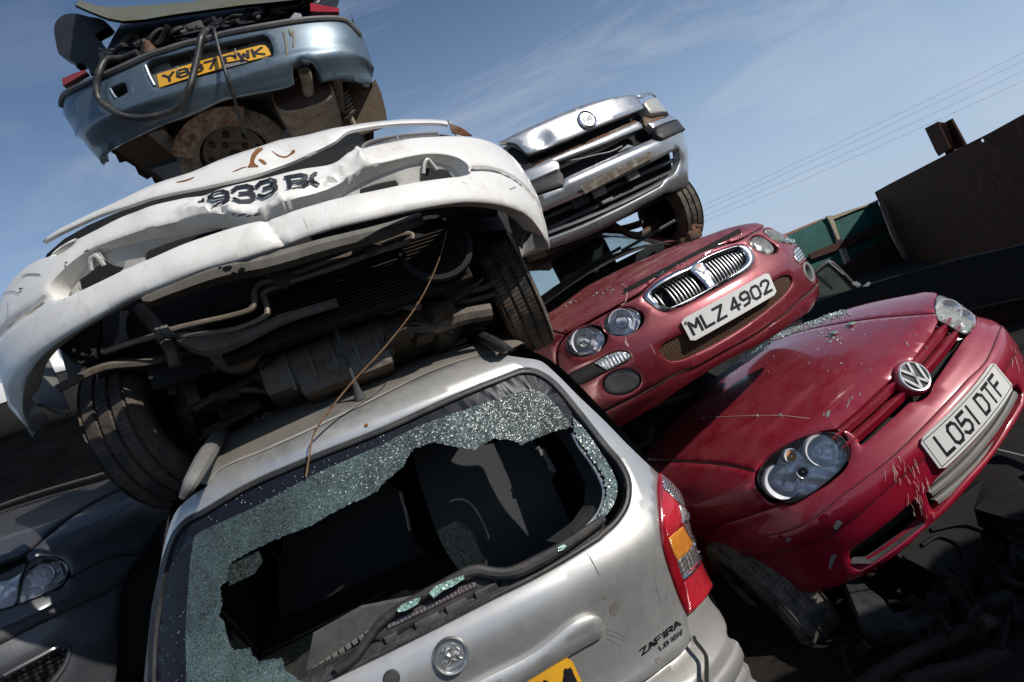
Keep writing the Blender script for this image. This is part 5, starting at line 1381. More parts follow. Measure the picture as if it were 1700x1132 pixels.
    m = MB(); m.tube([Y(*p, .28) for p in ((300, 560), (345, 572), (380, 566), (430, 548), (470, 530), (560, 502))], [.020, .035, .03, .018, .016, .014], 8); m.build('hose', M['oily2'], T)
    for dx in (0, 8, 14):
        m = MB(); m.lathe([(.010, -.005), (.019, -.005), (.019, .005), (.010, .005)], Y(267 + dx, 553 - dx * .3, .238), (1, .0, .25), 16); m.build('pipe_clip', M['liner2'], T)
    # lower cross-member, seams and brackets
    m = MB()
    m.loft([[Y(*p, .36) for p in ((410, 556), (470, 522), (560, 492), (640, 462), (722, 432))], [Y(*p, .34) for p in ((414, 566), (474, 532), (562, 500), (642, 471), (726, 440))], [Y(*p, .40) for p in ((420, 590), (480, 556), (566, 520), (650, 490), (732, 458))], [Y(*p, .46) for p in ((424, 596), (484, 562), (568, 526), (652, 496), (734, 464))]])
    m.build('cross_member', M['rusty2'], T, True, 30)
    m = MB(); m.tube([Y(*p, .33) for p in ((380, 566), (450, 535), (520, 507), (600, 478), (690, 448), (735, 440), (760, 430), (752, 412))], .012, 8); m.build('member_lip', M['oily2'], T)
    m = MB(); m.beam(Y(452, 446, .20), Y(482, 470, .24), .05, .012, (0, -1, 0)); m.build('bracket', M['oily2'], T)
    m = MB(); m.beam(Y(604, 388, .20), Y(624, 420, .24), .05, .012, (0, -1, 0)); m.build('bracket', M['oily2'], T)
    m = MB(); m.tube([Y(*p, .17) for p in ((240, 500), (300, 476), (370, 452), (450, 436), (540, 410), (640, 384), (700, 362))], [.02, .026, .03, .028, .026, .024, .018], 8); m.build('bumper_inner_lip', M['liner2'], T)
    # alternator with ribs
    a0 = Y(325, 505, .42); m = MB(); m.lathe([(.001, .09), (.05, .09), (.085, .07), (.09, 0), (.09, -.08), (.06, -.1)], a0, (.5, -1, -.3), 28)
    for k in range(14):
        t = 2 * math.pi * k / 14; m.box(a0 + np.array((.5, -1, -.3)) / 1.16 * .078 + np.array((math.cos(t) * .062, 0, math.sin(t) * .062)), (.008, .02, .03))
    m.build('alternator', M['oily2'], T)
    m = MB(); m.tube([Y(*p, .34) for p in ((232, 510), (250, 530), (268, 552), (285, 580), (292, 608))], [.02, .022, .024, .02, .018], 8); m.build('hose', M['oily2'], T)
    m = MB(); m.tube([Y(*p, .36) for p in ((262, 498), (280, 520), (320, 540), (350, 552))], .022, 8); m.build('hose', M['hose'], T)
    # engine, sump, gearbox
    m = MB(); m.box((-.02, .66, -.19), (.42, .36, .26), None, .03); m.box((.02, .62, -.31), (.30, .30, .10), None, .025); m.build('sump', M['oily2'], T)
    for k in range(5):
        m = MB(); m.box((-.14 + .07 * k, .475, -.25), (.012, .02, .16), None, .003); m.build('sump_rib', M['oily2'], T)
    m = MB(); m.lathe([(.001, -.18), (.12, -.18), (.15, -.10), (.13, .02), (.16, .05), (.16, .08), (.10, .16), (.05, .2)], (.30, .70, -.17), (1, 0, 0), 28); m.build('gearbox', M['oily2'], T)
    m = MB(); m.lathe([(.001, .07), (.045, .07), (.075, .05), (.085, 0), (.08, -.08)], Y(392, 575, .44), (.1, -1, -.35), 24); m.build('engine_mount', M['oily2'], T)
    m = MB(); m.lathe([(.004, .012), (.014, .012), (.016, 0)], Y(392, 562, .37), (.1, -1, -.35), 18); m.build('bolt_head', M['liner2'], T)
    m = MB(); m.box(Y(356, 590, .50), (.18, .1, .10), None, .02); m.tube([Y(*p, .42) for p in ((352, 612), (372, 604), (390, 590))], .014, 8); m.tube([Y(*p, .45) for p in ((420, 590), (440, 605))], .02, 8); m.build('engine_block', M['oily'], T)
    m = MB(); m.box((0, .80, -.02), (1.2, .7, .12)); m.box((0, 1.15, -.12), (1.3, .1, .3)); m.build('bay_floor', M['void'], T)
    # drive shafts, arms, struts
    wl = Y(285, 695, .74); wr = Y(846, 478, .80)
    for w, s in ((wl, -1), (wr, 1)):
        m = MB(); m.tube([w - np.array((s * .05, 0, 0)), (s * .32, w[1] + .02, -.16)], .016, 8); m.build('drive_shaft', M['steel'], T)
        m = MB()
        for k in range(6): m.lathe([(.022, -.008), (.052 - .004 * k, 0), (.022, .008)], w + np.array((-s * (.10 + .017 * k), .0, .005)), (1, 0, 0), 20)
        m.build('gaiter', M['hose'], T)
        m = MB(); m.beam(w + np.array((-s * .06, 0, -.10)), (s * .28, w[1] - .02, -.27), .06, .03); m.beam(w + np.array((-s * .05, -.1, -.03)), (s * .26, w[1] - .12, -.20), .022, .022); m.build('control_arm', M['rusty2'], T)
        m = MB(); m.tube([w + np.array((-s * .09, .02, -.06)), w + np.array((-s * .10, .04, .12)), w + np.array((-s * .12, .06, .36))], [.03, .034, .03], 10); m.lathe([(.02, -.02), (.10, -.02), (.11, 0), (.11, .02), (.03, .03)], w + np.array((-s * .055, 0, 0)), (-s, .1, 0), 28); m.build('strut', M['oily'], T)
        m = MB(); m.box(w + np.array((-s * .10, -.06, .03)), (.06, .09, .12), None, .02); m.build('brake_caliper', M['oily2'], T)
    # bits by the near wheel: channel, duct, brackets
    m = MB(); m.beam(Y(198, 605, .46), Y(282, 606, .46), .05, .03, (0, 0, 1), .004); m.beam(Y(282, 605, .46), Y(286, 655, .50), .018, .018); m.beam(Y(160, 622, .44), Y(198, 606, .46), .04, .02); m.build('splash_channel', M['oily2'], T, True, 30)
    m = MB(); m.poly([Y(*p, .40) for p in ((105, 575), (150, 545), (178, 527), (182, 560), (170, 600), (150, 612), (128, 598))], .05); m.build('air_duct', M['void'], T, False, None)
    m = MB(); m.poly([Y(*p, .36) for p in ((172, 525), (216, 517), (212, 545), (206, 575), (188, 582), (170, 592), (174, 560))], .012); m.build('bracket_plate', M['black'], T, False, None)
    m = MB(); m.poly([Y(*p, .35) for p in ((201, 517), (217, 518), (211, 530), (210, 550), (215, 562), (190, 576), (200, 545))], .008); m.build('bracket_plate', M['liner2'], T, False, None)
    m = MB(); m.tube([Y(*p, .38) for p in ((132, 600), (140, 588), (156, 581), (162, 587), (150, 598), (138, 604), (132, 600))], .007, 6); m.build('towing_eye', M['oily2'], T)
    m = MB(); m.tube([Y(*p, .37) for p in ((100, 572), (112, 588), (128, 602))], .008, 6); m.build('stay', M['liner2'], T)
    # right inner side: torn sheet and loom
    m = MB(); m.poly([Y(*p, .46) for p in ((758, 372), (785, 366), (780, 395), (772, 418), (765, 410), (752, 402), (756, 385))], .005); m.build('torn_sheet', M['liner'], T, False, None)
    m = MB(); m.poly([Y(*p, .50) for p in ((734, 450), (742, 470), (752, 488), (738, 492), (726, 462))], .005); m.build('torn_sheet', M['liner'], T, False, None)
    m = MB(); m.poly([Y(*p, .44) for p in ((764, 340), (812, 341), (826, 346), (824, 360), (790, 362), (768, 358))], .03); m.build('bracket_plate', M['black'], T, False, None)
    m = MB()
    for k in range(5):
        m.tube([Y(748 + 2 * k, 345, .40), Y(742 + 3 * k, 375, .42), Y(752 - 4 * k, 408, .44), Y(736 - 2 * k, 440, .46), Y(720 - 6 * k, 470, .5)], .006, 6)
    m.build('wiring_loom', M['hose'], T)
    m = MB(); m.beam(Y(748, 445, .52), Y(812, 410, .56), .03, .02); m.build('stay', M['rusty2'], T)
    m = MB(); m.tube([Y(*p, .5) for p in ((640, 552), (700, 545), (770, 525), (815, 517))], .03, 8); m.build('steering_rack', M['oily2'], T)
    rr = np.random.default_rng(9); m = MB()
    for _ in range(26):
        x, y, z = rr.uniform(-.55, .55), rr.uniform(.38, .9), rr.uniform(-.30, -.12); L_ = rr.uniform(.1, .45); a_ = rr.uniform(-.5, .5)
        p = [np.array((x + math.cos(a_) * L_ * t, y + math.sin(a_) * L_ * t, z + .03 * math.sin(3 * t + x * 9) + rr.normal(0, .008))) for t in np.linspace(-.5, .5, 5)]
        m.tube(p, rr.uniform(.004, .014), 6)
    m.build('pipes_and_cables', M['oily2'], T)
    m = MB()
    for _ in range(30):
        x, y, z = rr.uniform(-.5, .5), rr.uniform(.42, .8), rr.uniform(-.30, -.16); q, _x = np.linalg.qr(rr.normal(0, 1, (3, 3)) * .25 + np.eye(3)); m.box((x, y, z), (rr.uniform(.02, .12), rr.uniform(.02, .08), rr.uniform(.01, .05)), q, .004)
    m.build('engine_fittings', M['oily'], T)
    # hidden remainder
    hull(T, [(1.05, .76, -.24, .80, .30), (1.6, .80, -.24, .80, .46), (2.5, .80, -.22, .80, .48), (3.3, .76, -.15, .76, .44)], pm)
    m = MB(); m.box((0, 1.9, -.255), (1.5, 1.9, .03)); m.beam((-.35, 1.0, -.29), (-.35, 2.8, -.28), .09, .06); m.beam((.35, 1.0, -.29), (.35, 2.8, -.28), .09, .06); m.tube([(.02, .7, -.34), (.05, 1.2, -.33), (.0, 2.8, -.31)], .03, 8); m.build('floor_pan', M['oily'], T)
    tyre(T, wl, (-1, .34, .02), .285, .185, .185, 'wheel', M['tyre_inner'], M['rusty2'])
    tyre(T, wr, (1, -.27, .02), .275, .155, .17, 'wheel', M['tyre_muddy'], M['oily'])
    return T, S


M['rustpatch'] = rust('bare rust', (.30, .12, .035), (.16, .07, .03), (.22, .10, .04), .5, 60, .8, 0.)
M['rusty2'] = rust('rusty chassis steel', (.11, .055, .03), (.05, .032, .022), (.07, .055, .045), .55, 12, .75, .2)
M['whitedirty'] = paint('dirty white paint', (.55, .545, .52), 0., .5, .5, .2, .5, (.30, .25, .18), .6, (.12, .095, .07), .3, (.10, .09, .08), 0, up=.0)
M['grooveshade'] = plain('grey groove shade', (.36, .35, .33), .6, 0, .2, 20, .4)
M['liner2'] = plain('grimy grey sheet', (.15, .145, .13), .7, 0, .3, 14, .6)
M['radiator'] = rust('dirty radiator', (.035, .024, .017), (.014, .012, .010), (.022, .019, .016), .5, 14, .9, 0.)
white_obj, white_S = white()
# ---------------------------------------------------------------- silver people carrier (rear) with the smashed rear window
def speckled(name):
    """black printed edge of the crazed window with pale specks of broken cells"""
    m = plain(name, (.007, .009, .014), .35, 0, .5, 60, .1, (.05, .06, .06), .1, 300, .2); t = m.node_tree; b = t.nodes['Principled BSDF']
    v = _n(t, 'ShaderNodeTexVoronoi', feature='F1'); v.inputs['Scale'].default_value = 210; c = _n(t, 'ShaderNodeTexCoord'); t.links.new(c.outputs['Object'], v.inputs['Vector'])
    s = _n(t, 'ShaderNodeSeparateColor'); t.links.new(v.outputs['Color'], s.inputs[0])
    f = math_(t, 'MULTIPLY', math_(t, 'MULTIPLY', ramp(t, s.outputs[0], .90, .93), ramp(t, v.outputs['Distance'], .22, .4, 1., 0.)), ramp(t, noise(t, 5, 4), .42, .6))
    t.links.new(mixc(t, f, (.008, .010, .016), (.45, .52, .52)), b.inputs['Base Color']); return m


def jag(P, amp=2.2, step=5.):
    """roughen an outline like the edge of broken safety glass"""
    r = np.random.default_rng(3); Q = resample(P, step)
    return [p + r.normal(0, amp * .5, 2) for p in Q]


def zafira():
    car = POSE['zafira']; S = Surf(car, KN['zafira'])
    T = thing('parked_car', 'silver people carrier seen from behind with its rear window smashed', 'car', car, group='scrap cars in the heap')
    pm = M['silver']; Y = car.y
    gas_out = cr([(864, 611), (882, 611), (900, 617), (923, 633), (960, 676), (1009, 738), (1035, 769), (1048, 799), (1046, 836), (1028, 867), (997, 895)], 5)[:-1] + \
        cr([(997, 896), (941, 931), (882, 964), (823, 993), (735, 1038), (647, 1082), (573, 1118), (500, 1153), (430, 1187), (380, 1212), (330, 1228), (280, 1226), (252, 1196), (246, 1131)], 5)[:-1] + \
        cr([(246, 1131), (249, 1060), (258, 991), (270, 929), (286, 886), (305, 863), (333, 848)], 5)[:-1] + cr([(333, 848), (404, 806), (509, 759), (632, 710), (756, 654), (864, 611)], 5)[:-1]
    roofline = [(343, 806), (361, 782), (442, 746), (518, 712), (600, 673), (717, 617), (790, 592), (833, 588)]
    rsil = [(833, 588), (868, 593), (898, 599), (924, 620), (960, 656), (1003, 697), (1040, 735), (1070, 764), (1094, 786)]
    lampedge = [(1094, 786), (1092, 814), (1094, 858), (1102, 914), (1117, 963), (1130, 998), (1141, 1021)]
    low = [(1141, 1021), (1145, 1042), (1149, 1063), (1099, 1109), (1068, 1131), (980, 1180), (860, 1240), (700, 1310)]
    lsil = [(250, 1290), (234, 1200), (233, 1132), (240, 1075), (250, 1015), (262, 955), (276, 890), (292, 848), (318, 822), (343, 806)]
    tail = panel('tailgate', S, loopj(roofline, rsil, lampedge, low, [(700, 1310), (250, 1290)], lsil), pm, T, holes=[gas_out], res=.03, th=.03, edge=.005, step=7)
    # roof with its dusty skin
    rf = [('p', t, s) for t, s in ([(t, float(s)) for t in (-.985,) for s in np.linspace(S.cum[12] + .0, S.L, 14)] + [(t, S.L) for t in np.linspace(-.9, .9, 12)] + [(.985, float(s)) for s in np.linspace(S.L, S.cum[12], 14)])]
    q = S.inv(resample(cr([(343, 804), (361, 780), (442, 744), (518, 710), (600, 671), (717, 615), (790, 590), (833, 586)], 4), 10, False))
    rf = [('p', t, float(s)) for t, s in q] + [('p', .985, float(s)) for s in np.linspace(q[-1][1] + .06, S.L, 14)] + [('p', t, S.L) for t in np.linspace(.9, -.9, 12)] + [('p', -.985, float(s)) for s in np.linspace(S.L, q[0][1] + .06, 14)]
    panel('roof', S, rf, M['roofdust'], T, res=.06, th=.02, edge=.004)
    seam(S, [(350, 800), (362, 781), (442, 745), (518, 711), (600, 672), (717, 616), (790, 591), (831, 587)], M['roofedgelit'], T, w=.010, off=.001)
    # ledge of the tail lip: sunlit edge painted by the strip above
    # gasket and glass
    c = np.mean(gas_out, 0)
    gin = [p for p in shrink(np.array(gas_out), 9 if area(np.array(gas_out)) > 0 else -9)]
    panel('window_seal', S, gas_out, M['gasket'], T, holes=[gin], off=.003, th=.03, edge=.004, res=.05, step=7)
    frit_in = cr([(308, 1160), (307, 1100), (306, 1060), (310, 982), (317, 911), (323, 889), (345, 876), (385, 858), (432, 836), (472, 814), (521, 787), (632, 738), (694, 707), (818, 664), (867, 648), (886, 645), (910, 657), (935, 685), (950, 705)], 5)
    opening_top = [(952, 708), (929, 713), (898, 725), (880, 731), (867, 738), (855, 731), (818, 728), (805, 736), (787, 746), (756, 741), (725, 735), (713, 735), (688, 744), (676, 759), (672, 772), (632, 806), (626, 815), (583, 836), (546, 855), (509, 877), (478, 886), (459, 895), (422, 911), (385, 932), (379, 941), (376, 966), (362, 975), (367, 1003), (361, 1022), (370, 1034), (376, 1065), (385, 1080), (413, 1077), (416, 1090), (428, 1099), (466, 1093), (472, 1114), (497, 1131), (505, 1150)]
    edge_j = jag([np.array(p, float) for p in opening_top], 3.0, 4.5)
    edge_j = [p for p in edge_j if True]
    k0 = len(resample([np.array(p, float) for p in opening_top], 4.5, False))
    edge_j = [p + rng.normal(0, .9, 2) for p in resample([np.array(p, float) for p in opening_top], 4.5, False)]
    glass_out = list(frit_in) + edge_j + [np.array((460, 1172)), np.array((380, 1200)), np.array((320, 1205))]
    g1 = panel('rear_window', S, glass_out, M['crazed'], T, off=-.004, th=.004, edge=0, res=.05, step=4)
    # dark printed border round the glass
    bord = [np.array(p) for p in gin]
    ring_top = cr([(862, 622), (882, 622), (898, 628), (918, 643), (944, 674), (952, 690)], 4)
    left_part = cr([(300, 1222), (268, 1200), (257, 1131), (260, 1060), (269, 993), (281, 932), (296, 892), (312, 873), (338, 858), (408, 817), (513, 770), (636, 721), (760, 665), (862, 622)], 5)[:-1]
    panel('printed_border', S, left_part + list(ring_top) + [np.array(p) for p in frit_in[::-1]] + [np.array((312, 1205))], M['frit'], g1, off=-.0042, th=.004, edge=0, res=.05, step=5)
    # right hand remains: crumbs of glass held in the seal, and the bare inner edge
    rr = cr([(952, 690), (975, 716), (1000, 752), (1018, 782), (1026, 806), (1022, 832), (1006, 856), (978, 880), (940, 908)], 5)
    ri = cr([(935, 903), (968, 880), (992, 858), (1005, 836), (1008, 812), (1002, 790), (985, 762), (966, 736), (953, 712)], 5)
    panel('glass_remains', S, list(rr) + [p + rng.normal(0, 1.6, 2) for p in resample(ri, 4, False)], M['crazed_dark'], g1, off=-.004, th=.006, edge=0, res=.04, step=4)
    bead(S, [(955, 716), (966, 738), (985, 764), (1000, 790), (1007, 812), (1003, 838), (990, 860), (965, 884), (935, 906), (900, 925)], .007, M['dullmetal'], T, 'inner_edge', off=-.02)
    m = MB(); m.loft([[S.at(*p, -.02) for p in ((950, 706), (985, 752), (1008, 800), (1006, 838), (985, 868), (940, 902))], [S.at(*p, -.02) + np.array((-.03, .09, -.01)) for p in ((950, 706), (985, 752), (1008, 800), (1006, 838), (985, 868), (940, 902))]]); m.build('pillar_trim', M['carpet'], T)
    # bottom ledge of the opening
    b1 = [(1000, 868), (941, 905), (882, 938), (823, 968), (735, 1012), (647, 1056), (560, 1098), (500, 1128), (430, 1165)]
    m = MB(); m.loft([[S.at(p[0] + 6, p[1] + 22, -.003) for p in b1], [S.at(*p, -.012) for p in b1], [S.at(*p, -.03) + np.array((0, .05, -.01)) for p in b1], [S.at(*p, -.03) + np.array((0, .06, -.20)) for p in b1]]); m.build('window_ledge', M['ledge'], T, True, 40)
    m = MB(); m.tube([S.at(*p, .012) for p in ((1000, 862), (941, 903), (905, 925), (880, 938), (861, 947), (840, 952), (815, 951), (794, 947), (775, 950), (750, 962), (700, 988), (660, 1012), (632, 1034), (612, 1060), (590, 1090), (560, 1112))], [.012, .016, .019, .019, .018, .017, .017, .017, .016, .014, .012, .012, .012, .012, .014, .012], 10); m.build('trim_moulding', M['black'], T)
    # high brake light
    bl = loopj([(615, 1062), (630, 1040), (665, 1018), (794, 955)], [(794, 955), (815, 955), (823, 965), (812, 977)], [(812, 977), (700, 1032), (640, 1062), (615, 1062)])
    B = panel('brake_light', S, bl, M['black'], T, off=-.004, th=.03, edge=.006, res=.03)
    panel('lens_strip', S, loopj([(640, 1036), (790, 964)], [(792, 974), (644, 1045)]), M['ledlens'], B, off=.001, th=.004, edge=.001, res=.012)
    for a, b_, w in ((640, 1066, 20), (690, 1042, 40), (742, 1015, 34), (790, 990, 36)):
        m = MB(); p = S.at(a, b_, -.006); q2 = S.at(a + w, b_ - w * .5, -.006); m.beam(p, q2, .012, .03, (0, 0, 1), .003); m.build('bracket', M['dullmetal'], T)
    panel('seal_strip', S, [(632, 1082), (640, 1072), (735, 1024), (811, 984), (816, 992), (735, 1036)], M['ledge'], T, off=.004, th=.01, edge=.002)
    # glass shards on the ledge
    for k, pts in enumerate(([(712, 983), (722, 972), (745, 962), (768, 954), (770, 960), (752, 972), (735, 980), (720, 992)], [(660, 1010), (668, 1002), (690, 992), (699, 990), (694, 1002), (672, 1013), (662, 1014)], [(922, 910), (930, 906), (936, 908), (930, 915), (922, 917)])):
        sh = MB(); sh.poly([S.at(*p, .028) for p in pts], .006); o = sh.build('glass_shard', M['crazed_lite'], None, False, None)
        tag(o, ['larger broken lump of green safety glass on the brake light', 'smaller lump of safety glass left of the larger lump', 'small chip of safety glass under the right window corner'][k], 'glass shard', 'lumps of safety glass on the window ledge')
        o.matrix_world = T.matrix_world.copy()
    # lamp cluster
    lo = loopj([(1094, 784), (1118, 805), (1139, 836), (1155, 870), (1167, 904), (1180, 938)], [(1180, 938), (1184, 960), (1181, 977), (1167, 998), (1141, 1021)], lampedge[::-1])
    LT = panel('tail_light', S, lo, M['redlens2'], T, off=.006, th=.05, edge=.007, res=.02)

    def zc(pts): return loopj(*[[(900 + a / 3.216, 780 + b / 3.216) for a, b in r] for r in pts])
    for nm, pts, mt, of in (('chrome_cell', [[(634, 30), (660, 50), (700, 88), (745, 140), (768, 185)], [(768, 185), (755, 196), (720, 180), (680, 140), (640, 105)], [(640, 105), (634, 30)]], 'cells', .0075),
                            ('red_lens', [[(640, 112), (690, 150), (722, 195), (735, 290)], [(735, 290), (700, 325), (660, 362)], [(660, 362), (646, 300), (636, 200), (640, 112)]], 'redribs', .008),
                            ('clear_lens', [[(724, 190), (755, 205), (782, 215)], [(782, 215), (765, 255), (740, 284)], [(740, 284), (734, 240), (724, 190)]], 'clearlens', .0078),
                            ('reversing_lens', [[(744, 288), (785, 235), (815, 320), (852, 400)], [(852, 400), (850, 440), (828, 482), (742, 580)], [(742, 580), (725, 530), (712, 488)], [(712, 488), (800, 400)], [(800, 400), (770, 345), (744, 288)]], 'cells2', .0076),
                            ('indicator_lens', [[(664, 366), (705, 330), (741, 302)], [(741, 302), (765, 345), (796, 396)], [(796, 396), (770, 432), (712, 484)], [(712, 484), (690, 440), (664, 366)]], 'amberribs', .009),
                            ('red_lens', [[(745, 582), (832, 492), (880, 512)], [(880, 512), (908, 560), (900, 625)], [(900, 625), (855, 695), (778, 765)], [(778, 765), (765, 680), (745, 582)]], 'redribs', .008)):
        panel(nm, S, zc(pts), M[mt], LT, off=of, th=.004, edge=.0015, res=.012)
    bead(S, [(900 + a / 3.216, 780 + b / 3.216) for a, b in ((742, 288), (770, 260), (784, 222))], .004, M['chrome'], LT, 'chrome_rim', off=.009)
    bead(S, [(900 + a / 3.216, 780 + b / 3.216) for a, b in ((800, 398), (822, 370), (838, 335))], .004, M['chrome'], LT, 'chrome_rim', off=.009)
    bead(S, [(900 + a / 3.216, 780 + b / 3.216) for a, b in ((742, 582), (790, 540), (835, 485), (852, 420))], .005, M['chrome'], LT, 'chrome_rim', off=.009)
    # rear bumper
    br = loopj([(1143, 1023), (1168, 1000), (1183, 977)], [(1183, 977), (1192, 991), (1207, 1010), (1216, 1029), (1218, 1053), (1232, 1084), (1242, 1110), (1246, 1135), (1250, 1230)], [(1250, 1230), (900, 1420)], [(900, 1420), (700, 1330)], [(700, 1330), (980, 1184), (1068, 1134), (1100, 1112), (1150, 1066), (1143, 1023)])
    panel('rear_bumper', S, br, M['bumperpaint'], T, off=.002, th=.03, edge=.006, res=.016, disp=lambda P: .016 * np.tanh((-.405 - P[:, 2]) / .006) - .012 * np.exp(-((P[:, 2] + .47) / .010) ** 2) + .012 * np.tanh((-.53 - P[:, 2]) / .006))
    seam(S, [(1147, 1055), (1150, 1064), (1163, 1081), (1169, 1092), (1170, 1131), (1172, 1200)], M['void'], T, w=.014, off=.012)
    # badge with the griffin
    c3 = S.at(748, 1088, .002); n = S.at_n(748, 1088); m = MB(); m.lathe([(.001, .004), (.040, .004), (.041, 0)], c3, n, 40); b0 = m.build('badge', M['dullmetal'], T)
    m = MB(); m.lathe([(.0385, .003), (.040, .009), (.044, .010), (.047, .006), (.048, 0)], c3, n, 48); m.build('badge_ring', M['dullmetal'], b0)
    ux = np.cross((0, 0, 1), n); ux /= np.linalg.norm(ux); ux = ux if ux[0] > 0 else -ux; uz = np.cross(n, ux); uz = uz if uz[2] > 0 else -uz
    m = MB()
    for L_, r in (([(-.024, -.020), (-.012, -.012), (-.004, -.002), (-.010, .010), (-.004, .020), (.006, .018), (.003, .010)], [.003, .005, .008, .007, .006, .004, .002]), ([(-.004, .000), (.010, .002), (.020, -.002), (.026, .004), (.022, .014)], [.006, .006, .005, .003, .001]),
                  ([(.014, -.002), (.018, -.012), (.026, -.018)], [.006, .004, .002]), ([(-.004, -.006), (.006, -.014), (.016, -.016)], [.006, .003, .002]), ([(-.010, -.010), (-.022, -.006), (-.028, -.010)], [.005, .003, .001]),
                  ([(-.006, .018), (-.018, .020), (-.026, .012)], [.004, .003, .001]), ([(-.006, .012), (-.018, .008), (-.026, .000)], [.004, .003, .001]), ([(.006, .024), (.014, .026), (.022, .020)], [.003, .003, .001]), ([(-.026, -.024), (.0, -.028), (.024, -.024)], [.002, .004, .002])):
        m.tube([c3 + n * .005 + ux * a + uz * b for a, b in L_], r, 8)
    m.build('emblem', M['dullmetal'], b0)
    # handle moulding over the plate, plate
    hd = loopj([(760, 1146), (794, 1127), (882, 1082), (947, 1032), (962, 1024), (980, 1019), (993, 1023), (1002, 1040)], [(1002, 1040), (998, 1052), (972, 1068), (941, 1086), (865, 1133), (800, 1172)], [(800, 1172), (760, 1146)])
    panel('handle_moulding', S, hd, pm, T, off=.022, th=.05, edge=.012, res=.02)
    m = MB(); pts = [(1000, 1050), (945, 1086), (866, 1133), (760, 1195)]
    m.loft([[S.at(*p, .016) for p in pts], [S.at(*p, -.012) - np.array((0, 0, .012)) for p in pts], [S.at(p[0] + 26, p[1] + 60, -.012) for p in pts]]); m.build('plate_recess', M['silver'], T) if False else None
    C = [S.at(*p, .006) for p in ((706, 1213), (943, 1086), (985, 1178), (748, 1306))]
    plate_thing('number_plate', car, C, 'W87 ZAM', M['plate_yellow'], M['ink'], T, bow=.012, th=.004, margin=(.05, .16), gap=.42, space=.6, w=.30) if False else None
    pa, pb = np.array((944, 1086.)), np.array((987, 1180.)); dl = np.array((-237., 124.))
    PC = [S.at(*(pa + dl * .55), .006), S.at(*pa, .006), S.at(*pb, .006), S.at(*(pb + dl * .55), .006)]
    plate_thing('number_plate', car, PC, 'NM', M['plate_yellow'], M['ink'], T, bow=.004, th=.004, margin=(.10, .14), gap=.6, space=.6, w=.34)
    # lettering
    def fm(bl_, br_, hv, of=.0015):
        bl_, br_, hv = map(np.array, (bl_, br_, hv))

        def g(u, v, z):
            p = bl_ + (br_ - bl_) * u + hv * v; qq = S.inv([p]); return S.pt(qq[:, 0], qq[:, 1], of + z * 4e-5)[0]
        return g
    lettering('model_lettering', 'ZAFIRA', fm((1066., 1087.), (1129., 1037.), (-4.5, -10.), .004), M['chromedark'], T, .30, .35, .6, 1.25)
    lettering('model_lettering', '1.8 16V', fm((1095., 1080.), (1133., 1051.), (-3.6, -7.), .004), M['chromedark'], T, .30, .35, .5, 1.1)
    for a, b_, rx, ry in ((1020, 1010, 8, 11), (1093, 1096, 6, 6), (1005, 990, 3, 4)):
        decal('smudge', S, ell(a, b_, rx, ry, .2, 16), M['smudge'], tail, off=.0012)
    for pl in ([(974, 917), (985, 935), (996, 956)], [(1005, 1043), (1030, 1052), (1043, 1062)], [(1006, 1050), (1028, 1058), (1042, 1068)], [(1007, 1058), (1020, 1066), (1034, 1072)], [(1086, 945), (1091, 975), (1097, 998)]):
        seam(S, pl, M['liner'], tail, 'scratch', w=.003, off=.001)
    m = MB(); n2 = S.at_n(650, 1126); m.lathe([(.001, .006), (.018, .005), (.022, 0)], S.at(650, 1126, .002), n2, 24); m.build('wiper_hole_cap', M['gasket'], T)
    m = MB(); m.lathe([(.001, .003), (.005, .003), (.006, 0)], S.at(608, 706, .001), S.at_n(608, 706), 14); m.build('rust_spot', M['rustpatch'], T)
    # roof rails
    for nm, pts, mt, rr_ in (('roof_rail', ((846, 581), (830, 575), (808, 564), (778, 553)), 'black', [.012, .022, .024, .024]), ('roof_rail', ((303, 826), (318, 800), (336, 768), (362, 728), (384, 702)), 'trim2', [.010, .020, .024, .026, .026])):
        P = [car.z(*p, z_) for p, z_ in zip(pts, (.655, .69, .705, .71) if len(pts) == 4 else (.635, .665, .69, .70, .705))]
        P.append(P[-1] + np.array((0, .8, .01)))
        m = MB(); m.tube(P, rr_ + [rr_[-1]], 10); m.build(nm, M[mt], T)
    # interior: seats, side trim, parcel floor
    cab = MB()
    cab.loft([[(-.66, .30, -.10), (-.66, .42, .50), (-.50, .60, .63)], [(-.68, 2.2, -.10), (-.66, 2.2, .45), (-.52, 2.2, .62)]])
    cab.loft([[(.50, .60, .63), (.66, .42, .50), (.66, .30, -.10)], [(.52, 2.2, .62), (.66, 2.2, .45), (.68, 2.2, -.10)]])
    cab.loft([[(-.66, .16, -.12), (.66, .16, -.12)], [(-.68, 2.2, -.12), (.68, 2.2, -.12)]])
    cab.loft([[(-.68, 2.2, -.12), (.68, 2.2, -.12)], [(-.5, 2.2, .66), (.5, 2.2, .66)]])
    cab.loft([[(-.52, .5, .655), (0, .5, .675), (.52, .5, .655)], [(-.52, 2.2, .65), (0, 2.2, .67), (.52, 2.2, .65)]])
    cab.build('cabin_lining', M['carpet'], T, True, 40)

    def seat(pts, y, th=.14, slope=.16):
        P = [Y(*p, y) for p in pts]; z0 = min(p[2] for p in P)
        P = [p + np.array((0, slope * (p[2] - z0), 0)) for p in P]
        P = [car.o + (p - car.o) for p in P]
        m = MB(); m.poly(cr(P, 3, True), th, (0, -1, slope)); return m
    sm_ = seat([(690, 748), (712, 737), (790, 752), (880, 728), (906, 752), (930, 786), (922, 800), (934, 832), (946, 862), (965, 900), (900, 930), (790, 975), (760, 945), (735, 906), (716, 852), (700, 800)], .62); sm_.build('rear_seat', M['fabric'], T, True, 40)
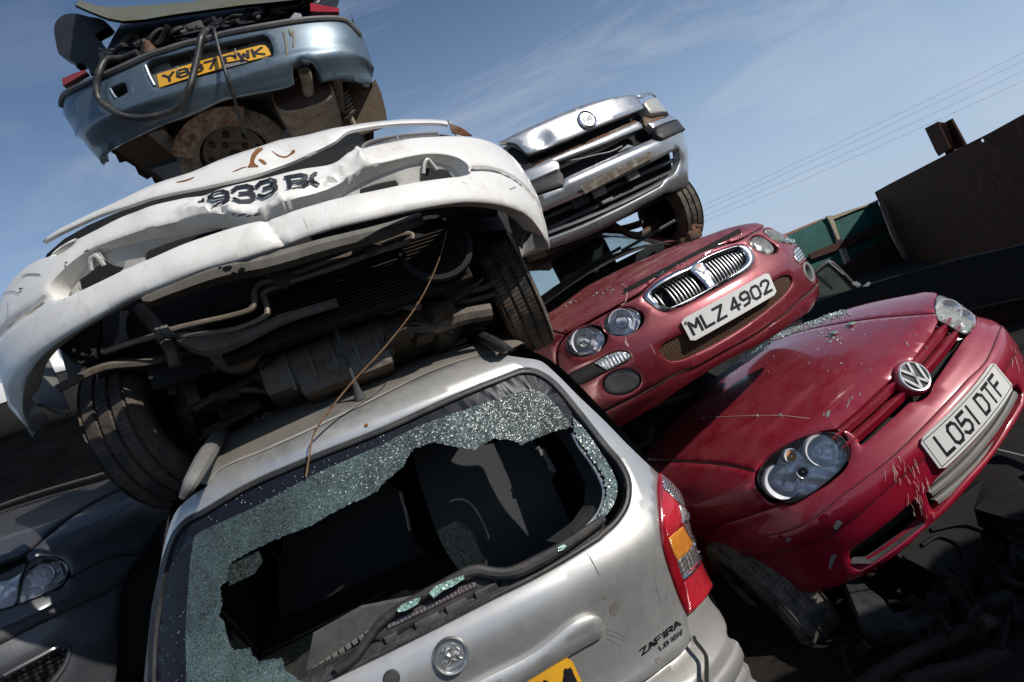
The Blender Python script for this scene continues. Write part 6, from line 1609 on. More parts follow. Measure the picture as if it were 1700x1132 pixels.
    m = MB(); m.tube([Y(*p, .60) for p in ((665, 815), (668, 830), (676, 858), (680, 880))], .006, 6); m.build('seat_frame', M['dullmetal'], T)
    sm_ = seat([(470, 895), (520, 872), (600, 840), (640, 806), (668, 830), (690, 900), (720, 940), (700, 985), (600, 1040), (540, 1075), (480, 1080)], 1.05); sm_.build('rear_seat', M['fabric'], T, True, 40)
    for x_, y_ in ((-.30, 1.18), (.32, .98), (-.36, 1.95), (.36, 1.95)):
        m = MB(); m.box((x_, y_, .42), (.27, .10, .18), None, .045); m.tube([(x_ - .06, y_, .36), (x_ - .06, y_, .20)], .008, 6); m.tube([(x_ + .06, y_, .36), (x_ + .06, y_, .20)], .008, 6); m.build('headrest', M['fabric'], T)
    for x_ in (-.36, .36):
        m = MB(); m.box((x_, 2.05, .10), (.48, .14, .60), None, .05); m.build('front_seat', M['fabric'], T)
    m = MB(); m.beam((.60, .75, .50), (.56, .80, -.05), .045, .003, (1, 0, 0)); m.build('seat_belt', M['trim'], T)
    m = MB(); m.beam((-.60, 1.0, .50), (-.50, 1.05, .0), .045, .003, (1, 0, 0)); m.build('seat_belt', M['trim'], T)
    m = MB(); m.tube([Y(*p, .56) for p in ((892, 742), (902, 752), (912, 768), (920, 782))], .010, 6); m.box(Y(900, 750, .55), (.02, .01, .02)); m.box(Y(914, 774, .55), (.02, .01, .02)); m.build('seat_hinge', M['trim2'], T)
    m = MB(); m.poly([Y(*p, .45) for p in ((384, 934), (430, 912), (436, 930), (424, 948), (382, 968))], .02); m.build('pillar_trim', M['liner'], T, False, None)
    m = MB(); m.poly([Y(*p, .30) for p in ((505, 1120), (520, 1050), (600, 1005), (700, 985), (690, 1010), (620, 1056), (560, 1100))], .02); m.build('parcel_tray', M['traygrey'], T, False, None)
    for k in range(9):
        m = MB(); m.beam(Y(520 + k * 11, 1112 - k * 7.4, .27), Y(527 + k * 11, 1107 - k * 7.4, .27), .012, .01); m.build('tray_rib', M['trim2'], T)
    # flanks and nose (hidden side of the car)
    for s in (-1, 1):
        m = MB(); ss = np.linspace(S.cum[2], S.cum[12], 22)
        e = S.ev(np.full(22, .985 * s), ss)
        fr = np.c_[np.full(22, s * .85), np.full(22, 3.5), e[:, 2]]
        rows = [[p + (q - p) * k for p, q in zip(e, fr)] for k in (0, .25, .5, .75, 1)]
        rows = [[(p[0] if k == 0 else np.sign(p[0]) * min(abs(p[0]), .87 - max(0, p[2] - .1) * .42), p[1], p[2]) for p in r] for k, r in enumerate(rows)]
        m.loft(rows); m.build('body_side', pm, T, True, 40)
    m = MB(); m.loft([[(-.8, 3.4, -.6), (0, 3.6, -.6), (.8, 3.4, -.6)], [(-.8, 3.4, .05), (0, 3.6, .05), (.8, 3.4, .05)], [(-.7, 2.9, .18), (0, 2.9, .22), (.7, 2.9, .18)], [(-.6, 2.3, .62), (0, 2.35, .68), (.6, 2.3, .62)]]); m.build('front_end', pm, T)
    for s in (-1, 1):
        tyre(T, (s * .76, .80, -.63), (s, 0, 0), .31, .19, .2, 'wheel', M['tyre_dark'], M['steel'])
        tyre(T, (s * .76, 3.0, -.70), (s, 0, 0), .31, .19, .2, 'wheel', M['tyre_dark'], M['steel'])
    return T, S


M['roofdust'] = paint('dusty silver roof', (.22, .21, .19), .5, .5, .4, .2, 1.0, (.15, .122, .09), .35, (.12, .10, .08), .3, (.6, .57, .5), .1, up=.2)
M['roofedgelit'] = plain('sunlit roof edge', (.5, .48, .44), .45, .5, .2, 10, .5)  # pale strip colour stands for sun on the roof edge
M['bumperpaint'] = paint('faded grey bumper', (.23, .225, .21), .35, .5, .5, .2, .45, (.27, .24, .19), .3, (.10, .09, .08), .3, (.5, .48, .45), .1, up=.4)
M['frit'] = speckled('dark printed glass')
M['ledge'] = plain('gritty black ledge', (.014, .014, .014), .7, 0, .5, 90, .35, (.2, .2, .19), .5, 200)
M['smudge'] = plain('greasy smudge', (.19, .17, .15), .55, .3, .35, 40, .3)
M['chromedark'] = chrome('tarnished chrome', (.42, .40, .37), .25, .3)
M['traygrey'] = plain('grey tray', (.075, .075, .072), .8, 0, .3, 30, .3)
M['crazed_dark'] = crazed('crazed dark glass', 230, (.05, .085, .085), .3)
M['crazed_lite'] = crazed('lump of safety glass', 230, (.17, .30, .25), .2)


def ribbed(name, col, freq, axis=2, rough=.16):
    m = plain(name, col, rough, 0, .15, 30, .1, coat=1.); t = m.node_tree; b = t.nodes['Principled BSDF']
    c = _n(t, 'ShaderNodeTexCoord'); s = _n(t, 'ShaderNodeSeparateXYZ'); t.links.new(c.outputs['Object'], s.inputs[0])
    w = math_(t, 'SINE', math_(t, 'MULTIPLY', s.outputs[axis], freq)); bump(t, b, w, .5, .004); return m


def cells(name, col, dark, freq):
    m = plain(name, col, .12, .6, .15, 30, .1, coat=1.); t = m.node_tree; b = t.nodes['Principled BSDF']
    v = _n(t, 'ShaderNodeTexVoronoi', feature='F1'); v.inputs['Scale'].default_value = freq; v.inputs['Randomness'].default_value = .15
    c = _n(t, 'ShaderNodeTexCoord'); t.links.new(c.outputs['Object'], v.inputs['Vector'])
    t.links.new(mixc(t, ramp(t, v.outputs['Distance'], .25, .55), col, dark), b.inputs['Base Color']); bump(t, b, v.outputs['Distance'], .8, .005); return m


M['redribs'] = ribbed('ribbed red lamp plastic', (.56, .012, .022), 900)
M['amberribs'] = ribbed('ribbed amber lamp plastic', (.78, .27, .02), 900)
M['cells'] = cells('cellular reflector', (.62, .62, .62), (.10, .10, .10), 120)
M['cells2'] = cells('faceted reflector', (.66, .66, .66), (.22, .20, .18), 60)
M['ledlens'] = cells('lens of the high brake light', (.34, .27, .24), (.10, .07, .06), 90)
zafira_obj, zafira_S = zafira()
# ---------------------------------------------------------------- grey-blue saloon (rear) on top of the heap
def blue():
    car = POSE['blue']; S = Surf(car, KN['blue']); Y = car.y
    T = thing('parked_car', 'grey blue saloon at the very top seen from behind with a broken yellow number plate', 'car', car, group='scrap cars in the heap')
    pm = M['blue']
    top = [(99, 167), (106, 156), (133, 141), (168, 125), (204, 109), (239, 93), (274, 81), (310, 70), (345, 62), (368, 55), (403, 47.5), (456, 38), (491, 32.5), (527, 29), (562, 29), (576, 33), (588, 42), (601, 58), (610, 78), (617, 99), (622, 120), (623, 131), (618, 142), (613, 152), (609, 155)]
    lowr = [(609, 155), (604, 148), (597, 138), (585, 132), (562, 130), (539, 134)]
    cut = [(539, 134), (535, 130), (527, 113), (518, 101), (504, 95), (491, 101), (488, 115), (489.5, 139)]
    lowl = [(489.5, 139), (473, 145), (438, 152), (403, 159), (368, 167), (327, 185), (292, 199), (257, 211), (221, 229), (204, 238), (179, 250)]
    tip = [(179, 250), (177, 257), (182, 271), (188, 280), (184, 283), (175, 281), (165, 273), (151, 259), (138, 243), (129, 229), (115, 206), (103, 187), (98, 174), (99, 167)]
    rec = loopj([(241, 106), (250, 100), (300, 86.5), (345, 75), (400, 63.5), (436, 56)], [(436, 56), (445, 60), (450, 70), (454, 84), (453, 92)], [(453, 92), (400, 109), (330, 129), (264, 147)], [(264, 147), (256, 142), (247, 125), (241, 106)])
    sq = loopj([(182, 146), (203, 136.5)], [(203, 136.5), (207, 138), (211, 151)], [(211, 151), (209, 154), (193, 163)], [(193, 163), (190, 162), (182, 146)])
    crp = [S.at(*p) for p in ((133, 215), (142, 206), (195, 180), (257, 156.5), (327, 131), (350, 122), (403, 110), (456, 99), (491, 92), (527, 88), (571, 84), (594, 88), (610, 99), (618, 112))]

    def disp(P):
        zc = np.interp(P[:, 0], [p[0] for p in crp], [p[2] for p in crp]); d = P[:, 2] - zc
        return -.016 * np.clip(-d / .05, 0, 1) + .006 * np.exp(-(d / .014) ** 2)
    bp = panel('rear_bumper', S, loopj(top, lowr, cut, lowl, tip), pm, T, holes=[rec, sq], res=.022, th=.05, edge=.006, disp=disp, step=4)
    bead(S, [(103, 176), (104, 164), (112, 155), (133, 144), (168, 128), (204, 112), (239, 96), (274, 84), (310, 73), (345, 65), (368, 58), (403, 50.5), (456, 41), (491, 35.5), (527, 32), (562, 32), (575, 36), (587, 46), (599, 60)], .017, M['trim'], T, 'bumper_trim', off=.002)
    S2 = Surf(car, [(k[0] + .05, *k[1:]) for k in KN['blue']])
    panel('plate_recess', S2, cr([(236, 104), (260, 90), (345, 68), (436, 50), (452, 60), (460, 90), (400, 118), (330, 138), (262, 155), (246, 140)], 4, True), M['liner2'], T, th=.01, res=.05)
    for pts in ([(280, 100), (314, 91), (319, 101), (284, 111)], [(374, 73), (409, 64), (413, 75), (378, 84)]):
        panel('lamp_slot', S2, pts, M['void'], T, off=.003, th=.004, edge=.001)
    bead(S, [(242, 109), (248, 125), (257, 142)], .007, M['blue_edge'], T, 'recess_rim', off=.001)
    bead(S, [(183, 147), (188, 156), (193, 163)], .005, M['blue_edge'], T, 'slot_rim', off=.001)
    panel('slot_back', S2, cr([(178, 144), (206, 130), (216, 153), (192, 170)], 3, True), M['void'], T, th=.005)
    C = [S.at(*p, -.004) for p in ((260.2, 123.7), (441.9, 72.4), (450.7, 91.9), (264.6, 144.9))]
    # broken plate: an outline with two bites out of its lower edge
    TL, TR, BR, BL = C; n = np.cross(TR - TL, TL - BL); n /= np.linalg.norm(n); n = n if n[1] < 0 else -n

    def P(u, v, o=0.): return BL * (1 - u) * (1 - v) + BR * u * (1 - v) + TR * u * v + TL * (1 - u) * v + n * (o + .010 * (1 - (2 * u - 1) ** 2))
    uv = [(0, 0), (.2, 0), (.4, 0), (.535, 0), (.56, .22), (.575, .50), (.60, .36), (.66, .30), (.72, .28), (.755, .30), (.80, .0), (.86, 0), (1, .06), (1, .6), (.985, .9), (.95, 1), (.8, 1), (.6, 1), (.4, 1), (.2, 1), (0, 1)]
    m = MB(); m.poly([P(u, v, .004) for u, v in uv], .004, n); pl = m.build('number_plate', M['plate_yellow'], T, False, None)
    lettering('lettering', 'Y887 DWK', lambda u, v, z: P(.055 + u * .89, .17 + v * .66, .006 + z * 2e-5), M['ink'], pl, .30, .45, .55, skip=lambda q: .56 < q[0] < .76 and q[1] < .38)
    m = MB(); m.poly([P(u, v, -.002) for u, v in ((.54, .05), (.6, .0), (.8, .0), (.78, .35), (.6, .45))], .002, n); m.build('plate_backing', M['trim2'], pl, False, None)
    for u, v in ((.19, .62), (.715, .72)):
        m = MB(); m.tube([P(u - .01, v - .3, .008), P(u, v, .02), P(u + .008, v + .35, .016)], .003, 5); m.build('cable_tie', M['liner'], pl)
    # streaks
    for pl_ in ([(470, 50), (474, 65), (477, 92)], [(480, 48), (484, 60)], [(486, 50), (488, 64), (487, 78)]):
        seam(S, pl_, M['streak'], bp, 'rust_streak', w=.009, off=.0065)
    # boot: dark cavity and wrecked lid
    m = MB(); m.loft([[(x, .16 + .3 * (abs(x) / .8) ** 3, .12) for x in np.linspace(-.78, .78, 13)], [(x, .34, .13) for x in np.linspace(-.76, .76, 13)], [(x, .85, .12) for x in np.linspace(-.74, .74, 13)], [(x, .95, .62) for x in np.linspace(-.70, .70, 13)]]); m.build('boot_floor', M['void'], T)
    m = MB(); m.loft([[Y(*p, .34) for p in ((172, 92), (240, 72), (330, 52), (400, 40), (470, 28), (520, 16), (560, 12))], [Y(*p, .40) for p in ((188, 60), (240, 50), (330, 40), (400, 28), (470, 14), (520, 2), (565, -6))], [Y(*p, .9) for p in ((200, 40), (240, 30), (330, 18), (400, 8), (470, -6), (520, -14), (565, -22))]]); m.build('boot_panel', M['darkpanel'], T, True, 50)
    e1 = [(124, 7), (137, 13), (151, 19), (179, 30), (204, 34.5), (239, 32), (292, 23), (350, 15), (403, 8), (456, 3), (520, -4)]
    e2 = [(126, 8), (140, 12.5), (156, 17), (180, 19), (204, 18.5), (257, 15), (310, 11), (345, 4), (400, -2), (456, -8), (520, -14)]
    m = MB(); m.loft([[Y(*p, .30 + .05 * math.sin(i * 1.1)) for i, p in enumerate(e1)], [Y(*p, .40 + .05 * math.sin(i * .9)) for i, p in enumerate(e2)], [Y(p[0] + 6, p[1] - 8, .75) for p in e2]])
    m.loft([[Y(*p, .30 + .05 * math.sin(i * 1.1)) for i, p in enumerate(e1)], [Y(p[0] + 2, p[1] + 5, .42) for p in e1]]); lid = m.build('boot_lid', M['khaki'], T, True, 50)
    bw = [(131, 23), (115, 22), (101, 27), (91, 39), (90, 53), (93, 72), (98, 90), (112, 98), (124, 104), (127, 112), (131, 104), (147, 110), (150, 124), (172, 112), (186, 96), (190, 84), (180, 82), (168, 72), (160, 62), (158, 57), (164, 53), (175, 47), (180, 40), (165, 30), (150, 28)]
    m = MB(); m.poly([Y(*p, .50) for p in cr(bw, 2, True)], .09); m.build('inner_wing', M['darkpanel'], T, True, 40)
    m = MB(); m.poly([Y(*p, .46) for p in ((168, 90), (240, 74), (250, 80), (232, 90), (205, 97), (178, 110), (168, 98))], .03); m.build('lamp_shelf', M['trim2'], T, False, None)
    m = MB()
    for k in range(4): m.lathe([(.02, -.01), (.045 - .008 * k, -.008), (.045 - .008 * k, .008), (.02, .01)], Y(247 - k * 1.2, 86 - k * 4.5, .24), (0, -.2, 1), 20)
    m.build('rubber_stop', M['rusty'], T)
    m = MB(); m.box(Y(322, 44, .37), (.10, .02, .045), None, .008); m.box(Y(316, 44, .355), (.03, .01, .03), None, .004); m.box(Y(330, 43, .355), (.025, .01, .025), None, .004); m.build('latch', M['traygrey'], T)
    m = MB(); m.tube([Y(*p, .42) for p in ((468, 26), (482, 14), (505, 9), (520, 12))], .03, 8); m.build('loom', M['hose'], T)
    m = MB(); m.poly([Y(*p, .30) for p in ((478, 36), (490, 22), (500, 24), (503, 32))], .01); m.build('torn_bracket', M['dullmetal'], T, False, None)
    panel('tail_light', S, loopj([(518, 27), (517, 14), (520, 12)], [(520, 12), (540, 18), (563, 23)], [(563, 23), (563, 28), (518, 27)]), M['redlens'], T, off=.0, th=.06, edge=.004) if False else None
    m = MB(); m.poly([Y(*p, .26) for p in ((517, 13), (537, 17.5), (564, 22), (563, 28), (540, 28), (517, 27))], .06); tl = m.build('tail_light', M['redribs'], T, False, None)
    m = MB(); m.poly([Y(*p, .25) for p in ((522, 13), (527, 11), (534, 12), (535, 18))], .03); m.build('lamp_piece', M['liner'], tl, False, None)
    m = MB(); m.poly([Y(*p, .30) for p in ((111, 136), (128, 128), (147, 122), (150, 126), (133, 136), (112, 148))], .05); m.build('tail_light', M['redlens2'], T, False, None)
    m = MB(); m.loft([[Y(*p, .45) for p in ((520, 14), (545, 8), (562, 20))], [Y(*p, .7) for p in ((520, -20), (540, -25), (552, -4))]]); m.build('rear_pillar', M['darkpanel'], T)
    rr = np.random.default_rng(6); m = MB()
    for _ in range(16):
        px = rr.uniform(190, 520); base_ = 105 - (px - 170) * .24; p = [Y(px + 28 * t, base_ - 22 - 10 * t + rr.normal(0, 6), .30 + .1 * rr.random()) for t in (-1, -.3, .4, 1)]
        m.tube(p, rr.uniform(.005, .016), 6)
    m.build('torn_cables', M['hose'], T)
    m = MB()
    for _ in range(9):
        px = rr.uniform(200, 520); base_ = 105 - (px - 170) * .24; P4 = [Y(px + rr.normal(0, 14), base_ - 20 + rr.normal(0, 9), .30 + .12 * rr.random()) for _k in range(4)]; m.add(P4, [(0, 1, 2, 3)])
    m.build('torn_scraps', M['darkpanel'], T, False, None)
    # underside
    m = MB(); m.loft([[(-.74, .22, -.10), (-.4, .14, -.12), (.4, .14, -.12), (.74, .22, -.10)], [(-.74, .6, -.06), (-.4, .6, -.03), (.4, .6, -.03), (.74, .6, -.06)], [(-.74, 2.8, -.16), (-.4, 2.8, -.16), (.4, 2.8, -.16), (.74, 2.8, -.16)]]); m.build('floor_pan', M['underseal'], T)
    for s in (-1, 1):
        m = MB(); P0 = [(s * .76, .30, -.02), (s * .78, .45, -.10), (s * .78, .8, -.16), (s * .76, 1.6, -.22), (s * .76, 2.8, -.22)]
        if s < 0: P0 = [(-.74 + .012 * ((i * 7) % 3 - 1), y, -.06 - .05 * min(1, y) - .012 * ((i * 5) % 4)) for i, y in enumerate(np.linspace(.34, 2.8, 26))]
        m.loft([[np.array(p) for p in P0], [np.array((p[0] + s * .015, p[1], .25)) for p in P0]]); m.build('sill', M['underseal'], T, True, 40)
        m = MB(); m.beam((s * .42, .2, -.13), (s * .42, 2.6, -.18), .08, .07); m.build('chassis_rail', M['oily2'], T)
    lw = [(546, 134), (585, 133), (606, 152), (623, 134), (633, 157), (640, 185), (644, 210), (600, 225), (570, 215), (556, 170)]
    m = MB(); m.poly([Y(*p, .62) for p in lw], .03); m.build('arch_liner', M['mudliner'], T, False, None)
    # silencer
    a = Y(502, 154, .17); b = Y(531, 226, .75); d = (b - a); Ln = np.linalg.norm(d); d /= Ln; ux = np.array((1, 0, 0)) - d * d[0]; ux /= np.linalg.norm(ux); uz = np.cross(ux, d)
    rows = []
    for t, r in ((0, .93), (.006, 1.), (.03, 1.0), (Ln - .02, 1.), (Ln, .9)):
        rows.append([a + d * t + ux * .165 * r * math.copysign(abs(math.cos(q)) ** .7, math.cos(q)) + uz * .088 * r * math.copysign(abs(math.sin(q)) ** .7, math.sin(q)) for q in np.linspace(0, 2 * math.pi, 40, endpoint=False)])
    m = MB(); m.loft(rows, closed=True); m.build('silencer', M['exhaust'], T, True, 50)
    m = MB(); k = len(rows[0]); m.add([p + d * .006 for p in rows[0]] , [list(range(k))[::-1]]); m.build('silencer_end', M['rustdark'], T, False, None)
    tp = Y(505, 117, .06); m = MB(); m.tube([a + d * .02 + ux * .03, (a + tp) / 2 + np.array((.02, 0, .0)), tp], .033, 16, caps=False); m.tube([a + d * .02 + ux * .03, (a + tp) / 2 + np.array((.02, 0, .0)), tp], .028, 16, caps=False); m.build('tail_pipe', M['exhaust'], T, True, 50)
    m = MB(); m.beam(Y(560, 132, .2), Y(566, 185, .5), .05, .012, (0, -1, 0)); m.build('strap', M['mudliner'], T)
    m = MB(); m.tube([Y(*p, .55) for p in ((566, 150), (574, 172), (583, 196), (592, 216))], [.02, .02, .016, .016], 8)
    for k in range(6): m.lathe([(.025, -.012), (.05, 0), (.025, .012)], Y(568 + k * 2.6, 158 + k * 6.2, .55), (.35, .2, -.9), 18)
    m.build('shock_absorber', M['exhaust'], T)
    # spare wheel in its cradle
    c = Y(388, 247, .52); ax = (0.02, -.62, -.78)
    tyre(T, c, ax, .305, .16, .19, 'spare_wheel', M['tyre_brown'], M['spare'])
    m = MB(); axn = np.array(ax) / np.linalg.norm(ax); u = np.cross(axn, (0, 0, 1)); u /= np.linalg.norm(u); u = u if u[0] > 0 else -u; w = np.cross(axn, u); w = w if w[1] < 0 else -w
    for k in range(4):
        t = 2 * math.pi * k / 4 + .4; m.lathe([(.001, .002), (.016, .002), (.017, 0)], c + axn * .053 + (u * math.cos(t) + w * math.sin(t)) * .075, axn, 14)
    for k in range(8):
        t = 2 * math.pi * k / 8; m.lathe([(.001, .002), (.018, .002), (.019, 0)], c + axn * .050 + (u * math.cos(t) + w * math.sin(t)) * .128, axn, 14)
    m.lathe([(.001, .003), (.034, .003), (.035, 0)], c + axn * .052, axn, 20); m.build('wheel_holes', M['void'], T)
    m = MB(); V0 = []
    for r in (.225, .325):
        V0.append([c + axn * (.100 if r < .3 else .085) + (u * math.cos(t) + w * math.sin(t)) * r for t in np.linspace(R_(62), R_(158), 18)])
    m.loft(V0); m.loft([V0[1], [p - axn * .06 for p in V0[1]]]); m.build('wheel_cradle', M['rustpatchy'], T, True, 40)
    # hidden remainder
    hull(T, [(1.0, .76, -.10, .80, .42), (2.0, .80, -.12, .82, .46), (3.2, .80, -.12, .80, .40), (3.9, .70, -.1, .72, .30)], pm)
    m = MB(); m.loft([[(-.66, 1.0, .55), (0, .95, .60), (.66, 1.0, .55)], [(-.60, 1.7, .58), (0, 1.7, .64), (.60, 1.7, .58)], [(-.66, 2.7, .50), (0, 2.7, .55), (.66, 2.7, .50)]]); m.build('crushed_roof', pm, T)
    # hose and cable hang over the bumper: things of their own
    loop = [(232, 93), (204, 99), (184, 109), (174, 127), (170, 147), (173, 168), (186, 182), (212, 191), (239, 192), (274, 187), (301, 173), (317, 150), (327, 124), (333, 97), (338, 71), (347, 55), (357, 50)]
    m = MB(); m.tube([S.at(*p, .035) if i not in (0, 1) else S.at(*p, .02) for i, p in enumerate(loop)], .0165, 12)
    h = m.build('rubber_hose', M['hose'], None); h.matrix_world = T.matrix_world.copy(); tag(h, 'thick black rubber hose looped over the grey blue bumper', 'hose')
    cab = [S.at(357, 50, .035), S.at(361, 62, .04), S.at(366, 85, .04), S.at(372, 106, .045), S.at(380, 133, .05), Y(389, 164, .0), Y(396, 190, .08), Y(406, 217, .16), Y(421, 240, .24), Y(436, 256, .30)]
    m = MB(); m.tube(cab, .0085, 10); h = m.build('cable', M['hose'], None); h.matrix_world = T.matrix_world.copy(); tag(h, 'thin black cable hanging from the hose down past the spare wheel', 'cable')
    return T, S


M['blue_edge'] = plain('light blue rim', (.42, .48, .52), .35, .4, .1, 30, .1)  # rim colour, paler than the bumper paint
M['streak'] = plain('brown run mark', (.20, .17, .10), .6, 0, .3, 30, .3)
M['khaki'] = rust('mossy faded panel', (.14, .135, .075), (.075, .08, .06), (.11, .115, .10), .5, 7, .7, .1)
M['darkpanel'] = plain('dark boot panel', (.018, .022, .028), .5, .2, .4, 9, .35, (.05, .042, .035))  # very dark tone shared by the boot and inner wing panels
M['underseal'] = rust('muddy underseal', (.075, .05, .035), (.04, .03, .024), (.055, .045, .036), .5, 8, .9, 0.)
M['mudliner'] = rust('muddy arch liner', (.14, .10, .065), (.085, .062, .045), (.11, .085, .062), .5, 10, .95, 0.)
M['spare'] = rust('brown steel rim', (.13, .075, .045), (.06, .045, .035), (.10, .085, .068), .5, 16, .75, .3)
M['rustpatchy'] = rust('rust spotted steel', (.17, .075, .04), (.10, .05, .03), (.29, .235, .18), .45, 24, .85, .1)
M['rustdark'] = rust('dark rusty end plate', (.10, .05, .035), (.06, .038, .03), (.075, .055, .045), .5, 12, .8, .1)
blue_obj, blue_S = blue()
# ---------------------------------------------------------------- dark grey car at the near left, silver car behind it
def dark():
    yaw = R_(14); R = np.array([[math.cos(yaw), -math.sin(yaw), 0], [math.sin(yaw), math.cos(yaw), 0], [0, 0, 1.]])
    pos = wpt(75, 955, 2.15) - R @ np.array((.66, .24, .20))
    car = Car(pos, R)
    K = [(.12, -.34, .80, .55, 0, 2.5), (.05, -.30, .86, .6, 0, 2.5), (.02, -.20, .88, .62, 0, 2.4), (.0, -.08, .885, .62, 0, 2.4), (.0, .0, .885, .62, 0, 2.4), (.02, .06, .88, .62, 0, 2.4), (.05, .14, .875, .62, .0, 2.4), (.08, .24, .87, .60, .01, 2.4),
         (.12, .30, .865, .58, .03, 2.4), (.25, .36, .86, .54, .06, 2.4), (.6, .43, .86, .45, .10, 2.4), (1.15, .50, .86, .35, .13, 2.4)]
    S = Surf(car, K)
    T = thing('parked_car', 'dark grey car half in shade at the lower left with a clear indicator lamp', 'car', car, group='scrap cars in the heap')
    pm = M['dark']
    e = lambda *r: loopj(*r)
    hf = [(-330, 1075), (-150, 1005), (0, 931), (40, 917), (78, 883), (124, 848), (187, 814), (228, 800)]
    panel('bonnet', S, e(hf, [(228, 800), (214, 786)], [(214, 786), (199, 789), (124, 814), (62, 833), (0, 855), (-150, 905), (-330, 985)], [(-330, 985), (-330, 1075)]), pm, T, res=.05, th=.02)
    panel('wing', S, e([(44, 921), (82, 888), (128, 853), (190, 819), (232, 804)], [(232, 804), (275, 800), (300, 815)], [(300, 815), (285, 850), (260, 885), (237, 920)], [(237, 920), (193, 922), (155, 938), (119, 956)], [(119, 956), (116, 944), (108, 932), (92, 924), (62, 925), (47, 930), (44, 921)]), pm, T, res=.04, th=.02)
    bl = [(-330, 1165), (0, 1016), (26, 1006), (78, 987), (106, 972), (114, 960), (121, 958)]
    panel('bumper', S, e(bl, [(121, 958), (156, 940), (194, 924), (236, 922)], [(236, 922), (218, 943), (203, 979), (198, 1029), (196, 1091), (190, 1140), (165, 1200)], [(165, 1200), (0, 1290), (-330, 1420)], [(-330, 1420), (-330, 1165)]), pm, T, holes=[e([(-40, 1150), (6, 1124), (60, 1095), (103, 1074)], [(103, 1074), (113, 1076), (113, 1090), (107, 1106)], [(107, 1106), (80, 1140), (20, 1175), (-40, 1205)], [(-40, 1205), (-40, 1150)])], res=.04, th=.03)
    panel('rub_strip', S, e([(-200, 1130), (0, 1044), (60, 1017), (130, 985), (195, 957)], [(195, 957), (204, 962), (200, 974)], [(200, 974), (130, 1006), (60, 1040), (0, 1070), (-200, 1160)], [(-200, 1160), (-200, 1130)]), M['black'], T, off=.012, th=.03, edge=.008)
    panel('fog_grille', S, cr([(-45, 1150), (6, 1120), (103, 1068), (118, 1076), (110, 1110), (20, 1180), (-45, 1210)], 4, True), M['gridblack'], T, off=-.03, th=.005, edge=0)
    bead(S, [(6, 1122), (60, 1093), (103, 1072), (115, 1075), (114, 1090), (106, 1108), (88, 1132)], .008, pm, T, 'grille_rim', off=.0)
    for lo, nm, inn in ((cr([(31, 1003), (34, 980), (40, 955), (49, 933), (62, 927), (92, 926), (107, 935), (112, 953), (105, 969), (78, 984), (50, 996)], 5, True), 'indicator', 'reflector'),
                        (cr([(-120, 1050), (-120, 1005), (-50, 975), (0, 955), (38, 937), (43, 936), (34, 965), (27, 1003), (0, 1013), (-60, 1035)], 5, True), 'headlight', 'reflector')):
        c = np.mean(lo, 0)
        panel('lamp_seal', S, lo, M['trim'], T, holes=[[c + (p - c) * .93 for p in lo]], off=.003, th=.03, edge=.003, res=.05)
        hl = panel(nm, S, [c + (p - c) * .95 for p in lo], M[inn], T, off=-.05, th=0, edge=0, res=.016, disp=lambda P: .014 * np.sin(P[:, 0] * 75) * np.cos(P[:, 2] * 90 + P[:, 0] * 30))
        panel('lens', S, [c + (p - c) * .95 for p in lo], M['lens'], hl, off=-.001, th=0, edge=0, res=.03)
        if nm == 'indicator':
            for bx, by in ((66, 957), (88, 951)): lamp_bowl(S, bx, by, .035, .03, .02, hl, M['reflector'], ax=(.1, -1, .1))
    seam(S, [(40, 919), (78, 885), (124, 850), (187, 816), (230, 802)], M['void'], T, w=.012, off=-.004)
    seam(S, [(120, 957), (155, 939), (193, 923), (236, 921)], M['void'], T, w=.006, off=.001)
    S2 = Surf(car, [(k[0] + .10, *k[1:]) for k in K])
    panel('dark_backing', S2, [('p', -.95, .02), ('p', .95, .02), ('p', .95, S2.L * .6), ('p', -.95, S2.L * .6)], M['void'], T, th=0, res=.09, edge=0)
    # scuttle, broken windscreen, dark cabin
    base = [np.array((x, 1.22 + .25 * (x / .7) ** 2, .50 - .10 * (x / .8) ** 2)) for x in np.linspace(-.74, .74, 11)]; top = [np.array((b[0] * .86, b[1] + .6, b[2] + .42)) for b in base]
    m = MB(); m.loft([[b + np.array((0, -.12, -.03)) for b in base], base]); m.build('scuttle', M['black'], T)
    m = MB(); m.loft([base, top]); m.build('windscreen', M['cabinblack'], T)
    m = MB()
    for s in (0, -1): m.tube([base[s], top[s], top[s] + np.array((0, .8, .03))], .03, 8)
    m.build('windscreen_pillar', pm, T)
    m = MB(); m.tube([(-.1, 1.1, .51), (.2, 1.16, .52), (.62, 1.25, .49)], .010, 6); m.build('wiper', M['black'], T)
    hull(T, [(1.0, .80, -.30, .84, .34), (1.8, .84, -.32, .86, .46), (3.0, .84, -.3, .86, .46), (3.7, .8, -.2, .8, .4)], pm)
    m = MB(); m.loft([top, [t + np.array((0, .8, .03)) for t in top], [t + np.array((0, 1.5, -.3)) for t in top]]); m.build('roof', pm, T)
    tyre(T, (.80, .95, -.26), (1, -.05, 0), .31, .19, .2, 'wheel', M['tyre_dark'], M['void']); tyre(T, (-.80, .95, -.26), (-1, -.05, 0), .31, .19, .2, 'wheel', M['tyre_dark'], M['void'])
    return T, S, car


def loose(m, name, mat, label, cat, group=None, smooth=True, sharp=35):
    o = m.build(name, mat, None, smooth, sharp); return tag(o, label, cat, group)


M['gridblack'] = cells('black grille mesh', (.05, .05, .05), (.006, .006, .006), 55)
M['cabinblack'] = plain('black glass for dark cabin', (.0022, .0025, .003), .6, 0, .5, 7, .15, (.008, .009, .009), .3, 40, .03)  # near-black pane stands for the dark cabin behind it
dark_obj, dark_S, DARK = dark()


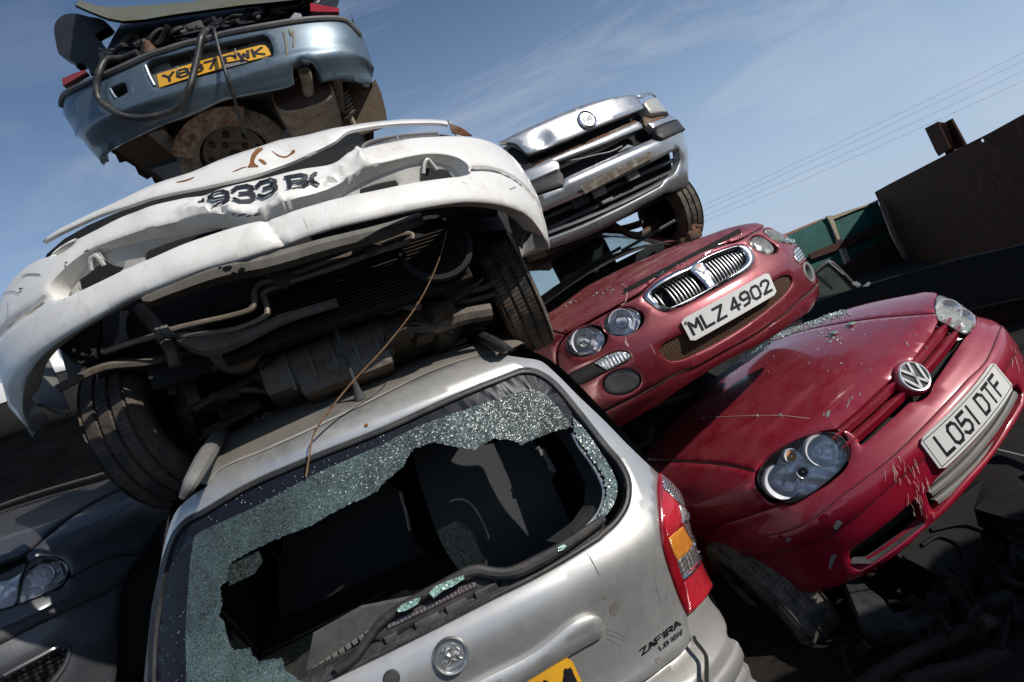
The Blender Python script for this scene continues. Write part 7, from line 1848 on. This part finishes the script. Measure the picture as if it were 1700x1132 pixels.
def behind():
    """silver car glimpsed between the white car's wing and wheel, with its number plate"""
    yaw = R_(18); R = np.array([[math.cos(yaw), -math.sin(yaw), 0], [math.sin(yaw), math.cos(yaw), 0], [0, 0, 1.]])
    pos = wpt(-46, 668, 3.4); car = Car(pos, R)
    K = [(.10, -.30, .80, .55, 0, 2.5), (.02, -.20, .86, .6, 0, 2.4), (.0, -.02, .87, .6, 0, 2.4), (.03, .10, .86, .6, 0, 2.4), (.08, .22, .86, .58, .02, 2.4), (.2, .30, .85, .5, .06, 2.4), (.7, .38, .85, .4, .10, 2.4), (1.2, .43, .84, .3, .12, 2.4)]
    S = Surf(car, K)
    T = thing('parked_car', 'pale silver car glimpsed behind the white car, between its torn wing and front wheel', 'car', car, group='scrap cars in the heap')
    panel('bonnet', S, [('p', t, .66) for t in np.linspace(-.92, .92, 24)] + [('p', t, S.L) for t in np.linspace(.92, -.92, 24)], M['silver'], T, res=.08)
    panel('bumper', S, [('p', t, .36) for t in np.linspace(-1, 1, 30)] + [('p', t, .63) for t in np.linspace(1, -1, 30)], M['silver'], T, res=.08)
    panel('lower_bumper', S, [('p', t, .05) for t in np.linspace(-1, 1, 30)] + [('p', t, .35) for t in np.linspace(1, -1, 30)], M['void'], T, res=.08)
    for s in (-1, 1):
        panel('headlight', S, [('p', s * t, q) for t, q in ((.42, .50), (.80, .50), (.84, .60), (.50, .61))], M['lenswhite'], T, off=.004, th=.02)
    C = [S.ev(0, .33) + np.array((a * .26, -.008, b * .056)) for a, b in ((-1, 1), (1, 1), (1, -1), (-1, -1))]
    plate_thing('number_plate', car, C, 'LT07 OAK', M['plate_white'], M['ink'], T) if False else None
    m = MB(); m.box(S.ev(0, .33) + np.array((.0, -.006, 0)), (.52, .008, .111), None, .003); m.build('number_plate', M['plate_white'], T)
    hull(T, [(.75, .78, -.28, .83, .26), (1.4, .82, -.3, .84, .33), (2.8, .82, -.3, .84, .33), (3.5, .75, -.2, .78, .3)], M['silver'])
    m = MB(); m.loft([[(-.68, 1.35, .38), (0, 1.25, .44), (.68, 1.35, .38)], [(-.58, 1.9, .74), (0, 1.85, .78), (.58, 1.9, .74)]]); m.build('windscreen', M['cabinblack'], T)
    m = MB(); m.loft([[(-.58, 1.9, .74), (0, 1.85, .78), (.58, 1.9, .74)], [(-.58, 3.0, .72), (0, 3.0, .76), (.58, 3.0, .72)], [(-.7, 3.5, .35), (0, 3.55, .35), (.7, 3.5, .35)]]); m.build('roof', M['silver'], T)


behind()
# ---------------------------------------------------------------- yard: ground, wall, fence, far roof, wires
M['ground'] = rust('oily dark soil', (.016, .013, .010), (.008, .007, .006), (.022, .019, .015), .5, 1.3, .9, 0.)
m = MB(); N = 60
g = np.r_[-600, -200, -80, -40, np.linspace(-20, 20, 41), 40, 80, 200, 600]
V = [(x, y, .03 * math.sin(x * 2.1 + y) * math.cos(y * 1.7) if abs(x) < 20 and abs(y) < 20 else 0) for y in g for x in g]; k = len(g)
m.add(V, [(j * k + i, j * k + i + 1, (j + 1) * k + i + 1, (j + 1) * k + i) for j in range(k - 1) for i in range(k - 1)])
o = m.build('ground', M['ground'], None); o['kind'] = 'structure'


def wd(px, py, t0, t1, u):
    pass


def on_plane(px, py, p0, n):
    d = MW @ np.array([(px - CXP) / FPX, (py - CYP) / FPX, 1.]); o = np.array([0, 0, CAMZ]); s = ((np.array(p0) - o) @ n) / (d @ n); return o + s * d


# steel wall: upright plates running away to the left
A = np.array((6.3, 6.9, 0.)); B = np.array((12.2, 19., 0.)); dv = (B - A) / np.linalg.norm(B - A); nw = np.array((-dv[1], dv[0], 0.))
pw = lambda px, py, off=0.: on_plane(px, py, A + nw * off, nw)
T = thing('steel_wall', 'tall dark brown steel plate wall rising to the right edge, with one round hole near its top', 'wall', loc=(8.0, 10.4, 0))
inv = T.matrix_world.inverted() if False else Matrix.Translation((-8.0, -10.4, 0))


def under(o, T, loc):
    o.parent = T; o.matrix_parent_inverse = Matrix.Translation((-loc[0], -loc[1], -loc[2])); return o


WL = (8.0, 10.4, 0)
ptop = [(1452, 319), (1475, 306), (1560, 262), (1640, 222), (1700, 189), (1760, 155), (1840, 108)]
pbot = [(1840, 352), (1760, 386), (1700, 404), (1600, 427), (1506, 451)]
hole = ell(1630.5, 233.5, 3.2, 3.2, 0, 12)
m = MB(); P = [pw(*p) for p in ptop + pbot]
outer = np.array([((p - A) @ dv, p[2]) for p in P]); hl = np.array([((pw(*p) - A) @ dv, pw(*p)[2]) for p in hole])
outer = outer if area(outer) > 0 else outer[::-1]; hl = hl if area(hl) < 0 else hl[::-1]
Q, Tt, _ = cdt([outer, hl], .6)
V = [A + dv * q[0] + np.array((0, 0, q[1])) for q in Q]; nV = len(V)
F = [list(t) for t in Tt] + [[i + nV for i in t[::-1]] for t in Tt]
m.add(V + [v - nw * .012 for v in V], F)
for lp in (outer, hl):
    c = [A + dv * q[0] + np.array((0, 0, q[1])) for q in lp]; kk = len(c)
    m.add(c + [v - nw * .012 for v in c], [(i, (i + 1) % kk, (i + 1) % kk + kk, i + kk) for i in range(kk)])
under(m.build('plate', M['wallplate'], None, True, 30), T, WL)
for px, pyt, pyb in ((1520, 285, 447), (1596, 245, 428), (1668, 208, 411)):
    m = MB(); a_, b_ = pw(px, pyt, -.012), pw(px + .4 * (pyb - pyt), pyb, -.012); m.tube([a_, b_], .012, 6); under(m.build('weld_seam', M['wallplate'], None), T, WL)
A3 = wpt(1330, 520, 8.2) * np.array((1, 1, 0)); B3 = wpt(1840, 420, 5.6) * np.array((1, 1, 0)); d3 = (B3 - A3) / np.linalg.norm(B3 - A3); n3 = np.array((d3[1], -d3[0], 0.))
pk = lambda px, py, off=0.: on_plane(px, py, A3 + n3 * off, n3)
m = MB(); m.poly([pk(*p) for p in [(1335, 506), (1400, 484), (1506, 452), (1600, 428), (1700, 405), (1840, 352), (1840, 700), (1335, 700)]], .05); under(m.build('recess', M['void'], None, False, None), T, WL)  # flat black sheet stands for the deep shade below the plate
m = MB(); m.poly([pk(*p, .05) for p in [(1840, 462), (1700, 496), (1611, 514), (1500, 540), (1500, 720), (1840, 720)]], .04); under(m.build('lower_plate', M['wallplate'], None, False, None), T, WL)
m = MB(); m.tube([pk(*p, .06) for p in ((1840, 461), (1700, 495), (1660, 503), (1611, 514), (1540, 531))], .010, 6); under(m.build('plate_edge', M['steel'], None), T, WL)
m = MB(); m.tube([pw(*p, .01) for p in ((1506, 451), (1600, 427), (1700, 404), (1840, 352))], .014, 6); under(m.build('plate_edge', M['steel'], None), T, WL)
# I-beam post behind the plate
T = thing('steel_post', 'short rusty I-beam post standing up above the steel wall', 'post', loc=(9.2, 12.9, 0))
PL = (9.2, 12.9, 0)
pb = lambda px, py, off=-.3: pw(px, py, off)
m = MB(); m.poly([pb(*p) for p in ((1538, 212), (1559, 201), (1580, 245), (1561, 258), (1556, 250))], .03); under(m.build('flange', M['wallplate'], None, False, None), T, PL)
m = MB(); m.poly([pb(*p, -.45) for p in ((1558, 202), (1571, 203), (1586, 246), (1577, 250))], .02); under(m.build('web', M['beamlit'], None, False, None), T, PL)
m = MB(); m.poly([pb(*p, -.5) for p in ((1569, 203), (1582, 196), (1606, 240), (1583, 250))], .03); under(m.build('flange', M['wallplate'], None, False, None), T, PL)
m = MB(); a = pb(1572, 240, -.42); m.box((a[0], a[1], a[2] / 2), (.10, .10, a[2])); under(m.build('shaft', M['wallplate'], None), T, PL)
# fence of green sheets
fd = np.array((.93, -.36, 0.)) if False else np.array((.985, .17, 0.)); A2 = np.array((9.5, 17.0, 0.)); fd /= np.linalg.norm(fd); nf = np.array((fd[1], -fd[0], 0.))
pf = lambda px, py, off=0.: on_plane(px, py, A2 + nf * off, nf)
T = thing('sheet_fence', 'dark green sheet fence with tan posts and a brown rail behind the maroon car', 'fence', loc=tuple(A2)); FL = tuple(A2)
for pts, mt in (([(1130, 462), (1210, 432), (1288, 398), (1288, 500), (1130, 560)], 'greensheet'), ([(1290, 402), (1300, 394), (1340, 376), (1372, 361), (1404, 450), (1380, 500), (1290, 500)], 'greensheet'), ([(1382, 362), (1420, 348), (1456, 334), (1480, 400), (1440, 460), (1412, 440)], 'greensheet')):
    m = MB(); m.poly([pf(*p) for p in pts], .03); under(m.build('sheet', M[mt], None, False, None), T, FL)
m = MB(); m.poly([pf(*p, .06) for p in ((1369, 360), (1377, 358), (1382, 366), (1393, 397), (1388, 399), (1374, 366))], .06); under(m.build('post', M['tanpost'], None, False, None), T, FL)
m = MB(); m.poly([pf(*p, .06) for p in ((1396, 412), (1401, 409), (1409, 433), (1404, 436))], .06); under(m.build('post', M['tanpost'], None, False, None), T, FL)
m = MB(); m.poly([pf(*p, .10) for p in ((1340, 422), (1400, 398), (1464, 369), (1470, 382), (1404, 410), (1345, 431))], .05); under(m.build('rail', M['brownplank'], None, False, None), T, FL)
m = MB(); m.poly([pf(*p, .05) for p in ((1374, 361), (1400, 352), (1440, 339), (1456, 332), (1456, 336), (1420, 349), (1384, 364))], .04); under(m.build('top_batten', M['tanpost'], None, False, None), T, FL)
m = MB(); m.poly([pf(*p, .25) for p in ((1392, 446), (1420, 426), (1476, 390), (1510, 455), (1420, 500), (1380, 490))], .04); o = m.build('steel_sheet', M['brownplank'], None, False, None); tag(o, 'rusty brown sheet leaning against the green fence', 'sheet')
# far house with a tiled roof
fr = lambda px, py, d: wpt(px, py, d)
T = thing('house', 'far house with an orange tiled roof beyond the fence', 'house', loc=(16.0, 34.0, 0)); HL = (16., 34., 0)
m = MB(); a, b, c, d = fr(1296, 391, 36), fr(1366, 362, 34), fr(1372, 368, 33.4), fr(1302, 396, 35.4); back = np.array((0.6, 2.5, -.2))
m.add([a, b, c, d, a + back, b + back], [(0, 1, 2, 3), (0, 4, 5, 1)]); under(m.build('roof', M['rooftile'], None, False, None), T, HL)
m = MB(); w0 = [d + np.array((0, .3, 0)), c + np.array((0, .3, 0))]; m.add([w0[0], w0[1], np.array((w0[1][0], w0[1][1], 0)), np.array((w0[0][0], w0[0][1], 0)), w0[0] + np.array((.4, 3, 0)), w0[1] + np.array((.4, 3, 0)), np.array((w0[1][0] + .4, w0[1][1] + 3, 0)), np.array((w0[0][0] + .4, w0[0][1] + 3, 0))], [(0, 1, 2, 3), (4, 7, 6, 5), (1, 5, 6, 2), (0, 3, 7, 4)]); under(m.build('wall', M['tanpost'], None, False, None), T, HL)
# loose door window lying against the fence
m = MB(); fr_o = [(1345, 470), (1352, 452), (1374, 437), (1380, 437), (1402, 458), (1420, 476), (1424, 480), (1352, 496)]
q = lambda p, dd=6.2: wpt(p[0], p[1], dd)
T = thing('door_window', 'loose car door window in a black frame leaning beside the maroon car', 'window', loc=tuple(q((1385, 470)))); DL = tuple(q((1385, 470)))
m = MB(); m.tube([q(p) for p in ((1350, 455), (1362, 444), (1376, 436), (1390, 447), (1404, 461), (1420, 478))], .03, 6); under(m.build('frame', M['black'], None), T, DL)
m = MB(); m.poly([q(p) for p in ((1346, 470), (1356, 452), (1374, 440), (1388, 452), (1408, 472), (1416, 480), (1352, 496))], .006); under(m.build('pane', M['cabinblack2'], None, False, None), T, DL)
m = MB(); m.tube([q((1374, 434), 6.12), q((1400, 456), 6.12)], .008, 5); under(m.build('bright_strip', M['dullmetal'], None), T, DL)
for kx, pts, lb in ((0, [(1413, 470), (1420, 467), (1428, 472), (1424, 476), (1416, 474)], 'left scrap of pale plastic on the wall ledge'), (1, [(1432, 476), (1440, 468), (1444, 470), (1440, 475)], 'right scrap of pale plastic on the wall ledge')):
    m = MB(); m.poly([wpt(*p, 5.8) for p in pts], .02); loose(m, 'plastic_scrap', M['liner'], lb, 'scrap', None, False, None)
# overhead wires
for i, (y0, y1) in enumerate(((343, 88), (350, 103), (358, 123), (366, 141))):
    a = wpt(1040, y0 + 55, 46); b = wpt(1860, y1 - 88 + 5, 40)
    P = [a + (b - a) * t + np.array((0, 0, -.5 * 4 * t * (1 - t) * .6)) for t in np.linspace(0, 1, 9)]
    m = MB(); m.tube(P, .010, 5); loose(m, 'overhead_wire', M['wire'], 'overhead wire crossing the sky, %s of four' % ('topmost', 'second from the top', 'third from the top', 'lowest')[i], 'wire', 'overhead wires')
# ---- small things in the heap
zS, zC = zafira_S, POSE['zafira']
b0 = zC.world(zS.at(598, 662, .0)); tip = zC.world(zS.at(598, 662) + np.array((0, -.10, .30)))
tz = zC.world(zC.x(553, 535, zS.at(598, 662)[0] - .005))
tp = wpt(553, 535, (b0 - np.array((0, 0, 0)))[1] - .06)
m = MB(); m.lathe([(.019, 0), (.017, .008), (.0115, .03), (.0085, .055), (.001, .06)], b0, tp - b0, 18); m.tube([b0, b0 + (tp - b0) * .5, tp], [.0065, .0058, .0048], 8)
for kx in range(30): m.lathe([(.0055, -.002), (.0078, 0), (.0055, .002)], b0 + (tp - b0) * (.16 + .026 * kx), tp - b0, 8)
o = loose(m, 'aerial', M['aerial'], 'thin whip aerial on the rear edge of the silver roof', 'aerial')
wC = POSE['white']
D0 = zC.world(zS.at(508, 792, .008))[1]
P = [wpt(x_, y_, D0 + (792 - y_) / 412 * (1.80 - D0)) for x_, y_ in ((508, 792), (513, 760), (522, 718), (548, 680), (580, 640), (640, 575), (690, 510), (716, 462), (734, 415), (742, 380))]
m = MB(); m.tube(P, [.0032, .0028, .003, .0033, .0029, .0026, .0023, .002, .0016, .0013], 6)
for t in (2, 3, 6): m.tube([P[t] + np.array((0, 0, 0)), P[t] + np.array((.012, -.004, .012))], .0025, 5)
loose(m, 'dry_stalk', M['stalk'], 'dry brown stalk leaning from the rear window up to the white car', 'stalk')
# crumbs of glass on the crimson bonnet
gS, gC = golf_S, POSE['golf']
m = MB(); r2 = np.random.default_rng(11)


def crumb(m, px, py, s):
    p = gC.world(gS.at(px, py, s * .3)); q = r2.normal(0, 1, (3, 3)); q, _ = np.linalg.qr(q); m.box(p, (s, s * r2.uniform(.5, 1), s * r2.uniform(.4, .8)), q)


for _ in range(330):
    t = r2.uniform(0, 1) ** .9; px = 1285 + 120 * t + r2.normal(0, 5); py = 556 - 42 * t + abs(r2.normal(0, 5)) * (1 - .3 * t)
    crumb(m, px, py, r2.uniform(.005, .012))
for _ in range(40):
    crumb(m, r2.normal(1375, 9), r2.normal(556, 7), r2.uniform(.004, .009))
for _ in range(60):
    t = r2.uniform(0, 1); crumb(m, 1215 + 70 * t, 597 - 32 * t + r2.normal(0, 3), r2.uniform(.004, .010))
for _ in range(70): crumb(m, r2.uniform(1270, 1540), r2.uniform(500, 620), r2.uniform(.003, .007))
for px, py in ((1190, 693), (1258, 690), (1296, 690), (1167, 694)): crumb(m, px, py, .010)
o = m.build('glass_crumbs', M['crumb'], None, False, None); tag(o, None, None, None, 'stuff')
for kx, pts in enumerate(([(1405, 543), (1412, 538), (1421, 537), (1416, 541)], [(1376, 556), (1384, 553), (1393, 552), (1386, 557)])):
    m = MB(); m.poly([gC.world(gS.at(*p, .006)) for p in pts], .006); loose(m, 'glass_shard', M['crazed_lite'], ('sliver of safety glass near the right edge of the crimson bonnet', 'sliver of safety glass lying among crumbs on the crimson bonnet')[kx], 'glass shard', 'slivers of safety glass on the crimson bonnet', False, None)
m = MB(); rC = POSE['rover']
for _ in range(26):
    p = rC.world(rover_S.at(r2.uniform(1300, 1318), r2.uniform(399, 404), .004)); q, _x = np.linalg.qr(r2.normal(0, 1, (3, 3))); m.box(p, (.012, .010, .006), q)
for _ in range(40):
    t = r2.uniform(0, 1); p = rC.world(rover_S.at(930 + 330 * t + r2.normal(0, 3), 507 - 130 * t + 12 * math.sin(3.1 * t) + r2.normal(0, 2), .003)); q, _x = np.linalg.qr(r2.normal(0, 1, (3, 3))); m.box(p, (.005, .004, .004), q)
o = m.build('glass_crumbs', M['crumb'], None, False, None); tag(o, None, None, None, 'stuff')
# lump of metal on the far edge of the maroon bonnet
m = MB(); c = rC.world(rover_S.at(1154, 394, .015)); m.box(c, (.07, .05, .05), None, .015); m.box(c + np.array((-.05, .02, -.01)), (.06, .05, .03), None, .01); m.tube([c + np.array((.0, 0, .02)), c + np.array((.02, .02, .04)), c + np.array((.05, 0, .02))], .014, 8)
loose(m, 'metal_lump', M['rusty'], 'rusty lump of metal on the back edge of the maroon bonnet', 'scrap')
# ---- scrap on the ground at the lower right
tray = [(1480, 915), (1500, 930), (1545, 950), (1590, 970), (1612, 980), (1622, 968), (1614, 958), (1626, 950), (1620, 938), (1640, 930), (1634, 918), (1664, 905), (1660, 892), (1690, 876), (1700, 850), (1720, 800), (1640, 790), (1560, 850)]
d0 = lambda p: 2.35 + (p[0] - 1480) * .0009 + (930 - p[1]) * .0016
m = MB(); m.poly([wpt(*p, d0(p)) for p in tray], .02)
for q_ in range(9): m.beam(wpt(1600 + q_ * 12, 975 - q_ * 14, 2.42), wpt(1625 + q_ * 12, 988 - q_ * 14, 2.45), .012, .02)
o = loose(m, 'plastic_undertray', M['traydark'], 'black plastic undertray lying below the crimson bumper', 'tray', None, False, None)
for pts in (((1530, 905), (1560, 890), (1590, 905), (1600, 930), (1580, 945)), ((1545, 880), (1600, 870), (1640, 880), (1650, 860), (1690, 850)), ((1500, 925), (1570, 955), (1605, 940), (1640, 900))):
    m = MB(); m.tube([wpt(*p, d0(p) - .012) for p in pts], .008, 6); q_ = m.build('rib', M['traydark'], o)
P1 = [(1400, 975), (1415, 960), (1440, 985), (1460, 1000), (1478, 1025), (1500, 1020), (1530, 1005), (1545, 970), (1560, 960), (1575, 985), (1565, 1030), (1555, 1052), (1520, 1070), (1470, 1075), (1430, 1050)]
d1 = lambda p: 2.30 + (1050 - p[1]) * .002
m = MB(); m.poly([wpt(*p, d1(p)) for p in P1], .03); loose(m, 'torn_panel', M['palepanel'], 'pale peeling torn panel in the dark below the crimson bumper', 'panel', None, False, None)
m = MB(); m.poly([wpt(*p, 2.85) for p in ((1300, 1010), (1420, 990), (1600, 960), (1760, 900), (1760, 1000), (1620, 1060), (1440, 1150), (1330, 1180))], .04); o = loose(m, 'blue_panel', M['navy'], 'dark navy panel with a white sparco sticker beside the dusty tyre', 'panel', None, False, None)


def ft(bl_, br_, hv, dd):
    bl_, br_, hv = map(np.array, (bl_, br_, hv)); return lambda u, v, z: wpt(*(bl_ + (br_ - bl_) * u + hv * v), dd - z * 1e-4)


lettering('lettering', 'sparco', ft((1319., 1112.), (1366., 1094.), (-4., -17.), 2.835), M['stickerblue'], o, .16, .30, .6, 1.2)
m = MB(); m.beam(wpt(1329, 1112, 2.83), wpt(1368, 1096, 2.83), .004, .006); m.build('underline', M['stickerblue'], o)
lettering('lettering', 'NIG', ft((1386., 1112.), (1426., 1094.), (-6., -24.), 2.834), M['fadedred'], o, .3, .3, .6, 1.0)
for nm, P, r, mt, lb in (('steel_tube', ((1420, 1150), (1470, 1112), (1540, 1075), (1612, 1042)), .028, 'pipe_dark', 'brown steel tube slanting across the lower right corner'), ('steel_tube', ((1624, 1036), (1660, 1018), (1720, 996)), .035, 'steel', 'grey steel tube at the right edge beyond the brown tube'),
                         ('steel_tube', ((1500, 1140), (1560, 1120), (1610, 1108), (1640, 1095), (1670, 1088)), .034, 'pipe_dark', 'pale bent tube lowest in the right corner')):
    m = MB(); m.tube([wpt(*p, 2.12 + (1100 - p[1]) * .002) for p in P], r, 10); loose(m, nm, M[mt], lb, 'tube', 'tubes in the scrap')
m = MB(); m.tube([wpt(1655, 746, 2.05), wpt(1700, 757, 2.1)], .003, 5); loose(m, 'wire_end', M['liner'], 'short pale wire sticking out under the crimson bumper', 'wire')
# loose litter of small scrap on the soil: too much to count
r4 = np.random.default_rng(21); m = MB()
for _ in range(300):
    px, py = r4.uniform(1400, 1760), r4.uniform(900, 1180); d = MW @ np.array([(px - CXP) / FPX, (py - CYP) / FPX, 1.])
    if d[2] > -.3: continue
    z = r4.uniform(.02, .16); t = (z - CAMZ) / d[2]; p = d * t + np.array((0, 0, CAMZ))
    if t < 2.2: continue
    k = r4.random(); q, _x = np.linalg.qr(r4.normal(0, 1, (3, 3)))
    if k < .4:
        v = r4.normal(0, 1, 3); v[2] *= .35; v /= np.linalg.norm(v); L_ = r4.uniform(.08, .35); m.tube([p - v * L_ / 2, p + np.array((0, 0, r4.uniform(0, .05))), p + v * L_ / 2], r4.uniform(.003, .014), 5)
    elif k < .75:
        m.box(p, (r4.uniform(.03, .16), r4.uniform(.02, .10), r4.uniform(.003, .02)), q)
    else:
        P5 = [p + q[0] * math.cos(a_) * r4.uniform(.02, .08) + q[1] * math.sin(a_) * r4.uniform(.02, .08) for a_ in np.linspace(0, 2 * math.pi, 6, endpoint=False)]; m.add(P5, [list(range(6))])
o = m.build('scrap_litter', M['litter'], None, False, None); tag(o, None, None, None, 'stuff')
# crushed cars: flattened under the heap, and an unseen stack added at the right to shade the low scrap
def crushed(parent, x, y, z0, sx, sy, sz, mt, rz, seed, nz=.05):
    a = R_(rz); ax_ = np.array(((math.cos(a), math.sin(a), 0), (-math.sin(a), math.cos(a), 0), (0, 0, 1)))
    r3 = np.random.default_rng(seed); m = MB(); nx, ny = 14, 20; rows = []; loc = (x, y, 0)
    for j in range(ny):
        row = []
        for q in range(nx):
            u = q / (nx - 1) * 2 - 1; v = j / (ny - 1) * 2 - 1; edge = max(abs(u), abs(v)) ** 6
            p = np.array((u * sx / 2, v * sy / 2, z0 + sz * (1 - .35 * edge * (nz > .03)) + r3.normal(0, nz) * sz)); row.append(np.array((x, y, 0)) + ax_.T @ p)
        rows.append(row)
    m.loft(rows); rim = rows[0] + [r[-1] for r in rows[1:]] + rows[-1][::-1][1:] + [r[0] for r in rows[::-1]][1:-1]
    rim2 = [np.array((p[0] + r3.normal(0, .03), p[1] + r3.normal(0, .03), z0 + .04)) for p in rim]
    m.loft([rim, [(p + q2) / 2 + np.array((r3.normal(0, .05), r3.normal(0, .05), 0)) for p, q2 in zip(rim, rim2)], rim2], closed=True)
    under(m.build('body', M[mt], None, True, 25), parent[0], parent[1])
    m = MB()
    for kx in range(14):
        p = np.array((r3.uniform(-.5, .5) * sx, -sy / 2 * r3.uniform(.9, 1.04), z0 + r3.uniform(.1, .95) * sz)); d = r3.normal(0, .3, 3); m.tube([np.array((x, y, 0)) + ax_.T @ (p + d * t * np.array((1, .25, .5))) for t in (0, .5, 1)], r3.uniform(.008, .03), 6)
    under(m.build('torn_bars', M['steel'], None), parent[0], parent[1])


for i, (x, y, z, sx, sy, mt, lb) in enumerate(((2.1, 4.2, .44, 1.7, 3.2, 'crush1', 'flattened dark car body under the crimson car'), (-2.3, 3.6, .84, 1.7, 3.4, 'crush2', 'flattened black car body under the dark grey car'), (.9, 5.2, 1.1, 1.6, 2.6, 'crush2', 'flattened black car body under the maroon car'), (-1.9, 6.2, 1.3, 1.7, 3.2, 'crush1', 'flattened dark car body behind the dark grey car'))):
    T = thing('crushed_car', lb, 'car', loc=(x, y, 0), group='flattened cars at the bottom of the heap'); crushed((T, (x, y, 0)), x, y, 0, sx, sy, z, mt, 14, i + 5)
T = thing('added_shade_stack', 'unseen stack of flattened dark cars, added to shade the low scrap', 'shade stack', loc=(3.2, -.2, 0))
for i, (x, y, z0, sx, sy, sz) in enumerate(((2.75, -.62, 0, 1.15, 1.6, 1.), (2.75, -.62, 1., 1.15, 1.6, 1.), (2.97, -.62, 2., 1.6, 1.6, .72), (3.72, .10, 0, 2.1, 1.6, .9), (3.72, .10, .9, 2.1, 1.6, .85), (3.72, .10, 1.75, 2.1, 1.6, .80))):
    crushed((T, (3.2, -.2, 0)), x, y, z0, sx, sy, sz, 'crush1', 4 if i < 3 else 14, 20 + i, .012 if i == 2 else .05)
